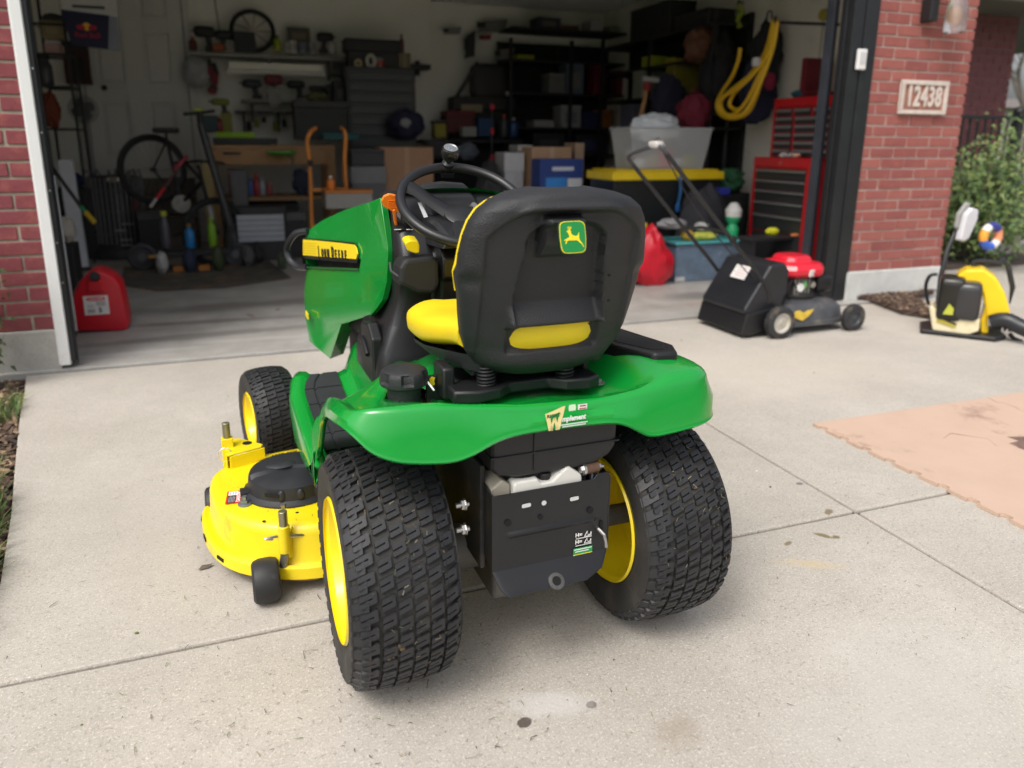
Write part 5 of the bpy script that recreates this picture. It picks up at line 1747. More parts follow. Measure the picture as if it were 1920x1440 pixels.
zinc = mat('zinc_yellow', (.36, .34, .22), .4, metal=.85, var=.2)
pt = Vector((bx - .009, by + .057, Z + .075))
MB().cyl(pt, pt + Vector((0, 0, .055)), .0125, n=14).build('height_pin', zinc, dk, bevel=.002)
MB().lathe([(.016, .0), (.016, .0012)], (bx + .055, by + .06, Z + .0443), n=16).build('bracket_hole', void, dk)
rg = la(424, 850, y=by)
MB().tube([(rg.x + .02 * math.cos(a), by, rg.z + .024 * math.sin(a)) for a in [2 * PI * k / 24 for k in range(24)]], .0022, n=6, closed=True).build('pull_ring', mat('bright_wire', (.72, .72, .74), .25, metal=.8), dk)
# rear gauge wheel bracket
TYB = .315
rb = la(538, 1010, y=TYB); rt_, rbm = la(537, 985, y=TYB), la(540, 1040, y=TYB)
b = MB().cyl((rt_.x, TYB, rt_.z - .002), (rbm.x, TYB, rbm.z + .004), .0165, n=20)
b.prism([(-.01, .16), (.0, .215), (.06, .233), (.06, .12), (.0, .14)], -.004, .004, ax='x', M=Matrix.Translation((rt_.x + .010, TYB, 0)) @ Matrix.Rotation(-.5, 4, 'Z'))
b.build('wheel_bracket', deck_yellow, dk, smooth=30, bevel=.003)
MB().cyl((rt_.x, TYB, rt_.z - .01), (rt_.x, TYB, rt_.z + .043), .0125, n=16).build('height_pin', zinc, dk, bevel=.002)
j0, j1, j2 = la(540, 1040, y=TYB), la(537, 1065, y=TYB + .01), la(530, 1085, y=TYB + .03)
MB().tube(smooth_chain([(j0.x, j0.y, j0.z + .01), tuple(j0), tuple(j1), tuple(j2), (j2.x - .03, j2.y, j2.z - .004)], 4), .0125, n=12).build('wheel_axle', dull_steel, dk)
c0, c1 = la(503, 1012, y=TYB - .01), la(525, 1007, y=TYB)
MB().tube([tuple(c1), tuple(c0.lerp(c1, .15)), tuple(c0), tuple(c0 + Vector((.004, .004, -.004))), tuple(c0.lerp(c1, .6) + Vector((0, 0, -.006)))], .0042, n=8).tube([c1 + Vector((-.005, 0, 0)), la(558, 1006, y=TYB + .005), la(592, 1003, y=TYB + .01)], .0045, n=8).build('hitch_pin', steel, dk)
def gauge_wheel(c, r, w, rz=0):
    prof = [(r * .35, -w / 2), (r * .80, -w / 2), (r * .93, -w * .42), (r, -w * .22), (r * 1.005, 0), (r, w * .22), (r * .93, w * .42), (r * .80, w / 2), (r * .35, w / 2)]
    MB().lathe(prof, (0, 0, 0), 'x', 36).build('gauge_wheel', mat('gauge_wheel_m', (.020, .020, .021), .55, var=.25, vs=22, dirt=(.10, .095, .085), ds=25, dlo=.58, dhi=.85), dk, loc=c, rot=(0, 0, rz))
wc = la(499, 1088, z=.0625)
gauge_wheel((wc.x + .004, wc.y - .0615, .0925), .0625, .074)
fw = la(400, 895, y=.83)
gauge_wheel((fw.x, .83, .0925), .0625, .06)
gauge_wheel((-fw.x, .83, .0925), .0625, .06)
gauge_wheel((-wc.x, wc.y - .0615, .0925), .0625, .074)
# grey discharge chute on the far side
MB().prism([(.70, .40), (.95, .42), (.98, .70), (.72, .78)], .10, .20).build('discharge_chute', black_plastic, dk, smooth=0, bevel=.01)
# ------------------------------------------------------------------ walk-behind mower
mo = thing('push_mower', 'walk behind lawn mower with red engine cover and black rear flap by the garage door', 'push mower', (3.66, 4.17, 0), math.radians(1))
MI = mo.matrix_basis.inverted()
def lm(u, v, y): return MI @ at(u, v, y=y)
deckg = mat('mower_deck_grey', (.085, .088, .095), .42, metal=.3, var=.25, vs=9, dirt=(.25, .22, .17), ds=10, dlo=.55, dhi=.8)
b = MB()
def oval(x0, x1, hy, z, n=36, e=.5):
    c = (x0 + x1) / 2; a = (x1 - x0) / 2
    return [(c + a * math.copysign(abs(math.cos(2 * PI * k / n)) ** e, math.cos(2 * PI * k / n)), hy * math.copysign(abs(math.sin(2 * PI * k / n)) ** e, math.sin(2 * PI * k / n)), z) for k in range(n)]
b.grid([oval(-.30, .37, .275, .055), oval(-.30, .37, .272, .085), oval(-.29, .36, .262, .09), oval(-.28, .35, .25, .16), oval(-.24, .31, .215, .195), oval(-.18, .26, .17, .215), oval(-.02, .06, .02, .225)], closed=True)
b.build('deck', deckg, mo, smooth=45)
b = MB().lathe([(.15, .21), (.155, .25), (.12, .26), (.12, .30)], (.03, -.02, 0), n=24).box(-.10, -.13, .22, .12, .12, .37).box(.10, -.10, .24, .20, .08, .34)
b.build('engine', dusty_black, mo, smooth=30, bevel=.012)
b = MB()
for k in range(5): b.box(-.07 + k * .03, -.150, .25, -.055 + k * .03, -.12, .36)
b.build('cooling_fins', dull_steel, mo, smooth=0)
redc = mat('engine_red', (.62, .012, .03), .35, coat=.3, var=.06)
b = MB()
def octo(hx, hy, z, c=.35): return [(.02 + x, y, z) for x, y in ((hx, -hy * c), (hx, hy * c), (hx * c, hy), (-hx * c, hy), (-hx, hy * c), (-hx, -hy * c), (-hx * c, -hy), (hx * c, -hy))]
b.grid([octo(.185, .175, .375, .55), octo(.20, .19, .395, .55), octo(.20, .19, .425, .55), octo(.17, .165, .462, .6), octo(.115, .12, .468, .6), octo(.105, .11, .498, .6), octo(.085, .095, .51, .6)], closed=True)
b.add(octo(.085, .095, .51, .6), [tuple(range(8))])
b.build('engine_cover', redc, mo, smooth=25, bevel=.012, seg=3)
p = lm(1487, 500, 3.985)
MB().box(-.045, -.004, -.022, .045, .004, .022).build('cover_label', white_ink, mo, smooth=0, loc=(.05, -.186, .405), rot=(.15, 0, .3))
MB().rbox((.22, -.06, .31), (.15, .17, .13), .45, 20, 12).build('air_filter', black_plastic, mo)
MB().cyl((-.02, -.16, .30), (-.02, -.125, .30), .03, n=16).build('filler_white', white_ink, mo, bevel=.004)
MB().cyl((.09, -.155, .315), (.09, -.12, .315), .022, n=16).build('carburettor', steel, mo)
MB().ball((.02, -.152, .315), (.02, .008, .03), 10, 8).build('green_plug', mat('plug_green', (.15, .40, .12), .5), mo)
b = MB().tube([(-.20, -.20, .2), (-.16, -.19, .33), (-.10, -.16, .36), (-.05, -.15, .30)], .007, n=6)
b.build('fuel_line', black_plastic, mo)
MB().prism([(-.15, .125), (-.08, .095), (-.02, .13), (.01, .17), (-.04, .165), (-.07, .15), (-.11, .17), (-.15, .16)], -.268, -.262, ax='y').build('warning_sticker', mat('sticker_amber', (.72, .50, .06), .5, var=.3, vs=40), mo, smooth=0, rot=(0, 0, 0))
# rear flap and skirt
fl = MB()
F0 = [(-.20, .44), (-.24, .50), (-.36, .485), (-.545, .20), (-.54, .165), (-.40, .145), (-.26, .17), (-.20, .30)]
fl.prism(F0, -.235, .235, ax='y')
fl.build('rear_flap', mat('flap_black', (.016, .017, .021), .35, var=.2, vs=5), mo, smooth=0, bevel=.02, seg=3)
MB().prism([(-.30, .20), (-.53, .17), (-.565, .03), (-.50, .02), (-.30, .06)], -.25, .25, ax='y').build('trail_skirt', black_plastic, mo, smooth=0, bevel=.01)
a0 = Vector((-.368, 0, .476)); a1 = Vector((-.545, 0, .20)); sl_ = (a1 - a0).normalized(); up_ = Vector((0, -1, 0)).cross(sl_).normalized()
if up_.x > 0: up_ = -up_
c_ = a0 + sl_ * .085 + Vector((0, -.015, 0)) + up_ * .013
MB().add([c_ + sl_ * i + Vector((0, j, 0)) for i, j in ((-.05, -.075), (.05, -.075), (.05, .075), (-.05, .075))], [(0, 1, 2, 3)]).build('flap_label', mat('label_white', (.75, .72, .70), .5), mo, smooth=0)
b = MB()
for i in range(4):
    q_ = c_ + sl_ * (-.036 + .02 * i) + up_ * .0006
    b.add([q_ + sl_ * u_ + Vector((0, j, 0)) for u_, j in ((0, -.062), (.007, -.062), (.007, .062 - .02 * (i % 2)), (0, .062 - .02 * (i % 2)))], [(0, 1, 2, 3)])
b.build('label_print', mat('print_pink', (.50, .40, .40), .6), mo, smooth=0)
# wheels
def mwheel(name, x, y, r, w, hubc, hubr):
    e = bpy.data.objects.new('wheel', None); COL.objects.link(e); e.parent = mo; e.location = (x, y, r)
    t = MB().lathe([(hubr, -w / 2), (r * .86, -w / 2), (r * .97, -w * .40), (r, -w * .2), (r, w * .2), (r * .97, w * .40), (r * .86, w / 2), (hubr, w / 2)], (0, 0, 0), 'y', 40, caps=False)
    for k in range(30):
        a = 2 * PI * k / 30
        t.obox(((r + .001) * math.cos(a), 0, (r + .001) * math.sin(a)), (.006, w * .7, .011), (0, -a, 0))
    t.build('tyre', mat('wheel_rubber', (.028, .028, .03), .7, var=.3, vs=20, dirt=(.22, .18, .12), ds=16, dlo=.50, dhi=.78), e, smooth=30)
    MB().lathe([(.001, -w * .36), (.014, -w * .40), (.016, -w * .30), (hubr * .75, -w * .22), (hubr * .86, -w * .44), (hubr * 1.02, -w * .48), (hubr * 1.02, w * .48), (.001, w * .4)], (0, 0, 0), 'y', 32, caps=False).build('hub', hubc, e)
hubw = mat('hub_white', (.52, .50, .44), .6, var=.2, vs=12, dirt=(.30, .25, .17), ds=18, dlo=.45, dhi=.75)
hubg = mat('hub_grey', (.05, .053, .06), .5)
mwheel('r', -.30, -.30, .108, .055, hubw, .068)
mwheel('r', -.30, .29, .108, .055, hubw, .068)
mwheel('f', .335, -.30, .092, .05, hubg, .055)
mwheel('f', .335, .29, .092, .05, hubg, .055)
# handle
hl = mat('handle_black', (.017, .017, .018), .4, dirt=(.10, .09, .08), ds=15, dlo=.6, dhi=.9)
T0, T1 = lm(1250, 288, 3.93), lm(1186, 308, 4.42)
B0, B1 = lm(1432, 530, 3.93), lm(1348, 510, 4.42)
b = MB()
b.tube(smooth_chain([tuple(B0 + Vector((.06, 0, -.14))), tuple(B0), tuple(B0.lerp(T0, .5)), tuple(T0)], 3), .0135, n=10)
b.build('handle_tube', hl, mo)
b = MB().tube(smooth_chain([tuple(B1 + Vector((.06, 0, -.14))), tuple(B1), tuple(B1.lerp(T1, .5)), tuple(T1)], 3), .0135, n=10)
b.build('handle_tube', hl, mo)
top = smooth_chain([tuple(T0), tuple(T0 + Vector((-.05, .03, .045))), tuple(T0.lerp(T1, .5) + Vector((-.09, 0, .045))), tuple(T1 + Vector((-.05, -.03, .045))), tuple(T1)], 5)
MB().tube(top, .014, n=10).build('grip_bar', mat('grip_grey', (.06, .06, .065), .5, var=.15), mo)
MB().rbox(tuple(T0.lerp(T1, .12) + Vector((-.05, 0, .06))), (.06, .10, .045), .5, 16, 10).build('control_box', mat('control_white', (.50, .48, .46), .5, dirt=(.55, .28, .12), ds=14, dlo=.55, dhi=.7), mo)
MB().tube(smooth_chain([tuple(T0 + Vector((.0, .02, .04))), tuple(T0 + Vector((.02, .12, .09))), tuple(T0.lerp(T1, .6) + Vector((.03, 0, .10))), tuple(T1 + Vector((0, 0, .03)))], 5), .006, n=6).build('brake_lever', dull_steel, mo)
MB().tube(smooth_chain([tuple(T0 + Vector((0, .03, 0))), tuple(T0.lerp(B0, .4) + Vector((-.06, .05, 0))), tuple(T0.lerp(B0, .75) + Vector((-.03, .08, 0))), tuple(B0 + Vector((.02, .1, -.02)))], 5), .004, n=5).build('control_cable', black_plastic, mo)
MB().tube([tuple(B0.lerp(T0, .42)), tuple(B0.lerp(T0, .42).lerp(B1.lerp(T1, .42), .5) + Vector((-.02, 0, .02))), tuple(B1.lerp(T1, .42))], .010, n=8).build('cross_bar', hl, mo)
b = MB().lathe([(.022, -.012), (.026, 0), (.022, .012)], tuple(B0.lerp(T0, .36) + Vector((0, -.02, 0))), 'y', 14)
b.build('handle_knob', black_plastic, mo)

# ------------------------------------------------------------------ backpack blower
BY = 3.55
bl_ = thing('backpack_blower', 'yellow and black backpack leaf blower with cream fuel tank, standing on the driveway', 'leaf blower', (at(1800, 625, z=0).x, at(1800, 625, z=0).y, 0), math.radians(-50))
def lb_(u, v, dy=0): return onp(bl_, u, v, y=dy)
by_ = mat('blower_yellow', (.88, .60, .01), .32, coat=.3, var=.05)
cream = mat('tank_cream', (.70, .63, .42), .45, var=.1, vs=8, dirt=(.45, .36, .2), ds=8, dlo=.55, dhi=.8)
MB().prism([(-.24, -.16), (.20, -.16), (.26, -.05), (.22, .2), (-.18, .2), (-.25, .1)], 0, .035).build('base_plate', black_plastic, bl_, smooth=0, bevel=.01)
q = [lb_(u, v, -.16) for u, v in ((1742, 578), (1748, 574), (1764, 590), (1838, 600), (1836, 622), (1812, 630), (1748, 620))]
MB().prism([(p.x, p.z) for p in q], -.15, .05, ax='y').build('fuel_tank', cream, bl_, smooth=0, bevel=.018, seg=3)
q0, q1 = lb_(1757, 600, -.17), lb_(1792, 612, -.17)
b = MB().beam((q0.x, -.156, q0.z), (q1.x, -.156, q1.z), .03, .004, up=(0, 1, 0))
b.build('tank_decal', mat('decal_olive', (.40, .33, .04), .5), bl_, smooth=0)
MB().beam((q0.x, -.159, q0.z + .022), (q1.x, -.159, q1.z + .012), .012, .004, up=(0, 1, 0)).build('tank_lettering', ink, bl_, smooth=0)
c0, c1 = lb_(1750, 600, -.1), lb_(1845, 525, -.1)
MB().rbox((c0.x * .5 + c1.x * .5 - .045, -.06, (c0.z + c1.z) / 2 + .01), (abs(c1.x - c0.x) * .62, .24, abs(c1.z - c0.z) * .98), .3, 24, 14).build('engine_shroud', mat('shroud_black', (.014, .013, .010), .3), bl_)
MB().rbox((c1.x - .075, -.06, (c0.z + c1.z) / 2 + .005), (.16, .25, abs(c1.z - c0.z) * .86), .35, 24, 14).build('muffler_cover', mat('muffler_grey', (.035, .035, .037), .28), bl_)
m_ = lb_(1778, 582, -.19)
MB().add([(m_.x - .03, -.186, m_.z - .03), (m_.x + .03, -.186, m_.z - .03), (m_.x + .03, -.186, m_.z + .015), (m_.x, -.186, m_.z + .045)], [(0, 1, 2, 3)]).build('warning_label', mat('label_lime', (.45, .48, .05), .5), bl_, smooth=0)
a = [(1798, 512), (1812, 504), (1845, 503), (1868, 520), (1884, 548), (1894, 586), (1893, 596), (1862, 598), (1852, 592), (1853, 622), (1846, 628), (1838, 620), (1838, 600), (1846, 575), (1842, 548), (1828, 532), (1806, 526), (1792, 520)]
q = [lb_(u, v, 0) for u, v in a]
MB().prism([(p.x, p.z) for p in q], -.05, .16, ax='y').build('fan_housing', by_, bl_, smooth=0, bevel=.022, seg=3)
q = [lb_(u, v, .1) for u, v in ((1872, 490), (1886, 500), (1896, 545), (1894, 575), (1905, 540), (1898, 505), (1885, 485))]
MB().prism([(p.x, p.z) for p in q], .12, .24, ax='y').build('back_pad', mat('harness_black', (.02, .02, .022), .8), bl_, smooth=0, bevel=.015)
MB().tube(smooth_chain([tuple(lb_(u, v, d)) for u, v, d in ((1860, 604, -.08), (1885, 600, -.1), (1912, 612, -.12), (1935, 622, -.14))], 4), .052, n=18).build('blower_tube', mat('tube_black', (.018, .019, .023), .38), bl_)
b = MB()
for t in range(4):
    p = lb_(1868 + t * 9, 602 + t * 1.5, -.08)
    b.lathe([(.054, -.006), (.058, 0), (.054, .006)], tuple(p), 'x', 18, caps=False)
b.build('tube_ring', black_plastic, bl_)
MB().tube([tuple(lb_(u, v, -.02)) for u, v in ((1893, 625), (1900, 634), (1916, 641))], .014, n=8).build('control_grip', black_plastic, bl_)
MB().tube(smooth_chain([tuple(lb_(u, v, .02)) for u, v in ((1758, 514), (1744, 517), (1736, 535), (1738, 558), (1742, 572))], 4), .012, n=8).build('carry_handle', black_plastic, bl_)
MB().tube(smooth_chain([tuple(lb_(u, v, .1)) for u, v in ((1830, 503), (1825, 492), (1850, 490), (1878, 495))], 4), .016, n=8).build('shoulder_strap', mat('harness_black', (.02, .02, .022), .8), bl_)

# trimmer leaning behind, pale guard near its top
gx = at(1760, 528, y=3.8)
gt = thing('garden_tool', 'slim black tool shaft with a pale grey pad leaning behind the yellow blower', 'garden tool', (gx.x, 3.8, 0))
GI = gt.matrix_basis.inverted()
MB().tube([(.0, -.03, .0), tuple(GI @ at(1764, 520, y=3.8)), tuple(GI @ at(1776, 470, y=3.82)), tuple(GI @ at(1812, 385, y=3.86))], [.016, .018, .017, .012], n=10).build('shaft', hl, gt)
pa = [GI @ at(u, v, y=3.82) for u, v in ((1796, 452), (1789, 449), (1801, 400), (1813, 388), (1824, 392), (1822, 410), (1806, 446))]
MB().prism([(p.x, p.z) for p in pa], -.03, .02, ax='y').build('pad', mat('pad_grey', (.62, .62, .66), .7), gt, smooth=0, bevel=.012, seg=3)
pa = [GI @ at(u, v, y=3.86) for u, v in ((1779, 425), (1784, 400), (1800, 378), (1808, 380), (1796, 402), (1786, 432))]
MB().prism([(p.x, p.z) for p in pa], .0, .03, ax='y').build('pad', mat('pad_dull', (.30, .30, .29), .7), gt, smooth=0, bevel=.01)

# ring with coloured segments on a stake
rp_ = at(1858, 443, y=4.25)
rg_ = thing('garden_ring', 'ring of blue, white and orange segments on a dark stake above the yellow blower', 'garden ornament', (rp_.x, 4.25, 0))
cols = [mat('ring_orange', (.85, .38, .05), .4), mat('ring_blue', (.05, .14, .62), .4), mat('ring_white', (.78, .78, .76), .4), mat('ring_salmon', (.80, .32, .15), .4), mat('ring_navy', (.04, .05, .26), .4), mat('ring_pale', (.75, .76, .70), .4)]
RA = .082
seg = [(150, 200, 0), (200, 285, 1), (285, 330, 2), (330, 400, 3), (40, 118, 4), (118, 150, 5)]
for a0_, a1_, c in seg:
    b = MB()
    pts = [(RA * math.cos(math.radians(a0_ + (a1_ - a0_) * k / 8)), 0, rp_.z + RA * math.sin(math.radians(a0_ + (a1_ - a0_) * k / 8))) for k in range(9)]
    b.tube(pts, .033, n=12)
    b.build('segment', cols[c], rg_)
MB().tube([(0, .03, -.0), (.0, .03, rp_.z - RA)], .008, n=8).build('stake', black_plastic, rg_)

# ------------------------------------------------------------------ red petrol can
GY = 5.40
gl, gr_ = at(140, 620, y=GY), at(240, 618, y=GY)
gc = thing('petrol_can', 'red plastic petrol can with a black cap and a white label on the garage floor', 'petrol can', ((gl.x + gr_.x) / 2, GY, .012))
GCI = gc.matrix_basis.inverted()
redp = mat('can_red', (.56, .010, .022), .38, var=.08, vs=6, bump=.1, bs=120)
o_ = [GCI @ at(u, v, y=GY) for u, v in ((142, 622), (136, 602), (134, 570), (138, 546), (148, 528), (166, 509), (177, 505), (190, 508), (210, 517), (224, 532), (232, 560), (240, 600), (240, 616), (232, 622))]
rows = []
for d, k in ((-.002, .90), (.0, .95), (.02, 1.0), (.20, 1.0), (.235, .95), (.24, .88)):
    cx_ = sum(p.x for p in o_) / len(o_); cz_ = .16
    rows.append([(cx_ + (p.x - cx_) * k, d, max(0, cz_ + (p.z - cz_) * k)) for p in o_])
b = MB().grid(rows, closed=True)
b.add(rows[0], [tuple(range(14))]); b.add(rows[-1], [tuple(range(14))])
b.build('can_body', redp, gc, smooth=35, bevel=.012, seg=3)
w0, w1 = GCI @ at(164, 546, y=GY - .03), GCI @ at(190, 520, y=GY - .03)
MB().prism([(w0.x, w0.z - .01), (w0.x + .006, w1.z - .02), (w1.x - .006, w1.z - .02), (w1.x + .004, w0.z - .01)], -.028, .06, ax='y').build('spout_block', redp, gc, smooth=0, bevel=.008)
sp_ = GCI @ at(177, 519, y=GY - .05)
MB().lathe([(.026, -.02), (.030, -.015), (.030, .012), (.026, .018)], (0, 0, 0), 'y', 24).build('cap', black_plastic, gc, loc=(sp_.x, -.035, sp_.z), rot=(-.35, 0, 0))
la0, la1 = GCI @ at(160, 591, y=GY), GCI @ at(202, 553, y=GY)
lw_, lh_ = (la1.x - la0.x) / 2, (la1.z - la0.z) / 2
lb2 = bpy.data.objects.new('can_label', None); COL.objects.link(lb2); lb2.parent = gc; lb2.location = ((la0.x + la1.x) / 2, -.0045, (la0.z + la1.z) / 2)
MB().box(-lw_, -.001, -lh_, lw_, .004, lh_).build('label_sheet', mat('label_cream', (.72, .69, .66), .5), lb2, smooth=0)
MB().prism([(lw_ * .78 * math.copysign(abs(math.cos(a)) ** .5, math.cos(a)), lh_ * .66 + lh_ * .20 * math.sin(a)) for a in [2 * PI * k / 20 for k in range(20)]], -.002, 0, ax='y').build('label_oval', red_ink, lb2, smooth=0)
text('GASOLINE', 'lettering', .018, mat('label_cream', (.72, .69, .66), .5), lb2, (0, -.0022, lh_ * .66), bold=.0004)
text('5', 'lettering', .044, ink, lb2, (lw_ * .28, -.0015, -lh_ * .55), bold=.0015)
b = MB()
for i in range(4): b.box(lw_ * -.0, -.002, lh_ * (.30 - .12 * i), lw_ * .75, -.001, lh_ * (.35 - .12 * i))
for i in range(3): b.box(lw_ * -.75, -.002, lh_ * (.02 - .11 * i), lw_ * -.2, -.001, lh_ * (.05 - .11 * i))
for i in range(6): b.box(lw_ * -.75, -.002, lh_ * (-.42 - .075 * i), lw_ * -.15, -.001, lh_ * (-.38 - .075 * i))
b.build('fine_print', mat('print_grey', (.18, .18, .18), .6), lb2, smooth=0)

# step ladder folded beside the jamb
alu = mat('aluminium', (.52, .53, .56), .38, metal=.7, var=.12, vs=8)
lp0 = at(146, 628, y=5.05)
ld = thing('step_ladder', 'folded aluminium step ladder leaning by the black door jamb next to the petrol can', 'ladder', (lp0.x, 5.05, .012))
LI = ld.matrix_basis.inverted()
def L3(u, v, y): return LI @ at(u, v, y=y)
f0, f1 = L3(133, 622, 5.05), L3(90, 330, 5.25)
MB().beam(f0, f1, .024, .075, up=(1, 0, 0)).build('side_rail', alu, ld, smooth=0, bevel=.003)
f2, f3 = L3(118, 618, 5.05) + Vector((-.36, .0, 0)), L3(78, 330, 5.25) + Vector((-.36, 0, 0))
MB().beam(f2, f3, .024, .075, up=(1, 0, 0)).build('side_rail', alu, ld, smooth=0, bevel=.003)
for t in (.18, .40, .62, .84):
    a_, c_2 = f0.lerp(f1, t), f2.lerp(f3, t)
    MB().beam(a_ + Vector((0, .0, 0)), c_2, .09, .03, up=(0, 1, 0)).build('step', alu, ld, smooth=0, bevel=.004)
MB().obox(tuple(f0 + Vector((-.0, -.01, -.01))), (.05, .10, .05)).build('foot', black_plastic, ld, smooth=0, bevel=.006)
MB().obox(tuple(f2 + Vector((-.0, -.01, -.01))), (.05, .10, .05)).build('foot', black_plastic, ld, smooth=0, bevel=.006)
# ------------------------------------------------------------------ inside the garage
def YX(u, v, X): return at(u, v, x=X).y
def R4(u0, v0, u1, v1, y):
    a, c = at(u0, v1, y=y), at(u1, v0, y=y)
    return (a.x + c.x) / 2, a.z, c.x - a.x, c.z - a.z
def M_(c, rough=.55, **k):
    c = srgb(c) if isinstance(c, str) else c
    return mat('g_%02x%02x%02x_%d' % (*[int(255 * min(1, q) ** .4545) for q in c], int(rough * 100)), c, rough, var=.1, vs=9, **k)
BLK, CHR = (.016, .016, .018), (.045, .046, .05)
def newt(name, label, cat, u0, v0, u1, v1, y, group=None, floor=None):
    x, z, w, h = R4(u0, v0, u1, v1, y)
    if floor is not None: h += z - floor; z = floor
    return thing(name, label, cat, (x, y, z), 0, group), w, h
def g_box(name, label, cat, u0, v0, u1, v1, y, d, c, tape=None, lab=None, floor=None, lid=None, rz=0):
    t, w, h = newt(name, label, cat, u0, v0, u1, v1, y, floor=floor)
    t.rotation_euler.z = rz
    hh = h * (.82 if lid else 1)
    MB().box(-w / 2, 0, 0, w / 2, d, hh).build('body', M_(c), t, smooth=0, bevel=.006)
    if lid: MB().box(-w / 2 - .008, -.008, hh, w / 2 + .008, d + .008, h).build('lid', M_(lid), t, smooth=0, bevel=.008)
    if tape: MB().box(-.025, -.0015, 0, .025, d, h + .0015).build('tape', M_(tape), t, smooth=0)
    if lab: MB().box(-w * .3, -.002, h * .25, w * .3, 0, h * .65).build('label_panel', M_(lab), t, smooth=0)
    return t, w, h
def g_bottle(name, label, cat, u0, v0, u1, v1, y, c, cap=BLK, neck=.4, n=16):
    t, w, h = newt(name, label, cat, u0, v0, u1, v1, y)
    r = w / 2
    MB().lathe([(r * .9, 0), (r, h * .04), (r, h * .62), (r * .85, h * .72), (r * neck, h * .80), (r * neck, h * .86)], (0, r, 0), n=n).build('body', M_(c, .35), t)
    MB().lathe([(r * neck * 1.2, h * .86), (r * neck * 1.2, h * .98), (r * neck, h)], (0, r, 0), n=n).build('cap', M_(cap), t)
    return t
def g_can(name, label, cat, u0, v0, u1, v1, y, c, c2):
    t, w, h = newt(name, label, cat, u0, v0, u1, v1, y)
    r = w / 2
    MB().lathe([(r * .96, 0), (r, h * .03), (r, h * .95), (r * .96, h)], (0, r, 0), n=18).build('body', M_(c, .4), t)
    MB().lathe([(r * 1.01, h * .25), (r * 1.01, h * .75)], (0, r, 0), n=18, caps=False).build('label_band', M_(c2), t)
    return t
def g_bag(name, label, cat, u0, v0, u1, v1, y, d, c, rough=.6, floor=None, knot=None, seed=1, flat=0, amp=.22):
    t, w, h = newt(name, label, cat, u0, v0, u1, v1, y, floor=floor)
    def f(q): return 1 + amp * noise.noise(Vector((q.x * 2.1 + seed * 7, q.y * 2.1, q.z * 2.1))) + amp * .6 * noise.noise(Vector((q.x * 5 + seed, q.y * 5, q.z * 3))) + amp * .35 * (abs(noise.noise(Vector((q.x * 7 + seed, q.y * 7, q.z * 2.5)))) - .2)
    b = MB().ball((0, d / 2, h / 2), (w / 2, d / 2, h / 2), 40, 24, f)
    b.v = [(x, yy, max(0, zz)) for x, yy, zz in b.v]
    b.build('body', M_(c, rough), t)
    if knot: MB().tube(smooth_chain([(-w * .12, d / 2, h * .93), (-w * .1, d / 2, h * 1.12), (w * .06, d / 2, h * 1.14), (w * .1, d / 2, h * .93)], 3), max(.006, w * .03), n=6).build('handle', M_(knot), t)
    return t, w, h
def g_tool(name, label, u0, v0, u1, v1, y, c, c2=BLK, flip=1):
    t, w, h = newt(name, label, 'power tool', u0, v0, u1, v1, y)
    d = min(.09, w * .5)
    MB().rbox((0, d / 2, h * .76), (w, d, h * .44), .5, 16, 10).build('motor_body', M_(c), t)
    MB().prism([(-w * .12 + flip * w * .2, 0), (w * .16 + flip * w * .2, 0), (w * .20 + flip * w * .08, h * .7), (-w * .10 + flip * w * .08, h * .7)], d * .2, d * .8, ax='y').build('grip', M_(c2), t, smooth=0, bevel=.006)
    MB().box(-w * .22 + flip * w * .2, 0, 0, w * .28 + flip * w * .2, d, h * .2).build('battery', M_(c2), t, smooth=0, bevel=.005)
    MB().cyl((-flip * w * .48, d / 2, h * .78), (-flip * w * .66, d / 2, h * .78), d * .22, d * .12, 10).build('chuck', dull_steel, t)
    return t

# ---- house door on the back wall
t, w, h = newt('house_door', 'grey white six panel door with a round knob on the back wall of the garage', 'door', 172, 0, 337, 262, BACKY - .05)
t.location.z = .90
z0, ht = t.location.z, 2.1
dm = mat('door_white', (.62, .615, .59), .5, var=.03)
PZ = ((.16, .80), (1.0, 1.60), (1.76, 2.0))
sl = MB().box(-w / 2, .035, 0, w / 2, .05, ht)
xs_ = [-w / 2, -w * .23 - .145, -w * .23 + .145, w * .23 - .145, w * .23 + .145, w / 2]
zs_ = [0] + [q for pz in PZ for q in pz] + [ht]
for i in range(5):
    for j in range(7):
        if i in (1, 3) and j in (1, 3, 5): continue
        sl.box(xs_[i], 0, zs_[j], xs_[i + 1], .035, zs_[j + 1])
sl.build('slab', dm, t, smooth=0)
for i in (1, 3):
    for a, c in PZ: MB().box(xs_[i] + .035, .008, a + .035, xs_[i + 1] - .035, .036, c - .035).build('panel', dm, t, smooth=0, bevel=.006)
kx = at(197, 165, y=BACKY - .06)
MB().lathe([(.012, 0), (.014, -.03), (.030, -.04), (.032, -.055), (.022, -.068), (.001, -.07)], (kx.x - t.location.x, 0, kx.z - z0), 'y', 18).build('knob', mat('knob_bronze', (.06, .05, .04), .35, metal=.8), t)
for x0, x1 in ((-w / 2 - .09, -w / 2 - .012), (w / 2 + .012, w / 2 + .09)): MB().box(x0, -.02, -.05, x1, .05, ht + .1).build('frame', dm, t, smooth=0, bevel=.004)
for x0 in (-w / 2 - .016, w / 2): MB().box(x0, .03, 0, x0 + .016, .05, ht).build('gap_shadow', M_((.03, .03, .03)), t, smooth=0)
st_ = thing('door_steps', 'dark wooden steps under the house door, behind the bicycle', 'steps', (t.location.x, BACKY - .05, .012))
for i in range(4): MB().box(-.55, -.30 * (4 - i), 0, .55, -.30 * (3 - i), .2 * (i + 1)).build('step', M_((.10, .08, .06)), st_, smooth=0)

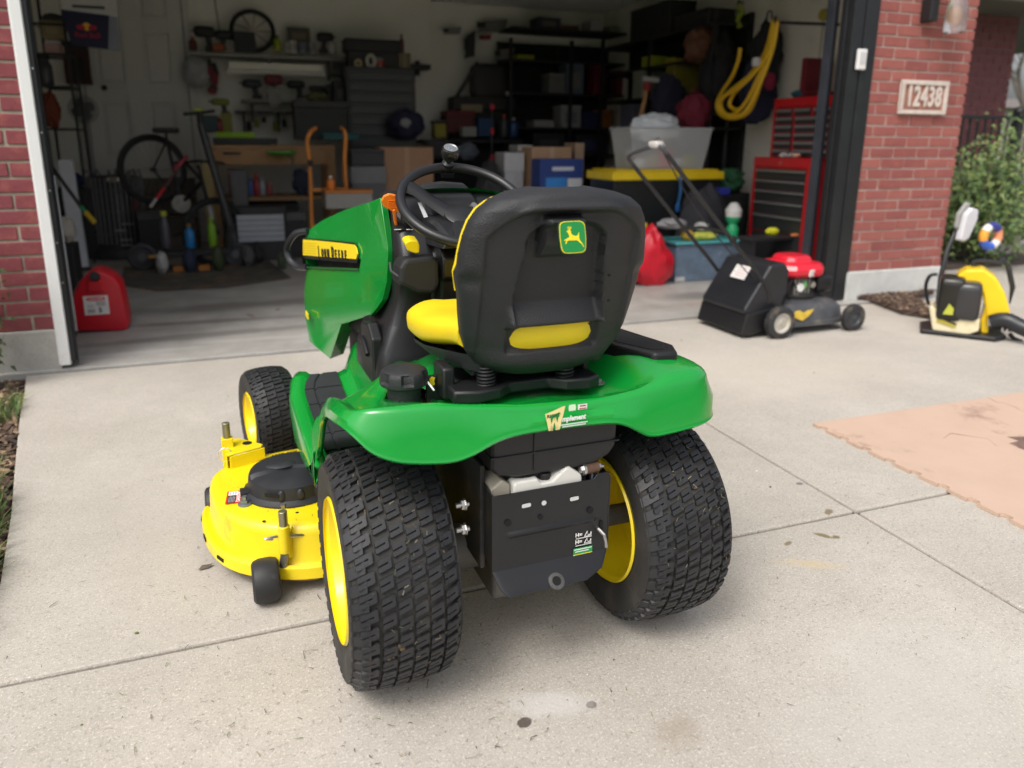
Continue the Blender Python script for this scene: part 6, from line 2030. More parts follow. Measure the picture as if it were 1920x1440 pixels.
# ---- shelves, light, pegboard clutter on the back wall
def shelf(label, u0, u1, v, y0, dep, th=.03, c=(.32, .31, .29)):
    a, c1 = at(u0, v, y=y0), at(u1, v, y=y0)
    t = thing('wall_shelf', label, 'shelf', ((a.x + c1.x) / 2, y0, a.z - th))
    w = c1.x - a.x
    MB().box(-w / 2, 0, 0, w / 2, dep, th).build('board', M_(c), t, smooth=0, bevel=.003)
    for k in (-.4, 0, .4):
        MB().prism([(0, 0), (dep, 0), (dep, -.22), (dep - .03, -.22)], -.012, .012, ax='x', M=Matrix.Translation((w * k, 0, 0))).build('bracket', M_(c), t, smooth=0)
    return a.z
SY = BACKY - .34
s1 = shelf('pale upper wall shelf crowded with black tools and a spoked wheel', 352, 648, 97, SY, .34)
s2 = shelf('short wall shelf of power tools below the white shop light', 452, 650, 186, SY, .34, .035, (.20, .195, .18))
s3 = shelf('narrow tool rail shelf just above the workbench', 440, 600, 207, SY + .12, .2, .03, (.05, .05, .05))
lt_, w, h = newt('shop_light', 'long white fluorescent shop light fixed under the upper wall shelf', 'light fixture', 430, 122, 606, 137, SY - .02)
MB().box(-w / 2, 0, h * .35, w / 2, .12, h).build('housing', mat('fixture_white', (.80, .78, .70), .4), lt_, smooth=0, bevel=.008)
MB().cyl((-w / 2 + .03, .06, h * .2), (w / 2 - .03, .06, h * .2), .019, n=12).build('tube', mat('tube_white', (.85, .85, .82), .3), lt_)
for sx in (-1, 1): MB().box(sx * w / 2 - .02, .0, 0, sx * w / 2 + .02, .12, h * .36).build('end_cap', white_paint, lt_, smooth=0, bevel=.004)
# spoked wheel
t, w, h = newt('cart_wheel', 'black rimmed wheel with pale spokes standing on the upper wall shelf', 'wheel', 434, 20, 513, 95, SY + .1)
MB().tube([(w / 2 * .93 * math.cos(2 * PI * k / 32), .03, h / 2 + h / 2 * .93 * math.sin(2 * PI * k / 32)) for k in range(32)], .028, n=8, closed=True).build('tyre', rubber, t)
b = MB()
for k in range(9):
    a = 2 * PI * k / 9
    MB().beam((.03 * math.cos(a), .03, h / 2 + .03 * math.sin(a)), (w / 2 * .9 * math.cos(a), .03, h / 2 + h / 2 * .9 * math.sin(a)), .02, .012, up=(0, 1, 0)).build('spoke', M_((.35, .30, .24)), t, smooth=0)
MB().lathe([(.05, -.02), (.05, .06)], (0, 0.01, h / 2), 'y', 16).build('hub', M_((.50, .46, .38)), t)
g_tool('cordless_tool', 'black cordless tool at the left end of the upper wall shelf', 366, 48, 402, 94, SY + .08, BLK)
g_tool('cordless_tool', 'black cordless tool standing left of the spoked wheel', 405, 56, 436, 94, SY + .08, (.02, .02, .025), flip=-1)
g_bottle('spray_can', 'small orange capped can at the left end of the upper wall shelf', 'can', 354, 68, 368, 93, SY + .05, (.10, .03, .02), (.55, .12, .03))
g_box('parts_box', 'small orange and black box in front of the spoked wheel', 'box', 400, 82, 420, 95, SY + .02, .1, (.35, .09, .03))
g_box('parts_box', 'dark blue grey case leaning on the spoked wheel', 'case', 440, 60, 478, 96, SY + .0, .08, (.022, .025, .035))
g_bottle('glue_bottle', 'black bottle with a lime base right of the spoked wheel', 'bottle', 513, 66, 527, 95, SY + .05, (.30, .36, .03), BLK)
g_box('tool_carton', 'brown patterned box on the upper wall shelf above a row of pale jars', 'box', 540, 52, 581, 80, SY + .12, .14, (.07, .06, .045), lab=(.14, .12, .08))
for i, (a, c, col) in enumerate(((534, 542, (.45, .44, .42)), (543, 556, (.55, .54, .5)), (558, 578, (.16, .19, .24)), (580, 592, (.30, .30, .31)))):
    g_can('jar', ['small pale jar at the left of the row under the brown box', 'taller white jar in the row under the brown box', 'squat blue grey jar in the row under the brown box', 'grey jar at the right of the row under the brown box'][i], 'jar', a, 80 - (i == 1) * 4, c, 99, SY + .03, col, tuple(q * .7 for q in col))
g_tool('heat_gun', 'black gun shaped tool near the right end of the upper wall shelf', 596, 60, 626, 99, SY + .05, BLK, flip=-1)
g_can('paint_can', 'white can at the right end of the upper wall shelf', 'can', 615, 78, 630, 101, SY + .05, (.40, .39, .37), (.5, .5, .48))
wire_ = thing('wall_cable', 'thin dark cable hanging down the back wall above the upper shelf', 'cable', (*at(408, 60, y=BACKY - .01)[:2], at(408, 60, y=BACKY - .01).z))
MB().tube([(-.02, 0, .9), (.0, 0, .3), (.03, -.01, -.1)], .006, n=5).build('cable', black_plastic, wire_)
g_bag('plastic_bag', 'white plastic bag hanging below the left end of the upper shelf', 'bag', 346, 104, 388, 164, SY + .05, .16, (.34, .35, .37), .4, knot=(.34, .35, .37), seed=3)
# red and black hand tools hanging
for i, (u0, v0, u1, v1, lab) in enumerate(((384, 110, 400, 142, 'red handled loppers hanging beside the white plastic bag'), (392, 118, 412, 160, 'black and red saw hanging left of the shop light'), (386, 158, 412, 176, 'short red tool hanging lowest beside the white plastic bag'))):
    t, w, h = newt('hanging_tool', lab, 'hand tool', u0, v0, u1, v1, SY + .2)
    MB().prism([(-w * .3, 0), (w * .2, 0), (w * .35, h * .5), (.0, h * .6), (-w * .4, h * .5)], 0, .03, ax='y').build('handle', M_((.22, .015, .02)), t, smooth=0, bevel=.006)
    MB().prism([(-w * .3, h * .5), (w * .4, h * .5), (w * .2, h), (-w * .1, h)], .005, .025, ax='y').build('blade', M_(BLK), t, smooth=0)
# shelf two
g_tool('rotary_hammer', 'black and navy power tool at the left of the shelf under the shop light', 456, 148, 490, 184, SY + .05, (.02, .025, .04))
g_tool('grinder', 'red and black power tool in the middle of the shelf under the shop light', 498, 138, 530, 184, SY + .05, (.14, .012, .02), flip=-1)
g_bag('work_gloves', 'pair of pale work gloves draped over the edge of the tool shelf', 'gloves', 503, 164, 524, 204, SY - .02, .05, (.32, .31, .30), .8, seed=8)
g_tool('angle_drill', 'black drill lying right of the red power tool', 540, 150, 572, 184, SY + .06, BLK)
g_tool('sander', 'dark sander near the right end of the tool shelf', 580, 160, 612, 186, SY + .06, (.03, .03, .03), flip=-1)
g_box('tool_case', 'grey tool case at the right end of the tool shelf', 'case', 615, 158, 648, 187, SY + .04, .2, (.08, .08, .08))
for i, u in enumerate((462, 476, 490, 512, 528, 552)):
    t, w, h = newt('hand_tool', ['leftmost black handled tool hanging from the rail above the workbench', 'lime handled tool at the left of the rail above the workbench', 'short black handled tool third along the rail above the workbench', 'lime handled tool in the middle of the rail above the workbench', 'short black handled tool near the right of the rail', 'lime handled tool at the right end of the rail above the workbench'][i], 'hand tool', u, 209, u + 9, 246 - (i % 3) * 8, SY + .1, group='hand tools hanging from the rail')
    MB().cyl((0, 0.02, 0), (0, .02, h * .5), w * .4, n=8).build('grip', M_((.25, .27, .03) if i % 2 else (.02, .02, .02)), t)
    MB().cyl((0, 0.02, h * .5), (0, .02, h), w * .18, n=6).build('shaft', dull_steel, t)

# ---- workbench
WBY = 8.75
wood = mat('pine_wood', (.36, .20, .085), .6, var=.25, vs=3)
a, c = at(385, 272, y=WBY), at(628, 268, y=WBY)
wb = thing('workbench', 'pine workbench with a drawer and a lower shelf of bottles along the back wall', 'workbench', ((a.x + c.x) / 2, WBY, .012))
w, zt2 = c.x - a.x, a.z - .012
MB().box(-w / 2, 0, zt2 - .04, w / 2, .75, zt2).build('bench_top', wood, wb, smooth=0, bevel=.004)
d0, d1 = at(398, 309, y=WBY), at(545, 275, y=WBY)
MB().box(d0.x - wb.location.x, -.012, d0.z - .012, d1.x - wb.location.x, .03, zt2 - .045).build('drawer', wood, wb, smooth=0, bevel=.004)
hd_ = at(435, 288, y=WBY)
MB().box(hd_.x - wb.location.x - .09, -.035, hd_.z - .02, hd_.x - wb.location.x + .09, -.012, hd_.z + .004).build('handle', black_plastic, wb, smooth=0, bevel=.005)
MB().box(d1.x - wb.location.x + .02, 0, d0.z - .012, w / 2 - .1, .03, zt2 - .045).build('apron', wood, wb, smooth=0)
for sx in (-1, 1):
    for yy in (.02, .66): MB().box(sx * (w / 2 - .05) - .045, yy, 0, sx * (w / 2 - .05) + .045, yy + .08, zt2 - .04).build('leg', wood, wb, smooth=0)
ls = at(500, 370, y=WBY).z
MB().box(-w / 2 + .1, .05, ls - .05, w / 2 - .1, .70, ls - .012).build('lower_shelf', wood, wb, smooth=0)
LS = ls
g_box('lime_tray', 'bright lime green flat tray lying on the workbench', 'tray', 405, 248, 477, 259, WBY + .15, .25, (.30, .52, .02), lid=(.34, .60, .02))
g_box('tool_box', 'low black case on the workbench behind the lime tray', 'case', 400, 259, 520, 271, WBY + .05, .3, BLK)
t, w, h = newt('green_disc', 'bright green round tray hooked on the front of the workbench', 'tray', 500, 282, 556, 296, WBY - .14)
MB().lathe([(.001, .0), (w * .3, -.005), (w * .5, .02), (w * .5, .035), (w * .46, .03), (.001, .02)], (0, 0, h * .4), n=28).build('dish', M_((.03, .42, .03), .4), t)
g_box('teal_case', 'flat teal case on the right end of the workbench', 'case', 606, 250, 672, 262, WBY + .1, .3, (.02, .12, .12), lid=(.03, .17, .17))
for i, (u0, u1, v0, col, lab) in enumerate(((430, 454, 318, (.30, .13, .14), 'dull pink box on the lower shelf of the workbench'), (464, 474, 330, (.08, .14, .35), 'blue bottle on the lower shelf of the workbench'), (476, 486, 326, (.35, .03, .04), 'red capped bottle on the lower shelf of the workbench'), (487, 497, 330, (.30, .33, .36), 'pale grey bottle on the lower shelf of the workbench'), (500, 510, 338, (.30, .06, .05), 'short red bottle on the lower shelf of the workbench'))):
    if i == 0: g_box('parts_box', lab, 'box', u0, v0, u1, 366, WBY + .1, .2, col)
    else: g_bottle('bottle', lab, 'bottle', u0, v0, u1, 367, WBY + .12, col, (.5, .04, .04) if i == 2 else (.2, .2, .2))
g_bag('blue_rag', 'crumpled blue cloth at the right of the workbench lower shelf', 'cloth', 552, 318, 582, 367, WBY + .12, .2, (.03, .05, .12), .9, seed=5)
# lime and olive cordless kit stacked on the bench
g_tool('cordless_tool', 'lime and black cordless tool on the workbench under the hanging red tools', 398, 184, 430, 214, WBY + .5, (.16, .18, .02))
g_box('battery_charger', 'dark teal box on the workbench beside the scooter handlebar', 'box', 382, 216, 406, 248, WBY + .4, .2, (.02, .045, .06))
g_bottle('red_bottle', 'dark red bottle on the workbench right of the teal box', 'bottle', 404, 216, 418, 250, WBY + .4, (.20, .02, .03), (.3, .3, .3))
g_box('battery_pack', 'olive yellow box on the workbench beside the dark red bottle', 'box', 416, 212, 434, 248, WBY + .42, .2, (.17, .17, .02))
g_box('bench_machine', 'large black machine on the workbench behind the orange hand truck', 'machine', 555, 190, 650, 262, WBY + .3, .35, (.014, .014, .016), lid=(.03, .03, .032))

# ---- black tool chest
t, w, h = newt('tool_chest', 'tall black tool chest with many drawers against the back wall', 'tool chest', 655, 128, 778, 300, 9.35, floor=.012)
MB().box(-w / 2, 0, 0, w / 2, .45, h).build('cabinet', M_((.018, .019, .022), .4), t, smooth=0, bevel=.01)
n = 9
for k in range(n):
    z1 = h - .04 - k * .13
    MB().box(-w / 2 + .04, -.018, z1 - .11, w / 2 - .04, 0, z1).box(-w / 2 + .06, -.035, z1 - .035, w / 2 - .06, -.018, z1 - .012).build('drawer', M_((.030, .032, .037), .35), t, smooth=0, bevel=.003)
ch = t
g_box('black_case', 'wide black case topping the pile on the black tool chest', 'case', 648, 76, 752, 94, 9.4, .3, BLK, lid=(.02, .02, .022))
g_box('black_crate', 'black crate of odds and ends on the black tool chest', 'crate', 655, 94, 748, 130, 9.45, .3, (.02, .02, .022))
t, w, h = newt('tape_roll', 'cream roll of tape on the black tool chest', 'tape roll', 664, 110, 680, 126, 9.36)
MB().tube([(w * .33 * math.cos(k * PI / 10), .02, h / 2 + h * .33 * math.sin(k * PI / 10)) for k in range(20)], w * .17, n=8, closed=True).build('roll', M_((.42, .36, .22)), t)
t, w, h = newt('cord_coil', 'coil of white cord on the black tool chest', 'cord', 684, 100, 708, 128, 9.36)
for k in range(3): MB().tube([(w * (.36 - .07 * k) * math.cos(q * PI / 10), .01 + .012 * k, h / 2 + h * (.42 - .06 * k) * math.sin(q * PI / 10)) for q in range(20)], .010, n=6, closed=True).build('loop', M_((.50, .49, .42)), t)
g_box('brown_box', 'small brown box at the right end of the black tool chest', 'box', 748, 100, 770, 129, 9.4, .2, (.13, .105, .06), tape=(.2, .17, .1))
g_bottle('red_bottle', 'thin red bottle behind the brown box on the black tool chest', 'bottle', 750, 64, 758, 100, 9.6, (.15, .03, .03))
t, w, h = newt('wall_bracket', 'short black bracket arm on the back wall right of the black tool chest', 'bracket', 772, 121, 808, 129, BACKY - .25)
MB().box(-w / 2, 0, 0, w / 2, .24, h).build('arm', M_(BLK), t, smooth=0); MB().box(-w * .1, .2, -h, w * .1, .25, h * 2).build('plate', M_(BLK), t, smooth=0)
g_bag('navy_jacket', 'crumpled navy cloth heaped in front of the black tool chest', 'cloth', 735, 205, 800, 262, 9.0, .3, (.018, .018, .05), .85, seed=11)
g_bag('grey_cloth', 'small pale rag on top of the navy cloth heap', 'cloth', 752, 222, 772, 240, 8.97, .1, (.30, .31, .33), .85, seed=13)
g_box('yellow_can', 'dull yellow canister on the floor right of the black tool chest', 'canister', 816, 226, 836, 258, 9.6, .2, (.30, .26, .02), lid=BLK)
g_box('red_crate', 'dark red crate against the back wall beyond the steering wheel', 'crate', 838, 208, 890, 250, 9.8, .3, (.10, .012, .014), lid=(.14, .015, .02))
g_box('blue_crate', 'blue crate against the back wall behind the red crate', 'crate', 897, 222, 926, 256, 9.7, .3, (.015, .06, .16))
t, w, h = newt('work_table', 'dark work table carrying crates along the back wall', 'table', 795, 258, 980, 262, 9.35)
MB().box(-w / 2, 0, -.03, w / 2, .75, 0).build('table_top', M_(BLK), t, smooth=0)
for sx in (-1, 1): MB().box(sx * w * .46 - .03, .05, .012 - t.location.z, sx * w * .46 + .03, .12, -.03).build('leg', M_(BLK), t, smooth=0)
b2 = MB().box(-w / 2 + .05, .2, .012 - t.location.z, w / 2 - .05, .7, -.2).build('cloth_skirt', M_((.012, .012, .013), .9), t, smooth=0)

# ---- hand truck
t, w, h = newt('hand_truck', 'orange hand truck with curved handles standing before the workbench', 'hand truck', 572, 238, 660, 440, 7.6, floor=.012)
HI = t.matrix_basis.inverted()
og = M_((.62, .22, .035), .45)
for pts in (((592, 240), (582, 248), (576, 266), (580, 300), (583, 360), (585, 430)), ((640, 240), (646, 246), (648, 262), (646, 300), (648, 340), (652, 372), (655, 430))):
    MB().tube(smooth_chain([tuple(HI @ at(u, v, y=7.6 + (.10 if v < 245 else 0))) for u, v in pts], 3), .020, n=8).build('handle_rail', og, t)
for v in (356, 425):
    p0, p1 = HI @ at(583, v, y=7.6), HI @ at(652, v - 2, y=7.6)
    MB().beam(p0, p1, .03, .02, up=(0, 1, 0)).build('cross_brace', og, t, smooth=0)
p0 = HI @ at(582, 306, y=7.58)
MB().cyl(p0 + Vector((-.0, 0, -.03)), p0 + Vector((.0, 0, .03)), .026, n=12).build('clamp', black_plastic, t)
for u in (572, 664):
    p0 = HI @ at(u, 436, y=7.68)
    MB().lathe([(.04, -.03), (.10, -.035), (.115, 0), (.10, .035), (.04, .03)], (p0.x, p0.y, .115), 'x', 22).build('wheel', rubber, t)
p0, p1 = HI @ at(583, 430, y=7.6), HI @ at(652, 430, y=7.6)
MB().box(p0.x - .05, -.25, .0, p1.x + .05, .02, .012).build('toe_plate', og, t, smooth=0)
g_box('orange_box', 'orange and grey box on the floor right of the hand truck', 'box', 612, 356, 698, 392, 7.3, .3, (.26, .25, .23), lid=(.45, .16, .03))
g_bottle('marker_bottle', 'orange and white bottle standing on the grey box by the hand truck', 'bottle', 614, 330, 628, 360, 7.35, (.70, .18, .02), (.6, .6, .58))
g_bag('dark_cloth', 'blackish cloth bundle hanging at the left handle of the hand truck', 'cloth', 556, 318, 578, 362, 7.9, .15, (.02, .025, .05), .9, seed=6)

# ---- boxes in the middle
g_box('cardboard_box', 'brown cardboard box on the floor seen behind the steering wheel', 'cardboard box', 716, 276, 812, 420, 8.0, .4, (.30, .165, .09), tape=(.36, .22, .13), floor=.012)
g_box('clear_bin', 'grey see through storage bin left of the brown cardboard box', 'storage bin', 662, 312, 722, 400, 7.9, .35, (.09, .09, .10), lid=(.16, .16, .17), floor=.012, lab=(.2, .2, .21))
g_box('grey_bin', 'dark grey storage bin stacked on the see through bin', 'storage bin', 660, 280, 720, 311, 7.95, .35, (.025, .026, .03), lid=(.04, .04, .045))
g_box('cardboard_box', 'tan cardboard box standing behind the tractor seat and the blue carton', 'cardboard box', 995, 276, 1072, 440, 7.6, .35, (.50, .31, .19), tape=(.56, .40, .27), floor=.012)
g_box('cardboard_box', 'narrow tan cardboard box just right of the larger tan box', 'cardboard box', 1074, 268, 1096, 430, 7.75, .3, (.52, .35, .24), lab=(.65, .55, .45), floor=.012)
t, w, h = g_box('blue_carton', 'dark blue carton with a white and light blue print above the tractor seat', 'carton', 1010, 298, 1094, 450, 7.2, .25, (.016, .045, .22), floor=.012)
MB().box(-w * .22, -.003, h - .12, w * .28, -.001, h - .08).build('print_title', M_((.55, .58, .68)), t, smooth=0)
MB().box(-w * .36, -.003, h - .30, w * .12, -.001, h - .19).build('print_block', M_((.03, .22, .62)), t, smooth=0)
MB().box(w * .14, -.003, h - .30, w * .48, -.001, h - .20).build('print_panel', M_((.62, .64, .68)), t, smooth=0)
g_box('white_box', 'white box with papers standing left of the tan cardboard box', 'box', 946, 286, 982, 430, 7.7, .3, (.45, .45, .48), floor=.012, lid=(.5, .5, .52))
g_box('white_box', 'low pale carton balanced above the white box', 'carton', 972, 272, 998, 284, 7.9, .3, (.48, .47, .46))
g_bag('dark_bag', 'black grey duffel slumped left of the white box', 'bag', 900, 300, 956, 420, 7.5, .35, (.03, .03, .032), .8, floor=.012, seed=21)
g_bag('paper_stack', 'pale folded sheets by the duffel behind the steering wheel', 'papers', 862, 268, 900, 300, 8.9, .2, (.12, .14, .17), .8, seed=23)
t, w, h = newt('pole_stand', 'thin black stand with small red clips behind the steering wheel', 'stand', 915, 190, 930, 300, 8.6, floor=.012)
MB().cyl((0, 0, 0), (0, 0, h), .012, n=8).build('pole', M_(BLK), t)
for k in (.62, .80, .96): MB().rbox((.0, -.01, h * k), (.05, .04, .07), .5, 12, 8).build('clip', M_((.42, .015, .04)), t)
for k in range(3): MB().beam((0, 0, .3), (.3 * math.cos(k * 2.1), .3 * math.sin(k * 2.1), 0), .015, .015).build('leg', M_(BLK), t, smooth=0)

# ---- dim tool wall and black shelving on the right half
WR = 9.75
t = thing('storage_rack', 'black metal storage rack crammed with boxes along the back right of the garage', 'storage rack', (at(1150, 300, y=WR).x, WR, .012))
RI = t.matrix_basis.inverted()
xa, xb = (RI @ at(958, 200, y=WR)).x, (RI @ at(1176, 200, y=WR)).x
for x in (xa, (xa + xb) / 2, xb):
    for yy in (0, .5): MB().box(x - .02, yy, 0, x + .02, yy + .04, 2.6).build('post', M_(BLK), t, smooth=0)
SZ = {}
for v in (60, 118, 178, 240, 290):
    z = (RI @ at(1150, v, y=WR)).z
    SZ[v] = z
    MB().box(xa, 0, z - .03, xb, .54, z).build('shelf_board', M_(BLK), t, smooth=0)
MB().box(xa, .53, 0, xb, .545, 2.6).build('back_sheet', M_((.012, .012, .012), .9), t, smooth=0)
def on(v, u): return v
items = [
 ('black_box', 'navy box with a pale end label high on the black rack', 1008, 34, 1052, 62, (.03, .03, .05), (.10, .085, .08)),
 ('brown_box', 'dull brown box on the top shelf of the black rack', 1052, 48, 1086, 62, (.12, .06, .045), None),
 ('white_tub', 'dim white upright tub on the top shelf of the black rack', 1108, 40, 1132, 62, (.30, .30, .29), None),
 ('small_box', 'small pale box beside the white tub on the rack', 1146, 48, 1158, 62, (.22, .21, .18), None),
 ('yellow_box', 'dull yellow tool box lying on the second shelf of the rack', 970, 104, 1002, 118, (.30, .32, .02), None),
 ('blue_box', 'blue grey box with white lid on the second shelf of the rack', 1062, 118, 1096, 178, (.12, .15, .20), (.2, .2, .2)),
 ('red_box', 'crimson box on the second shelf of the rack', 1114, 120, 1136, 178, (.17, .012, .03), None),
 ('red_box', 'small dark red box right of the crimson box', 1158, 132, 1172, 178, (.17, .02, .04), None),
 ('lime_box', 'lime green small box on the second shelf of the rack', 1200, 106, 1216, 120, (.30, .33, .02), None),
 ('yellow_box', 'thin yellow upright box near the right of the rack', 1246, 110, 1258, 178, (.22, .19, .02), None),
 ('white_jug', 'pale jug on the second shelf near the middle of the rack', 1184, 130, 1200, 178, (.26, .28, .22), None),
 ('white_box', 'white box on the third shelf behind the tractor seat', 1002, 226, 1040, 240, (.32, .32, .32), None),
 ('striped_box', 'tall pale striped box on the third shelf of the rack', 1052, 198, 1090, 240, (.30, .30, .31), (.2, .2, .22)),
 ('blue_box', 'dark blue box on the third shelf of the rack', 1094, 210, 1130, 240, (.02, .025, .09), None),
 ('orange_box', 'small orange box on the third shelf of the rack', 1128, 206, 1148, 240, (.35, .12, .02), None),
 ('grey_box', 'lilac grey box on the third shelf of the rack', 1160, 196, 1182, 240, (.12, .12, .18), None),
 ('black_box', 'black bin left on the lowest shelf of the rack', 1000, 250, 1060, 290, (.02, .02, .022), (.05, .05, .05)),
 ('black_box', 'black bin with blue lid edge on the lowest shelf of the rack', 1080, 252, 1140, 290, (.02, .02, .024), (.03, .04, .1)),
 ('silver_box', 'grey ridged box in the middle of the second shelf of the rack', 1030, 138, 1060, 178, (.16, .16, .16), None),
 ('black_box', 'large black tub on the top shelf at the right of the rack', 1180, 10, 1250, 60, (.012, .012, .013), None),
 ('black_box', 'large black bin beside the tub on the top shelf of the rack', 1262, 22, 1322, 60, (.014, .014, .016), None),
]
# second rack along the side wall
y0_, y1_ = YX(1330, 200, 4.85), WR - .2
t2 = thing('storage_rack', 'black storage rack stuffed with dark tubs along the side wall', 'storage rack', (4.85, y0_, .012))
for yy in (0, (y1_ - y0_) / 2, y1_ - y0_ - .04):
    for x in (0, .44): MB().box(x, yy, 0, x + .04, yy + .04, 2.6).build('post', M_(BLK), t2, smooth=0)
S2 = {}
for v in (60, 118, 178, 240):
    z = at(1255, v, x=4.85).z - .012
    S2[v] = z
    MB().box(.005, 0, z - .03, .475, y1_ - y0_, z).build('shelf_board', M_(BLK), t2, smooth=0)
MB().box(.476, 0, 0, .485, y1_ - y0_, 2.6).build('back_sheet', M_((.012, .012, .012), .9), t2, smooth=0)
for nm, lab, u0, v0, u1, v1, c, l2 in items:
    if u1 > 1176:
        vv = min((60, 118, 178, 240), key=lambda q: abs(q - v1))
        a_, c_ = at(u1, v1, x=4.84), at(u0, v0, x=4.84)
        zb = S2[vv] + .014
        h = max(.08, at((u0 + u1) / 2, v0, x=4.84).z - zb); w = max(.05, c_.y - a_.y)
        tt = thing(nm, lab, 'box', (4.865, (a_.y + c_.y) / 2, zb))
        MB().box(0, -w / 2, 0, .35, w / 2, h * .9).build('body', M_(c), tt, smooth=0, bevel=.008)
        MB().box(-.004, -w / 2 - .004, h * .9, .354, w / 2 + .004, h).build('lid', M_(tuple(q * 1.3 for q in c)), tt, smooth=0, bevel=.004)
        continue
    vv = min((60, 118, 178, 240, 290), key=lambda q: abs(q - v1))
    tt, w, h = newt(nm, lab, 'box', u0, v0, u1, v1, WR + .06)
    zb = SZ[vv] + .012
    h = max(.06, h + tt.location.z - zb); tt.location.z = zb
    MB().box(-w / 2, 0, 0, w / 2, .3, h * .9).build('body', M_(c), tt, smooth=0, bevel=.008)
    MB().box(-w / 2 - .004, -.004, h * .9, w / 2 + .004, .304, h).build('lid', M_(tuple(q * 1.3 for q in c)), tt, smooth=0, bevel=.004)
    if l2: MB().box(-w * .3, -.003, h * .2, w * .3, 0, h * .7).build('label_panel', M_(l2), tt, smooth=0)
# pale wall cabinet area with tools between chest and rack
t, w, h = newt('bench_vice', 'black bench machine with a silver knob against the pale back wall', 'machine', 850, 110, 968, 205, 9.9)
MB().box(-w / 2, 0, 0, w / 2, .3, h * .25).build('base', M_(BLK), t, smooth=0, bevel=.01)
MB().rbox((.1, .12, h * .55), (w * .6, .25, h * .7), .4, 18, 12).build('motor_body', M_((.02, .02, .022)), t)
MB().ball((w * .36, -.02, h * .32), .035, 12, 8).build('knob', M_((.5, .5, .5), .3), t)
MB().beam((-w * .45, .05, h * .2), (-w * .1, .05, h * .9), .05, .05).build('arm', M_(BLK), t, smooth=0)
MB().box(-w * .38, -.02, -.03, -w * .05, .1, h * .1).build('wood_block', M_((.25, .20, .12)), t, smooth=0)
MB().box(-w / 2, .1, -.75, w / 2, .25, 0).build('stand', M_((.012, .012, .012)), t, smooth=0)
for i, (u0, v0, u1, v1, c, lab) in enumerate(((832, 50, 866, 64, (.22, .22, .21), 'pale saw blade hanging on the back wall'), (872, 56, 892, 110, (.025, .025, .03), 'black clamp hanging on the back wall'), (900, 64, 922, 74, (.25, .03, .04), 'small red tool hanging on the back wall'), (896, 36, 952, 60, (.16, .16, .15), 'grey square hanging high on the back wall'), (930, 90, 965, 112, (.2, .2, .19), 'grey sheet pinned to the back wall'))):
    t, w, h = newt('hanging_tool', lab, 'hand tool', u0, v0, u1, v1, BACKY + .0)
    MB().prism([(-w / 2, 0), (w * .4, h * .1), (w / 2, h), (-w * .3, h * .8)], 0, .04, ax='y').build('blade', M_(c), t, smooth=0)
    MB().box(-w * .5, -.01, h * .3, -w * .25, .05, h * .7).build('handle', M_(BLK), t, smooth=0)
# dark hanging bags and jackets on the right side
HX = 5.1
g_bag('black_bag', 'big black garment bag hanging beside the yellow hose', 'bag', 1330, 60, 1400, 215, YX(1365, 120, 5.0), .35, (.010, .010, .012), .85, seed=31, knot=BLK)
g_bag('brown_bag', 'brown leather bag hanging above the navy jacket', 'bag', 1296, 50, 1372, 118, YX(1334, 80, 4.9), .3, (.10, .04, .018), .7, seed=33)
g_bag('navy_jacket', 'navy jacket hanging behind the white bag on the clear tote', 'jacket', 1232, 140, 1296, 240, YX(1264, 190, 4.75), .25, (.022, .022, .045), .9, seed=35)
g_bag('red_bag', 'dark red backpack hanging right of the navy jacket', 'backpack', 1284, 176, 1348, 246, YX(1316, 210, 4.7), .3, (.16, .012, .03), .8, seed=37, knot=(.1, .01, .02))
g_bag('black_bag', 'tall black bundle hanging on the side wall right of the yellow hose', 'bag', 1425, 40, 1486, 180, YX(1455, 110, 5.15), .3, (.012, .013, .016), .9, seed=39, knot=BLK)
g_bag('navy_bag', 'navy sack hanging behind the lower loop of the yellow hose', 'bag', 1400, 110, 1474, 232, YX(1437, 170, 5.1), .25, (.020, .022, .055), .9, seed=41)
g_bag('red_pouch', 'small crimson pouch on the navy sack beside the yellow hose', 'pouch', 1440, 136, 1460, 168, YX(1450, 150, 4.92), .1, (.25, .015, .05), .8, seed=43)
t, w, h = newt('hammer', 'hammer with a wooden handle standing above the clear tote', 'hammer', 1190, 138, 1236, 240, 7.4)
MB().tube([(-w * .3, .02, 0), (-.02, .02, h * .5), (w * .02, .02, h * .86)], [.03, .024, .02], n=8).build('handle', M_((.36, .19, .07)), t)
MB().cyl((-w * .2, .02, h * .9), (w * .5, .02, h * .88), .03, n=10).build('head', M_((.35, .35, .36), .35), t)
MB().rbox((w * .0, .02, h * .76), (.07, .06, .10), .5, 12, 8).build('collar', M_((.25, .02, .02)), t)
t, w, h = newt('step_stand', 'black plinth carrying the hammer behind the clear tote', 'plinth', 1185, 240, 1240, 400, 7.4, floor=.012)
MB().box(-w / 2, -.05, 0, w / 2, .3, h).build('body', M_(BLK), t, smooth=0)
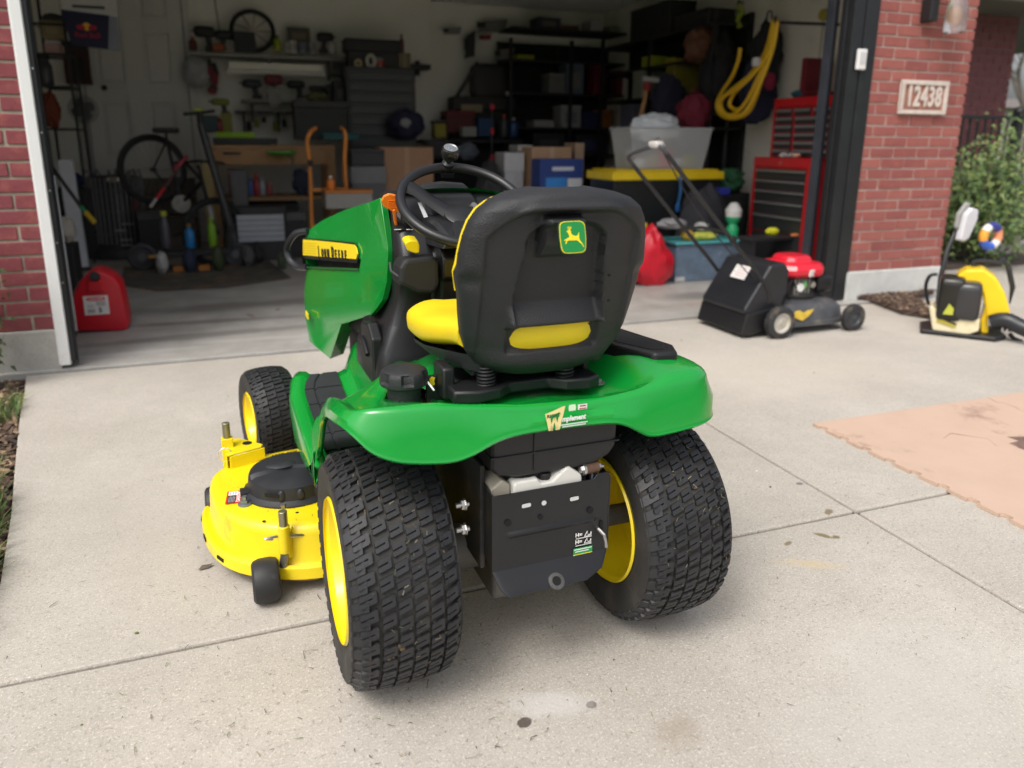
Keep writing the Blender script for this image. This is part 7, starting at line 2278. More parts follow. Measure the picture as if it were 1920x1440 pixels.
# yellow hose looped on a hook
hx = at(1447, 60, x=4.60)
hs_ = thing('yellow_hose', 'coil of yellow hose hanging in long loops on the side wall', 'hose', hx)
HI = hs_.matrix_basis.inverted()
hy_ = M_((.62, .38, .012), .45)
def hp(u, v, d=0): return tuple(HI @ at(u, v, x=4.62 + d))
for i, pts in enumerate(([(1452, 36), (1446, 90), (1420, 130), (1385, 165), (1358, 180), (1348, 200), (1362, 218), (1390, 216), (1410, 190), (1432, 140), (1450, 88), (1458, 40)],
                         [(1455, 36), (1440, 100), (1408, 140), (1372, 168), (1352, 190), (1358, 212), (1378, 214), (1400, 190), (1424, 145), (1444, 95), (1456, 42)],
                         [(1450, 38), (1436, 96), (1402, 146), (1376, 176), (1368, 196), (1380, 206), (1396, 196), (1418, 152), (1440, 98), (1453, 44)],
                         [(1388, 90), (1384, 115), (1372, 145), (1354, 172), (1344, 196), (1352, 216), (1376, 222), (1402, 212), (1416, 186), (1428, 150)])):
    MB().tube(smooth_chain([hp(u, v, .03 * i) for u, v in pts], 3), .019, n=8).build('loop', hy_, hs_)
MB().rbox(hp(1418, 116, -.03), (.06, .08, .08), .5, 12, 8).build('tie', M_((.45, .45, .47)), hs_)
MB().tube([tuple(Vector(hp(1454, 42, .02)) + Vector((RWX - 4.64, 0, .02))), hp(1454, 42, .04), hp(1454, 40, -.02), hp(1454, 32, -.05)], .014, n=6).build('hook', M_(BLK), hs_)
t, w, h = newt('lime_strap', 'lime green strap hanging from a hook above the yellow hose', 'strap', 1380, 10, 1394, 52, YX(1387, 30, 5.15))
MB().tube(smooth_chain([(-.02, .02, h), (.02, .0, h * .7), (-.01, .02, h * .35), (.015, 0, 0)], 3), .028, n=6).build('webbing', M_((.26, .32, .02)), t)
MB().tube([(-.02, .02, h), (.0, .04, h + .05), (.05, .02, h + .02)], .012, n=6).build('hook', M_(BLK), t)
t = thing('yellow_gauge', 'round yellow gauge on a cord high on the bright side wall', 'gauge', at(1546, 28, x=RWX))
MB().lathe([(.055, 0), (.05, -.03), (.001, -.035)], (0, 0, 0), 'x', 18).build('dial', M_((.40, .34, .05)), t)
MB().tube([(-.005, 0, -.05), (-.005, .01, -.75)], .006, n=5).build('cord', M_((.30, .29, .25)), t)
t, w, h = newt('umbrella', 'slim dark umbrella hanging on the side wall below the yellow hose', 'umbrella', 1354, 220, 1366, 322, YX(1360, 270, 5.2))
MB().lathe([(.01, 0), (.03, h * .2), (.025, h * .8), (.01, h)], n=10).build('canopy', M_((.03, .03, .03)), t)
MB().cyl((0, 0, -h * .1), (0, 0, 0), .008, n=6).build('tip', M_(BLK), t)

# ---- red tool chest by the door
RC = mat('chest_red', (.40, .008, .014), .35, coat=.2, var=.08)
dr = mat('drawer_black', (.022, .023, .024), .4)
dg = mat('drawer_pull', (.26, .26, .26), .35, metal=.6)
ya, yb = YX(1512, 400, 4.75), YX(1408, 400, 4.75)
w = yb - ya
tc = thing('tool_cabinet', 'red rolling tool cabinet with black drawers beside the black door jamb', 'tool cabinet', (4.75, (ya + yb) / 2, .012), -PI / 2)
H1 = at(1460, 298, x=4.75).z - .012
MB().box(-w / 2, .002, .08, w / 2, .46, H1).box(-w / 2 - .004, -.016, H1 - .075, w / 2 + .004, .47, H1 + .012).build('cabinet', RC, tc, smooth=0, bevel=.006)
for sx in (-1, 1): MB().box(sx * (w / 2 - .018) - .018, -.014, .08, sx * (w / 2 - .018) + .018, .002, H1 - .075).build('corner_post', RC, tc, smooth=0)
zz = H1 - .09
for k, dh in enumerate((.095, .095, .105, .12, .16)):
    d_ = MB().box(-w / 2 + .04, -.010, zz - dh, w / 2 - .04, .002, zz - .004).build('drawer', dr, tc, smooth=0, bevel=.003)
    MB().box(-w / 2 + .045, -.026, zz - .03, w / 2 - .045, -.010, zz - .010).build('pull', dg, d_, smooth=0, bevel=.003)
    zz -= dh
MB().box(-w / 2 + .04, -.004, .10, w / 2 - .04, .002, zz - .01).build('lower_panel', dr, tc, smooth=0)
MB().lathe([(.012, 0), (.012, -.006)], (0, -.016, H1 - .035), 'y', 12).build('lock', steel, tc)
for sx in (-1, 1):
    for yy in (.06, .40): MB().cyl((sx * w * .4 - .02, yy, .045), (sx * w * .4 + .02, yy, .045), .045, n=14).build('caster', black_plastic, tc)
ya, yb = YX(1562, 240, 4.86), YX(1450, 240, 4.86)
w1 = yb - ya
tp = thing('tool_box', 'red top tool box with small grey fronted drawers standing on the red cabinet', 'tool box', (4.86, (ya + yb) / 2, tc.location.z + H1 + .014), -PI / 2)
h1 = at(1505, 184, x=4.86).z - tp.location.z
hh = h1
MB().box(-w1 / 2, .002, 0, w1 / 2, .40, hh).box(-w1 / 2 - .004, -.014, hh - .07, w1 / 2 + .004, .41, hh + .01).build('cabinet', RC, tp, smooth=0, bevel=.006)
for sx in (-1, 1): MB().box(sx * (w1 / 2 - .016) - .016, -.012, 0, sx * (w1 / 2 - .016) + .016, .002, hh - .07).build('corner_post', RC, tp, smooth=0)
zz = hh - .08
for k in range(6):
    cells = [(-.47, -.17), (-.15, .15), (.17, .47)] if k == 0 else [(-.47, -.14), (-.12, .47)]
    for c0_, c1_ in cells:
        d_ = MB().box(w1 * c0_ + .012, -.010, zz - .068, w1 * c1_ - .012, .002, zz - .006).build('drawer', dr, tp, smooth=0, bevel=.002)
        MB().box(w1 * c0_ + .016, -.022, zz - .036, w1 * c1_ - .016, -.010, zz - .010).build('pull', dg, d_, smooth=0, bevel=.002)
    zz -= .072
t, w, h = newt('tool_case', 'open dark red case lid standing on the red top tool box', 'case', 1520, 106, 1580, 180, YX(1545, 150, 5.1))
t.location.z = tp.location.z + hh + .012
MB().box(-w / 2, .10, 0, w / 2, .16, h).build('lid', M_((.13, .008, .016), .4), t, smooth=0, bevel=.012)
MB().box(-w / 2, -.10, 0, w / 2, .10, .05).build('tray', M_((.10, .008, .014), .4), t, smooth=0, bevel=.01)
g_bag('teal_cloth', 'small teal cloth bundle on the red top tool box', 'cloth', 1494, 166, 1526, 180, YX(1510, 172, 5.0), .12, (.02, .10, .13), .8, seed=51)[0].location.z = tp.location.z + hh + .012
for i, (u, c, lab) in enumerate(((1466, (.42, .40, .38), 'grey socket lying on the ledge of the red cabinet'), (1490, (.55, .30, .22), 'pinkish rag on the ledge of the red cabinet'), (1478, (.30, .30, .31), 'steel ratchet on the ledge of the red cabinet'))):
    tt = g_bag('small_tool', lab, 'hand tool', u, 288, u + 16, 297, YX(u + 8, 295, 4.78), .06, c, .4, seed=60 + i)[0]
    tt.location.z = tc.location.z + H1 + .013
g_bag('yellow_sponge', 'bright yellow green sponge at the foot of the red cabinet', 'sponge', 1441, 427, 1466, 443, YX(1453, 440, 4.62), .08, (.62, .62, .02), .7, seed=66, amp=.1)
t, w, h = newt('black_step', 'low black step stool in front of the red cabinet', 'stool', 1405, 443, 1500, 490, YX(1455, 460, 4.55), floor=.012)
MB().box(-w / 2, 0, h - .03, w / 2, .2, h).build('tread', M_(BLK), t, smooth=0, bevel=.006)
for sx in (-1, 1): MB().box(sx * w * .42 - .02, .01, 0, sx * w * .42 + .02, .19, h - .03).build('leg', M_(BLK), t, smooth=0)
g_bag('orange_sponge', 'small orange block on the black step stool', 'sponge', 1487, 438, 1502, 445, YX(1494, 442, 4.62), .06, (.45, .14, .04), .7, seed=67, amp=.1)

# ---- totes, bags by the right of the opening
x2, z2_, w2, h2 = R4(1146, 318, 1356, 344, 6.45)
tt = thing('storage_tote', 'black storage tote with a bright yellow lid under the clear bin', 'storage tote', (x2, 6.45, .45))
ztop = at(1250, 318, y=6.45).z - .45
MB().grid([[(-w2 * .46, .03, 0), (w2 * .46, .03, 0), (w2 * .46, .48, 0), (-w2 * .46, .48, 0)], [(-w2 * .48, 0, ztop - .06), (w2 * .48, 0, ztop - .06), (w2 * .48, .52, ztop - .06), (-w2 * .48, .52, ztop - .06)]], closed=True).add([(-w2 * .46, .03, 0), (w2 * .46, .03, 0), (w2 * .46, .48, 0), (-w2 * .46, .48, 0)], [(0, 1, 2, 3)]).build('tub', M_((.015, .016, .018), .4), tt, smooth=0, bevel=.01)
b = MB().box(-w2 / 2, -.03, ztop - .10, w2 / 2, .55, ztop - .02).box(-w2 * .46, 0, ztop - .02, w2 * .46, .52, ztop)
b.build('lid', M_((.80, .58, .015), .4), tt, smooth=0, bevel=.012)
b = thing('tote_stand', 'black tote underneath the yellow lidded tote', 'storage tote', (x2, 6.45, .012))
MB().box(-w2 * .46, 0, 0, w2 * .46, .5, .40).build('tub', M_((.014, .015, .017), .4), b, smooth=0, bevel=.01)
MB().box(-w2 * .48, -.02, .40, w2 * .48, .52, .436).build('lid', M_((.02, .021, .024), .4), b, smooth=0, bevel=.006)
x3, z3_, w3, h3 = R4(1178, 242, 1336, 318, 6.5)
ctote = thing('clear_bin', 'translucent clear plastic bin of odds and ends on the yellow lidded tote', 'storage bin', (x3, 6.5, .45 + ztop + .003))
clear = mat('clear_plastic', (.75, .78, .80), .25, alpha=.38)
def wl_(k, z): return [(-w3 * k / 2, .0 + (1 - k) * .1, z), (w3 * k / 2, (1 - k) * .1, z), (w3 * k / 2, .4 - (1 - k) * .1, z), (-w3 * k / 2, .4 - (1 - k) * .1, z)]
b = MB().grid([wl_(.84, 0), wl_(1.0, h3)], closed=True).add(wl_(.84, 0), [(0, 1, 2, 3)])
b.build('tub', clear, ctote, smooth=0)
MB().tube([wl_(1.01, h3)[k] for k in range(4)], .010, n=6, closed=True).build('rim', mat('clear_rim', (.42, .44, .46), .4), ctote)
r_ = random.Random(77)
for k in range(9):
    cc = [(.55, .56, .58), (.35, .30, .18), (.50, .06, .10), (.45, .47, .50), (.25, .27, .08), (.55, .55, .55), (.30, .33, .38), (.6, .6, .6), (.4, .12, .16)][k]
    u_ = thing('loose_item', ['grey folded packet in the clear bin', 'tan pouch in the clear bin', 'red packet in the clear bin', 'pale blue packet in the clear bin', 'olive pouch in the clear bin', 'white box in the clear bin', 'slate packet in the clear bin', 'white crumpled bag in the clear bin', 'pink packet in the clear bin'][k], 'packet', (x3 + (k % 5 - 2) * w3 * .15, 6.5 + .07 + (k // 5) * .16, ctote.location.z + .006))
    MB().rbox((0, .05, .05 + .02 * (k % 3)), (w3 * .15, .10, .10 + .04 * (k % 3)), .4, 14, 8).build('body', M_(cc, .5), u_)
t_, w, h = g_bag('white_bag', 'white plastic bag slumped over the rim of the clear bin', 'bag', 1198, 214, 1290, 266, 6.55, .26, (.62, .67, .72), .45, seed=71, amp=.28)
t_, w, h = g_bag('red_bag', 'shiny red shopping bag standing on the garage floor', 'bag', 1194, 424, 1274, 541, 5.62, .24, (.62, .012, .03), .3, floor=.012, seed=73, amp=.20)
o = [c for c in t_.children if c.name.startswith('body')][0]
for v in o.data.vertices:                       # gather towards the handles
    q = v.co.z / h
    v.co.x *= (1.18 if q < .45 else 1.18 - 1.55 * (q - .45)) ; v.co.x += -.02 * q
    v.co.z = h * (q if q > .25 else q * .9)
g_box('yellow_block', 'yellow block peeping out behind the red shopping bag', 'box', 1190, 418, 1214, 436, 5.85, .1, (.60, .42, .02))
g_box('yellow_stand', 'dark plinth below the yellow block', 'box', 1186, 437, 1216, 520, 5.85, .2, BLK, floor=.012)
x4, z4_, w4, h4 = R4(1262, 452, 1400, 535, 5.75)
tb = thing('clear_bin', 'bluish see through bin with a teal rim at the mouth of the garage', 'storage bin', (x4, 5.75, .012))
h4 = at(1330, 452, y=5.75).z
MB().box(-w4 * .46, .02, 0, w4 * .46, .38, h4 - .03).build('tub', mat('bin_blue', (.14, .19, .26), .25, var=.35, vs=5), tb, smooth=0, bevel=.012)
b = MB().box(-w4 / 2, -.01, h4 - .035, w4 / 2, .41, h4 - .012)
b.build('rim', M_((.10, .42, .45), .4), tb, smooth=0, bevel=.008)
for sx in (-1, 1): MB().box(sx * w4 * .40 - .05, .012, .008, sx * w4 * .40 + .05, .02, .05).build('corner', M_((.5, .5, .5)), tb, smooth=0)
TZ = h4 - .012 + .012
def sit(o, z): o.location.z = z + .002; return o
for nm, lab, ct, u0, v0, u1, v1, c, fn in (('lime_sheet', 'lime green folded sheet on the teal rimmed bin', 'cloth', 1306, 430, 1352, 448, (.55, .60, .10), 'bag'), ('mustard_cloth', 'mustard cloth on the left of the teal rimmed bin', 'cloth', 1288, 428, 1308, 448, (.45, .28, .03), 'bag'), ('white_packet', 'white packet on the teal rimmed bin', 'packet', 1314, 418, 1336, 434, (.5, .52, .5), 'bag'), ('silver_clamp', 'grey wrench like tool left of the teal rimmed bin', 'hand tool', 1240, 410, 1296, 432, (.30, .30, .31), 'bag')):
    o = g_bag(nm, lab, ct, u0, v0, u1, v1, 5.75, .15, c, .5, seed=len(lab), amp=.25)[0]
    if nm in ('lime_sheet', 'mustard_cloth'): sit(o, TZ)
g_bag('duffel', 'black duffel bag heaped behind the teal rimmed bin', 'bag', 1286, 352, 1384, 446, 6.12, .3, (.03, .03, .036), .8, floor=.012, seed=81, amp=.15)
t, w, h = newt('spray_bottle', 'green spray bottle with a white top standing by the red cabinet', 'spray bottle', 1366, 364, 1400, 432, 5.78)
sit(t, TZ)
MB().lathe([(w * .30, 0), (w * .34, .01), (w * .34, h * .30), (w * .22, h * .42), (w * .36, h * .50), (w * .42, h * .62)], (0, .06, 0), n=18).build('bottle', M_((.02, .36, .14), .4), t)
MB().lathe([(w * .43, h * .62), (w * .46, h * .80), (w * .20, h), (w * .05, h * 1.02)], (0, .06, 0), n=18).build('top', M_((.62, .62, .60), .4), t)
t, w, h = newt('blue_strap', 'blue strap hanging from the yellow lid of the black tote', 'strap', 1264, 330, 1282, 396, 6.40)
MB().tube(smooth_chain([(0, 0, h), (.01, -.01, h * .6), (-.01, -.01, h * .2)], 3), .014, n=6).build('webbing', M_((.02, .14, .34)), t)
MB().rbox((-.01, -.01, h * .1), (.05, .03, h * .25), .5, 12, 8).build('buckle', M_((.02, .12, .36)), t)
g_box('blue_box', 'small royal blue box between the duffel and the green spray bottle', 'box', 1348, 352, 1370, 366, 6.3, .1, (.03, .04, .32))
g_box('tall_stand', 'dark cabinet behind the green spray bottle', 'cabinet', 1340, 366, 1400, 480, 6.32, .2, (.015, .015, .016), floor=.012)
g_bag('green_plant_bag', 'dark green leafy bag left of the red cabinet', 'bag', 1358, 316, 1404, 362, 6.5, .2, (.02, .10, .04), .7, seed=85, amp=.4)
t, w, h = newt('side_stand', 'dark shelf under the green leafy bag', 'stand', 1352, 362, 1406, 480, 6.55, floor=.012)
MB().box(-w / 2, 0, 0, w / 2, .25, h).build('body', M_(BLK), t, smooth=0)

# ---- left side: rack, poster, fan, heater, scooter, bicycle
LY_ = 8.6
t = thing('wire_rack', 'black wire rack with boxes in the left corner of the garage', 'rack', (at(90, 60, y=LY_).x, LY_, .012))
WI = t.matrix_basis.inverted()
for u in (62, 122):
    x = (WI @ at(u, 60, y=LY_)).x
    for yy in (0, .4): MB().cyl((x, yy, 0), (x, yy, 2.7), .014, n=8).build('post', M_(BLK), t)
xl_, xr_ = (WI @ at(60, 60, y=LY_)).x, (WI @ at(124, 60, y=LY_)).x
for v in (43, 99, 160, 240):
    z = (WI @ at(90, v, y=LY_)).z
    b = MB().box(xl_, 0, z - .02, xr_, .015, z).box(xl_, .4, z - .02, xr_, .415, z)
    for k in range(12): b.box(xl_ + (xr_ - xl_) * k / 11 - .003, .015, z - .01, xl_ + (xr_ - xl_) * k / 11 + .003, .4, z - .004)
    b.build('wire_shelf', M_(BLK), t, smooth=0)
zr = {v: at(90, v, y=LY_).z for v in (43, 99, 160, 240)}
sit(g_box('tan_box', 'tan box with a dark dot on the left wire rack', 'box', 80, 46, 116, 78, LY_ + .05, .2, (.30, .25, .13), lab=(.36, .30, .16))[0], zr[99] + .14)
sit(g_box('pink_box', 'small pale pink box under the tan box on the wire rack', 'box', 84, 80, 110, 98, LY_ + .05, .25, (.48, .30, .27))[0], zr[99])
sit(g_bag('paper_pile', 'grey pile of papers on the top wire shelf', 'papers', 76, 22, 116, 42, LY_ + .05, .2, (.05, .05, .052), .8, seed=91)[0], zr[43])
sit(g_bottle('grey_tank', 'dark grey striped canister on the wire rack below the pink box', 'canister', 66, 102, 92, 160, LY_ + .05, (.06, .06, .07), BLK, .7), zr[160])
sit(g_bag('red_bundle', 'orange red strap bundle low on the wire rack', 'bundle', 78, 166, 104, 235, LY_ + .05, .2, (.20, .04, .02), .8, seed=93)[0], zr[240])
sit(g_bag('blue_bundle', 'blue cloth beside the fan at the left of the house door', 'cloth', 108, 226, 140, 256, LY_ + .3, .2, (.02, .03, .10), .9, seed=95)[0], .012 + .75)
t, w, h = newt('low_cabinet', 'black low cabinet under the blue cloth in the left corner', 'cabinet', 100, 256, 190, 400, LY_ + .25, floor=.012)
h = .75
MB().box(-w / 2, 0, 0, w / 2, .5, h).build('body', M_((.014, .014, .015)), t, smooth=0, bevel=.01)
MB().box(-w * .45, -.012, .06, -.01, 0, h - .04).box(.01, -.012, .06, w * .45, 0, h - .04).build('door', M_((.02, .02, .021)), t, smooth=0)
# pedestal fan
t, w, h = newt('pedestal_fan', 'grey pedestal fan left of the house door', 'fan', 138, 184, 184, 300, 9.3, floor=.012)
fz = at(160, 205, y=9.3).z - .012
R_f = .145
b = MB()
for k in range(24):
    a = 2 * PI * k / 24
    b.tube([(.03 * math.cos(a), -.07, fz + .03 * math.sin(a)), (R_f * .7 * math.cos(a), -.06, fz + R_f * .7 * math.sin(a)), (R_f * math.cos(a), 0, fz + R_f * math.sin(a)), (R_f * .6 * math.cos(a), .06, fz + R_f * .6 * math.sin(a))], .003, n=4)
for rr in (1, .8, .5): b.tube([(R_f * rr * math.cos(2 * PI * k / 28), -.065 * (1 - rr ** 3), fz + R_f * rr * math.sin(2 * PI * k / 28)) for k in range(28)], .004, n=4, closed=True)
b.build('guard', M_((.09, .09, .095)), t)
for k in range(4):
    a = k * PI / 2 + .4
    MB().ball((R_f * .45 * math.cos(a), -.02, fz + R_f * .45 * math.sin(a)), (.055, .008, .055), 12, 8).build('blade', M_((.12, .12, .13)), t)
MB().cyl((0, 0, fz), (0, .12, fz), .05, n=14).build('motor', M_((.05, .05, .055)), t)
MB().cyl((0, .03, 0.03), (0, .05, fz - .04), .014, n=8).build('pole', M_((.12, .12, .12)), t)
MB().lathe([(.20, 0), (.20, .02), (.03, .05)], (0, .03, 0), n=24).build('base', M_((.05, .05, .05)), t)
t, w, h = newt('wall_cabinet', 'dark maroon box mounted on the back wall left of the house door', 'wall box', 124, 92, 164, 157, BACKY - .14)
MB().box(-w / 2, 0, 0, w / 2, .14, h).build('body', M_((.045, .012, .012)), t, smooth=0, bevel=.008)
MB().box(-w * .3, -.008, h * .1, w * .3, 0, h * .75).build('door', M_((.012, .009, .009)), t, smooth=0)
MB().box(-w * .5, -.004, h, w * .5, .14, h + .08).build('top_ledge', M_((.02, .021, .024)), t, smooth=0)
# hanging board with the drink logo
x5, z5, w5, h5 = R4(124, -8, 217, 92, 8.1)
hb_ = thing('hanging_sign', 'navy and white hanging sign with a red and yellow drink logo at the garage left', 'sign', (x5, 8.1, z5))
hz = at(170, 27, y=8.1).z - z5
MB().add([(-w5 * .5, 0, h5), (w5 * .5, 0, h5), (w5 * .5, 0, hz - .01), (-w5 * .5, 0, hz + .03), (-w5 * .5, .03, h5), (w5 * .5, .03, h5), (w5 * .5, .03, hz - .01), (-w5 * .5, .03, hz + .03)], [(0, 1, 2, 3), (7, 6, 5, 4), (0, 4, 5, 1), (1, 5, 6, 2), (2, 6, 7, 3), (3, 7, 4, 0)]).build('white_board', M_((.50, .50, .49)), hb_, smooth=0)
MB().add([(-w5 * .5, 0, hz + .03), (w5 * .34, 0, hz), (w5 * .25, 0, .012), (-w5 * .40, 0, .04), (-w5 * .5, .03, hz + .03), (w5 * .34, .03, hz), (w5 * .25, .03, .012), (-w5 * .40, .03, .04)], [(0, 1, 2, 3), (7, 6, 5, 4), (0, 4, 5, 1), (1, 5, 6, 2), (2, 6, 7, 3), (3, 7, 4, 0)]).build('navy_board', M_((.008, .010, .045)), hb_, smooth=0)
MB().add([(w5 * .34, .004, hz), (w5 * .5, .004, hz - .01), (w5 * .46, .004, 0), (w5 * .25, .004, .012)], [(0, 1, 2, 3)]).build('grey_side', M_((.22, .23, .28)), hb_, smooth=0)
lz = at(162, 50, y=8.1).z - z5
MB().lathe([(.034, 0), (.034, -.004)], (-.04, 0, lz), 'y', 20).build('logo_disc', M_((.75, .45, .03)), hb_)
for sx in (-1, 1): MB().prism([(-.04 + sx * x, lz + z) for x, z in ((.012, -.022), (.028, -.030), (.075, -.026), (.088, -.006), (.070, .010), (.045, .016), (.030, .008), (.014, .006))], -.006, -.004, ax='y').build('logo_bull', M_((.42, .012, .03)), hb_, smooth=0)
text('Red Bull', 'lettering', .062, M_((.42, .012, .03)), hb_, (-.04, -.002, lz - .075), bold=.001)
text('NO TRESPASSING', 'lettering', .034, M_((.02, .02, .02)), hb_, (-.02, -.001, hz + .075), bold=.001) if False else MB().box(-w5 * .30, -.002, hz + .05, w5 * .28, 0, hz + .075).build('print_line', M_((.03, .03, .03)), hb_, smooth=0)
MB().tube([(-.14, 0, hz + .17), (-.05, 0, hz + .21), (.06, 0, hz + .19), (.13, 0, hz + .17), (.12, 0, hz + .14), (-.12, 0, hz + .15)], .003, n=4).build('print_outline', M_((.2, .2, .2)), hb_)
for sx in (-1, 1): MB().cyl((sx * w5 * .4, .015, h5), (sx * w5 * .4, .015, 3.1 - z5), .004, n=5).build('cord', M_((.2, .2, .2)), hb_)
# ribbed black heater drum
t, w, h = newt('ribbed_drum', 'black ribbed drum with a chrome topped cage behind the scooter wheel', 'drum', 160, 320, 264, 478, 8.75, floor=.012)
r = w * .47
MB().lathe([(r * .92, .02), (r * .92, h * .90), (r * .80, h * .94), (.05, h * .95)], (0, r, 0), n=40).build('barrel', M_((.03, .03, .032), .4), t)
rib = MB().box(-.006, -.010, h * .18, .006, .012, h * .92).mesh('rib', M_((.20, .20, .205), .3), 0)
for k in range(36):
    a = 2 * PI * k / 36
    instance('rib', rib, t, (r * .94 * math.sin(a), r - r * .94 * math.cos(a), 0), (0, 0, a))
for z in (.30, .55, .78): MB().tube([(r * 1.0 * math.cos(2 * PI * k / 40), r + r * 1.0 * math.sin(2 * PI * k / 40), h * z) for k in range(40)], .006, n=5, closed=True).build('hoop', M_((.12, .12, .125), .35), t)
MB().lathe([(r * 1.04, 0), (r * 1.04, .08), (r * .98, .11)], (0, r, 0), n=40).build('base', M_((.03, .03, .032)), t)
for k in range(8):
    a = 2 * PI * k / 8
    MB().tube([(r * .96 * math.cos(a), r + r * .96 * math.sin(a), h * .90), (r * .9 * math.cos(a), r + r * .9 * math.sin(a), h * 1.0), (r * .7 * math.cos(a), r + r * .7 * math.sin(a), h * .95)], .010, n=6).build('arch', M_((.11, .11, .115)), t)
MB().rbox((.04, .02, h * .90), (.14, .04, .05), .4, 14, 8).build('chrome_handle', mat('chrome', (.8, .8, .8), .12, metal=1), t)
MB().rbox((r * .75, .06, h * .62), (.07, .04, .14), .5, 12, 8).build('gauge', M_((.16, .06, .07)), t)
b = MB()
for k, (x, z) in enumerate(((.05, .33), (.10, .22), (.10, .16), (.13, .40))): b.box(x - .06, -.004, h * z, x + .06, .006, h * z + .012)
b.build('silver_mark', M_((.40, .40, .41), .3), t, smooth=0)
# white boards leaning
def leaner(name, label, cat, pb, pt, yb, yt, wdt, th, mm, foot=None):
    p0, p1 = at(*pb, y=yb), at(*pt, y=yt)
    t = thing(name, label, cat, (p0.x, yb, .012))
    I = t.matrix_basis.inverted()
    q0, q1 = I @ Vector((p0.x, yb, .014)), I @ p1
    MB().beam(q0, q1, wdt, th, up=(0, 1, 0)).build('board', mm, t, smooth=0, bevel=.004)
    if foot: MB().beam(q0, q0.lerp(q1, .03), wdt * 1.05, th * 1.1, up=(0, 1, 0)).build('end_cap', foot, t, smooth=0)
    return t, I
leaner('white_board', 'long white panel leaning behind the ladder in the left of the garage', 'panel', (152, 498), (122, 300), 8.1, 8.4, .13, .03, mat('panel_white', (.62, .63, .70), .4, var=.06), M_(BLK))
leaner('grey_strip', 'narrow grey strip leaning next to the long white panel', 'panel', (165, 496), (134, 300), 8.15, 8.45, .03, .02, M_((.32, .33, .36)), M_(BLK))
t = thing('garden_pole', 'black pole with a green and yellow tip slanting across the white panel', 'pole', (at(180, 417, y=7.4).x, 7.4, .012))
I = t.matrix_basis.inverted()
P_ = [I @ at(u, v, y=y) for u, v, y in ((60, 250, 7.6), (92, 306, 7.55), (152, 388, 7.45), (160, 398, 7.43), (178, 418, 7.4))]
MB().tube([tuple(P_[0]), tuple(P_[1]), tuple(P_[2])], .016, n=8).build('shaft', M_(BLK), t)
MB().tube([tuple(P_[2]), tuple(P_[3])], .020, n=8).build('green_collar', M_((.02, .25, .10)), t)
MB().tube([tuple(P_[3]), tuple(P_[4])], .022, n=8).build('yellow_tip', M_((.62, .42, .02)), t)
g_bag('striped_bag', 'purple and cream bag slumped behind the ladder', 'bag', 104, 408, 134, 460, 6.3, .2, (.40, .37, .33), .8, seed=99, amp=.12)[0]
t, w, h = newt('bag_stand', 'black crate under the purple and cream bag', 'crate', 100, 460, 136, 540, 6.3, floor=.012)
MB().box(-w / 2, 0, 0, w / 2, .25, h).build('body', M_(BLK), t, smooth=0, bevel=.01)
# scooter
SYY = 7.95
sc_ = thing('kick_scooter', 'black electric scooter with grey wheels parked before the bicycle', 'scooter', (at(350, 470, y=SYY).x, SYY, .012))
I = sc_.matrix_basis.inverted()
def sp3(u, v, d=0): return I @ at(u, v, y=SYY + d)
rw_ = sp3(265, 462); rwr = .085
def swheel(p, r):
    MB().tube([(p.x + r * .80 * math.cos(2 * PI * k / 28), p.y, r + r * .80 * math.sin(2 * PI * k / 28)) for k in range(28)], r * .22, n=8, closed=True).lathe([(r * .62, -.02), (r * .62, .02)], (p.x, p.y, r), 'y', 24).build('wheel', M_((.05, .05, .055), .6), sc_)
    MB().lathe([(r * .3, -.028), (r * .3, .028)], (p.x, p.y, r), 'y', 16).build('hub', M_((.12, .12, .13), .4), sc_)
swheel(rw_, .135); fwp = sp3(442, 468); swheel(fwp, .125)
a_, c_3 = sp3(290, 460), sp3(430, 455)
MB().beam((a_.x, 0, .15), (c_3.x, 0, .165), .05, .15, up=(0, 1, 0)).build('deck', M_((.03, .03, .033)), sc_, smooth=0, bevel=.01)
MB().beam((a_.x - .06, -.078, .145), (a_.x + .06, -.078, .15), .03, .006, up=(0, 1, 0)).build('reflector', M_((.55, .30, .08)), sc_, smooth=0)
tpp = sp3(376, 232)
MB().tube([(fwp.x, 0, .25), tuple(tpp)], .036, n=10).build('stem', M_((.04, .041, .046), .4), sc_)
MB().tube([(c_3.x, 0, .17), (fwp.x - .05, 0, .30), (fwp.x - .02, 0, .42)], .045, n=8).build('neck', M_((.025, .025, .027)), sc_)
h0, h1_ = sp3(344, 214, -.05), sp3(402, 208, .05)
MB().tube([tuple(h0), tuple(tpp + Vector((0, 0, .10))), tuple(h1_)], .016, n=8).build('handlebar', M_(BLK), sc_)
MB().tube([tuple(tpp), tuple(tpp + Vector((0, 0, .11)))], .03, n=8).build('display_post', M_(BLK), sc_)
MB().rbox(tuple(tpp + Vector((-.01, -.02, .13))), (.10, .05, .03), .5, 12, 8).build('display', M_((.30, .38, .04)), sc_)
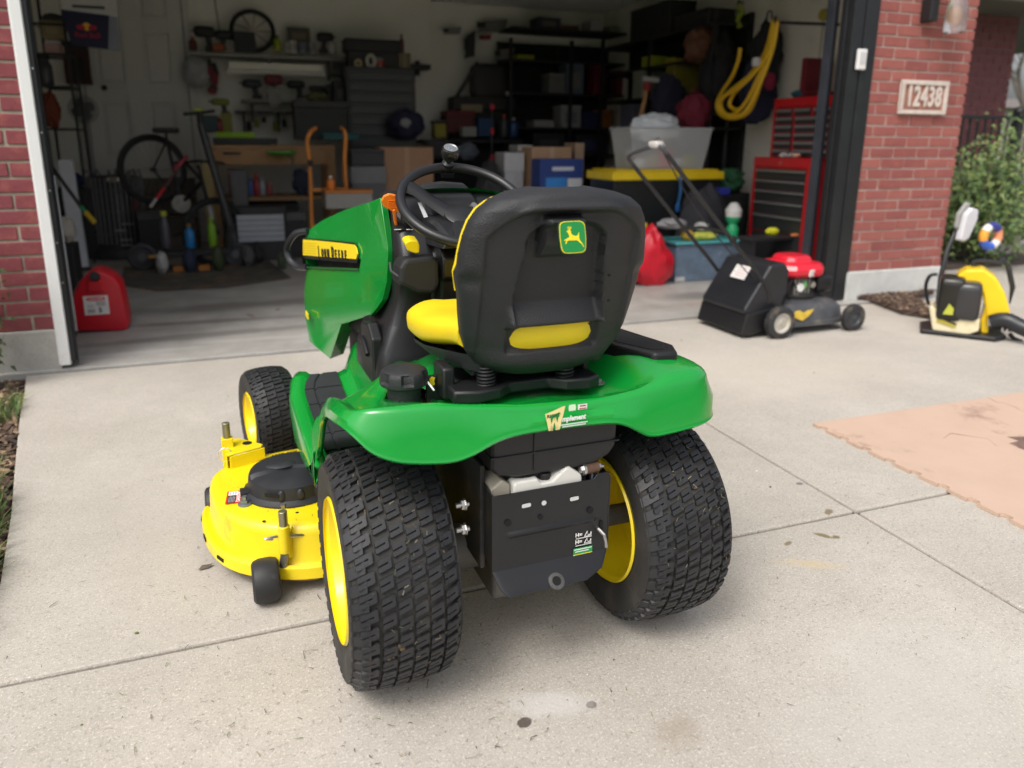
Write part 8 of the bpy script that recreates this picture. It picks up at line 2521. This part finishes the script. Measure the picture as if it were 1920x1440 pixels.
# bicycle
BYY = 8.25
bk_ = thing('bicycle', 'black mountain bicycle with red and white fork stickers parked behind the scooter', 'bicycle', (at(330, 470, y=BYY).x, BYY, .012))
I = bk_.matrix_basis.inverted()
def b3(u, v, d=0): return I @ at(u, v, y=BYY + d)
def bwheel(c, r, tilt):
    e = bpy.data.objects.new('wheel', None); COL.objects.link(e); e.parent = bk_; e.location = c; e.rotation_euler = (0, 0, tilt)
    MB().tube([(r * math.cos(2 * PI * k / 48), 0, r * math.sin(2 * PI * k / 48)) for k in range(48)], .027, n=8, closed=True).build('tyre', M_((.02, .02, .02), .8), e)
    MB().tube([(r * .90 * math.cos(2 * PI * k / 48), 0, r * .90 * math.sin(2 * PI * k / 48)) for k in range(48)], .012, n=6, closed=True).build('rim', M_((.035, .035, .038), .4), e)
    b = MB()
    for k in range(24):
        a = 2 * PI * k / 24
        b.cyl((0, .02 * (-1) ** k, 0), (r * .9 * math.cos(a), 0, r * .9 * math.sin(a)), .0015, n=4, caps=False)
    b.build('spokes', dull_steel, e)
    MB().cyl((0, -.04, 0), (0, .04, 0), .022, n=12).build('hub', M_(BLK), e)
W1, W2 = b3(287, 318, .35), b3(400, 385, -.15)
RBW = .335
W2.z = RBW
bwheel(W1, RBW, .5); bwheel(W2, RBW * .98, .5)
fr_ = M_((.018, .018, .019), .35)
bb = W1.lerp(W2, .45) + Vector((0, 0, -.06)); seat_ = W1.lerp(W2, .30) + Vector((0, 0, .48)); headt = W1.lerp(W2, .85) + Vector((0, 0, .42))
for p, q, rr in ((bb, seat_, .018), (bb, headt, .024), (seat_, headt, .018), (bb, W1, .010), (seat_, W1, .010), (headt, W2, .018), (headt, headt + Vector((-.03, .05, .16)), .018)):
    MB().tube([tuple(p), tuple(q)], rr, n=8).build('frame_tube', fr_, bk_)
f0_ = headt.lerp(W2, .4); f1_ = headt.lerp(W2, .75)
MB().tube([tuple(f0_), tuple(f1_)], .024, n=8).build('fork_leg', M_((.42, .40, .40), .4), bk_)
q0, q1 = b3(282, 388, -.25), b3(308, 352, -.25)
MB().tube([tuple(q0), tuple(q0.lerp(q1, .45))], .014, n=8).build('stay_white', M_((.55, .55, .55)), bk_)
MB().tube([tuple(q0.lerp(q1, .45)), tuple(q1)], .018, n=8).build('stay_red', M_((.50, .015, .03)), bk_)
q2, q3 = q1, b3(345, 300, -.2)
MB().tube([tuple(q2), tuple(q3)], .014, n=8).build('down_tube', M_((.09, .03, .035)), bk_)
q4, q5 = b3(326, 318, -.22), b3(352, 292, -.2)
MB().tube([tuple(q4), tuple(q5)], .017, n=8).build('tube_decal', M_((.34, .03, .05)), bk_)
MB().tube([tuple(headt + Vector((-.25, .12, .18))), tuple(headt + Vector((-.03, .05, .20))), tuple(headt + Vector((.22, -.05, .18)))], .014, n=8).build('handlebar', fr_, bk_)
MB().rbox(tuple(seat_ + Vector((0, 0, .10))), (.26, .14, .06), .5, 16, 8).build('saddle', M_(BLK), bk_)
MB().cyl(tuple(seat_), tuple(seat_ + Vector((0, 0, .09))), .013, n=8).build('seat_post', fr_, bk_)
MB().cyl(tuple(bb + Vector((0, -.05, 0))), tuple(bb + Vector((0, -.04, 0))), .09, n=20).build('chainring', dull_steel, bk_)
# small things on the floor there
def stand_on_floor(o): o.location.z = .012; return o
g_bottle('water_bottle', 'bright blue bottle standing on the garage floor by the scooter', 'bottle', 348, 420, 362, 466, 7.85, (.02, .22, .55), (.25, .15, .03))
g_bottle('lime_bottle', 'lime green bottle standing right of the bright blue bottle', 'bottle', 391, 408, 403, 462, 7.9, (.20, .42, .02), (.2, .4, .03))
g_bottle('yellow_pump', 'thin grey stick with a yellow knob standing near the scooter deck', 'stick', 303, 396, 314, 466, 7.86, (.10, .09, .11), (.45, .45, .05), .6)
for i, u in enumerate((322, 370)):
    t, w, h = newt('orange_brick', ['orange block under the left part of the scooter deck', 'orange block under the right part of the scooter deck'][i], 'block', u, 462, u + 20, 478, 7.7)
    t.location.z = .012; MB().box(-w / 2, 0, 0, w / 2, .08, h * .8).build('body', M_((.48, .18, .03)), t, smooth=0, bevel=.006)
g_bag('white_shoe', 'small white shoe on the garage floor below the scooter wheel', 'shoe', 290, 474, 312, 486, 7.6, .2, (.5, .5, .49), .7, floor=.012, seed=111, amp=.15)
g_bag('blue_shoe', 'dark blue shoe on the garage floor between the orange blocks', 'shoe', 340, 468, 366, 486, 7.6, .2, (.03, .04, .08), .7, floor=.012, seed=113, amp=.15)
g_bag('camo_ball', 'mottled green ball on the garage floor right of the orange blocks', 'ball', 396, 462, 418, 484, 7.6, .16, (.05, .07, .03), .7, floor=.012, seed=115, amp=.1)
t, w, h = newt('slatted_unit', 'black framed unit with a pale blue slatted front below the workbench', 'cabinet', 444, 388, 536, 462, 8.2, floor=.012)
MB().box(-w / 2, .02, 0, w / 2, .4, h).build('body', M_((.03, .03, .033)), t, smooth=0, bevel=.01)
z_a, z_b = at(490, 455, y=8.2).z, at(490, 404, y=8.2).z
for k in range(5):
    z = z_a + (z_b - z_a) * k / 5
    MB().box(-w * .46, -.01, z, w * .44, .02, z + (z_b - z_a) * .185).build('slat', M_((.42, .45, .50), .4), t, smooth=0, bevel=.004)
g_box('dark_unit', 'black low box right of the pale slatted unit', 'box', 538, 398, 572, 460, 8.3, .3, (.02, .02, .021), floor=.012, lid=(.10, .10, .11))
# worn floor mat
q = [at(u, v, z=.016) for u, v in ((232, 502), (502, 488), (546, 522), (420, 540), (296, 546), (228, 536))]
MB().prism([(p.x, p.y) for p in q], .014, .024).build('worn_mat', mat('mat_worn', (.085, .078, .066), .95, var=.6, vs=5, dirt=(.28, .16, .075), ds=4, dlo=.52, dhi=.72), smooth=0)
wm = bpy.data.objects['worn_mat']
tag(wm, 'worn black and brown floor mat lying inside the garage beyond the petrol can', 'floor mat')

# ---- more of the clutter
g_box('black_crate', 'black crate wedged between the upper shelf end and the black tool chest', 'crate', 628, 150, 656, 200, 9.6, .25, (.02, .02, .021), lab=(.10, .09, .08))
g_bag('rope_bundle', 'dull olive rope bundle heaped on the bench machine', 'bundle', 576, 172, 616, 192, WBY + .4, .15, (.10, .10, .04), .9, seed=121)
g_box('parts_bin', 'grey plastic parts drawer under the right end of the upper wall shelf', 'drawer box', 618, 108, 650, 140, SY + .1, .18, (.11, .11, .105), lab=(.06, .06, .06))
g_can('paint_can', 'small paint can beside the black case on the black tool chest', 'can', 704, 108, 722, 129, 9.38, (.16, .16, .17), (.30, .06, .05))
g_bottle('oil_bottle', 'dark oil bottle at the back of the work table', 'bottle', 940, 214, 956, 256, 9.6, (.05, .05, .06), (.35, .05, .03))
g_bottle('blue_jug', 'small blue jug at the right end of the work table', 'jug', 958, 220, 974, 256, 9.65, (.03, .08, .22), (.5, .5, .5), .3)
g_box('white_carton', 'small white carton lying on the work table near the rack', 'carton', 868, 238, 894, 256, 9.45, .15, (.30, .30, .29))
g_bag('drop_cloth', 'grey drop cloth bunched under the work table edge', 'cloth', 800, 262, 850, 300, 9.2, .3, (.06, .06, .065), .9, seed=131)
g_box('wood_offcut', 'pale wooden offcut leaning on the left leg of the workbench', 'wood', 386, 300, 396, 400, 8.6, .04, (.34, .26, .10), floor=.012)
g_box('low_crate', 'low black crate under the workbench behind the slatted unit', 'crate', 420, 380, 560, 420, 9.0, .4, (.02, .02, .022), floor=.012)
g_bag('grey_boot', 'grey work boot beside the scooter front wheel', 'boot', 454, 462, 476, 482, 7.75, .2, (.10, .10, .10), .8, floor=.012, seed=141)
g_bag('dark_boot', 'dark work boot behind the grey boot', 'boot', 472, 456, 494, 474, 7.95, .2, (.035, .03, .03), .8, floor=.012, seed=142)
g_box('toolbox_left', 'black tool box on the floor between the drum and the bicycle', 'tool box', 262, 396, 300, 440, 8.5, .25, (.022, .022, .024), lid=(.05, .05, .055), floor=.012)
g_box('silver_case', 'grey metal case standing behind the scooter stem', 'case', 436, 320, 462, 380, 8.5, .2, (.09, .09, .095), floor=.012)
g_bag('garden_gloves', 'muddy green gloves on the right half of the worn floor mat edge', 'gloves', 520, 476, 538, 488, 7.5, .12, (.06, .08, .05), .9, floor=.026, seed=151)
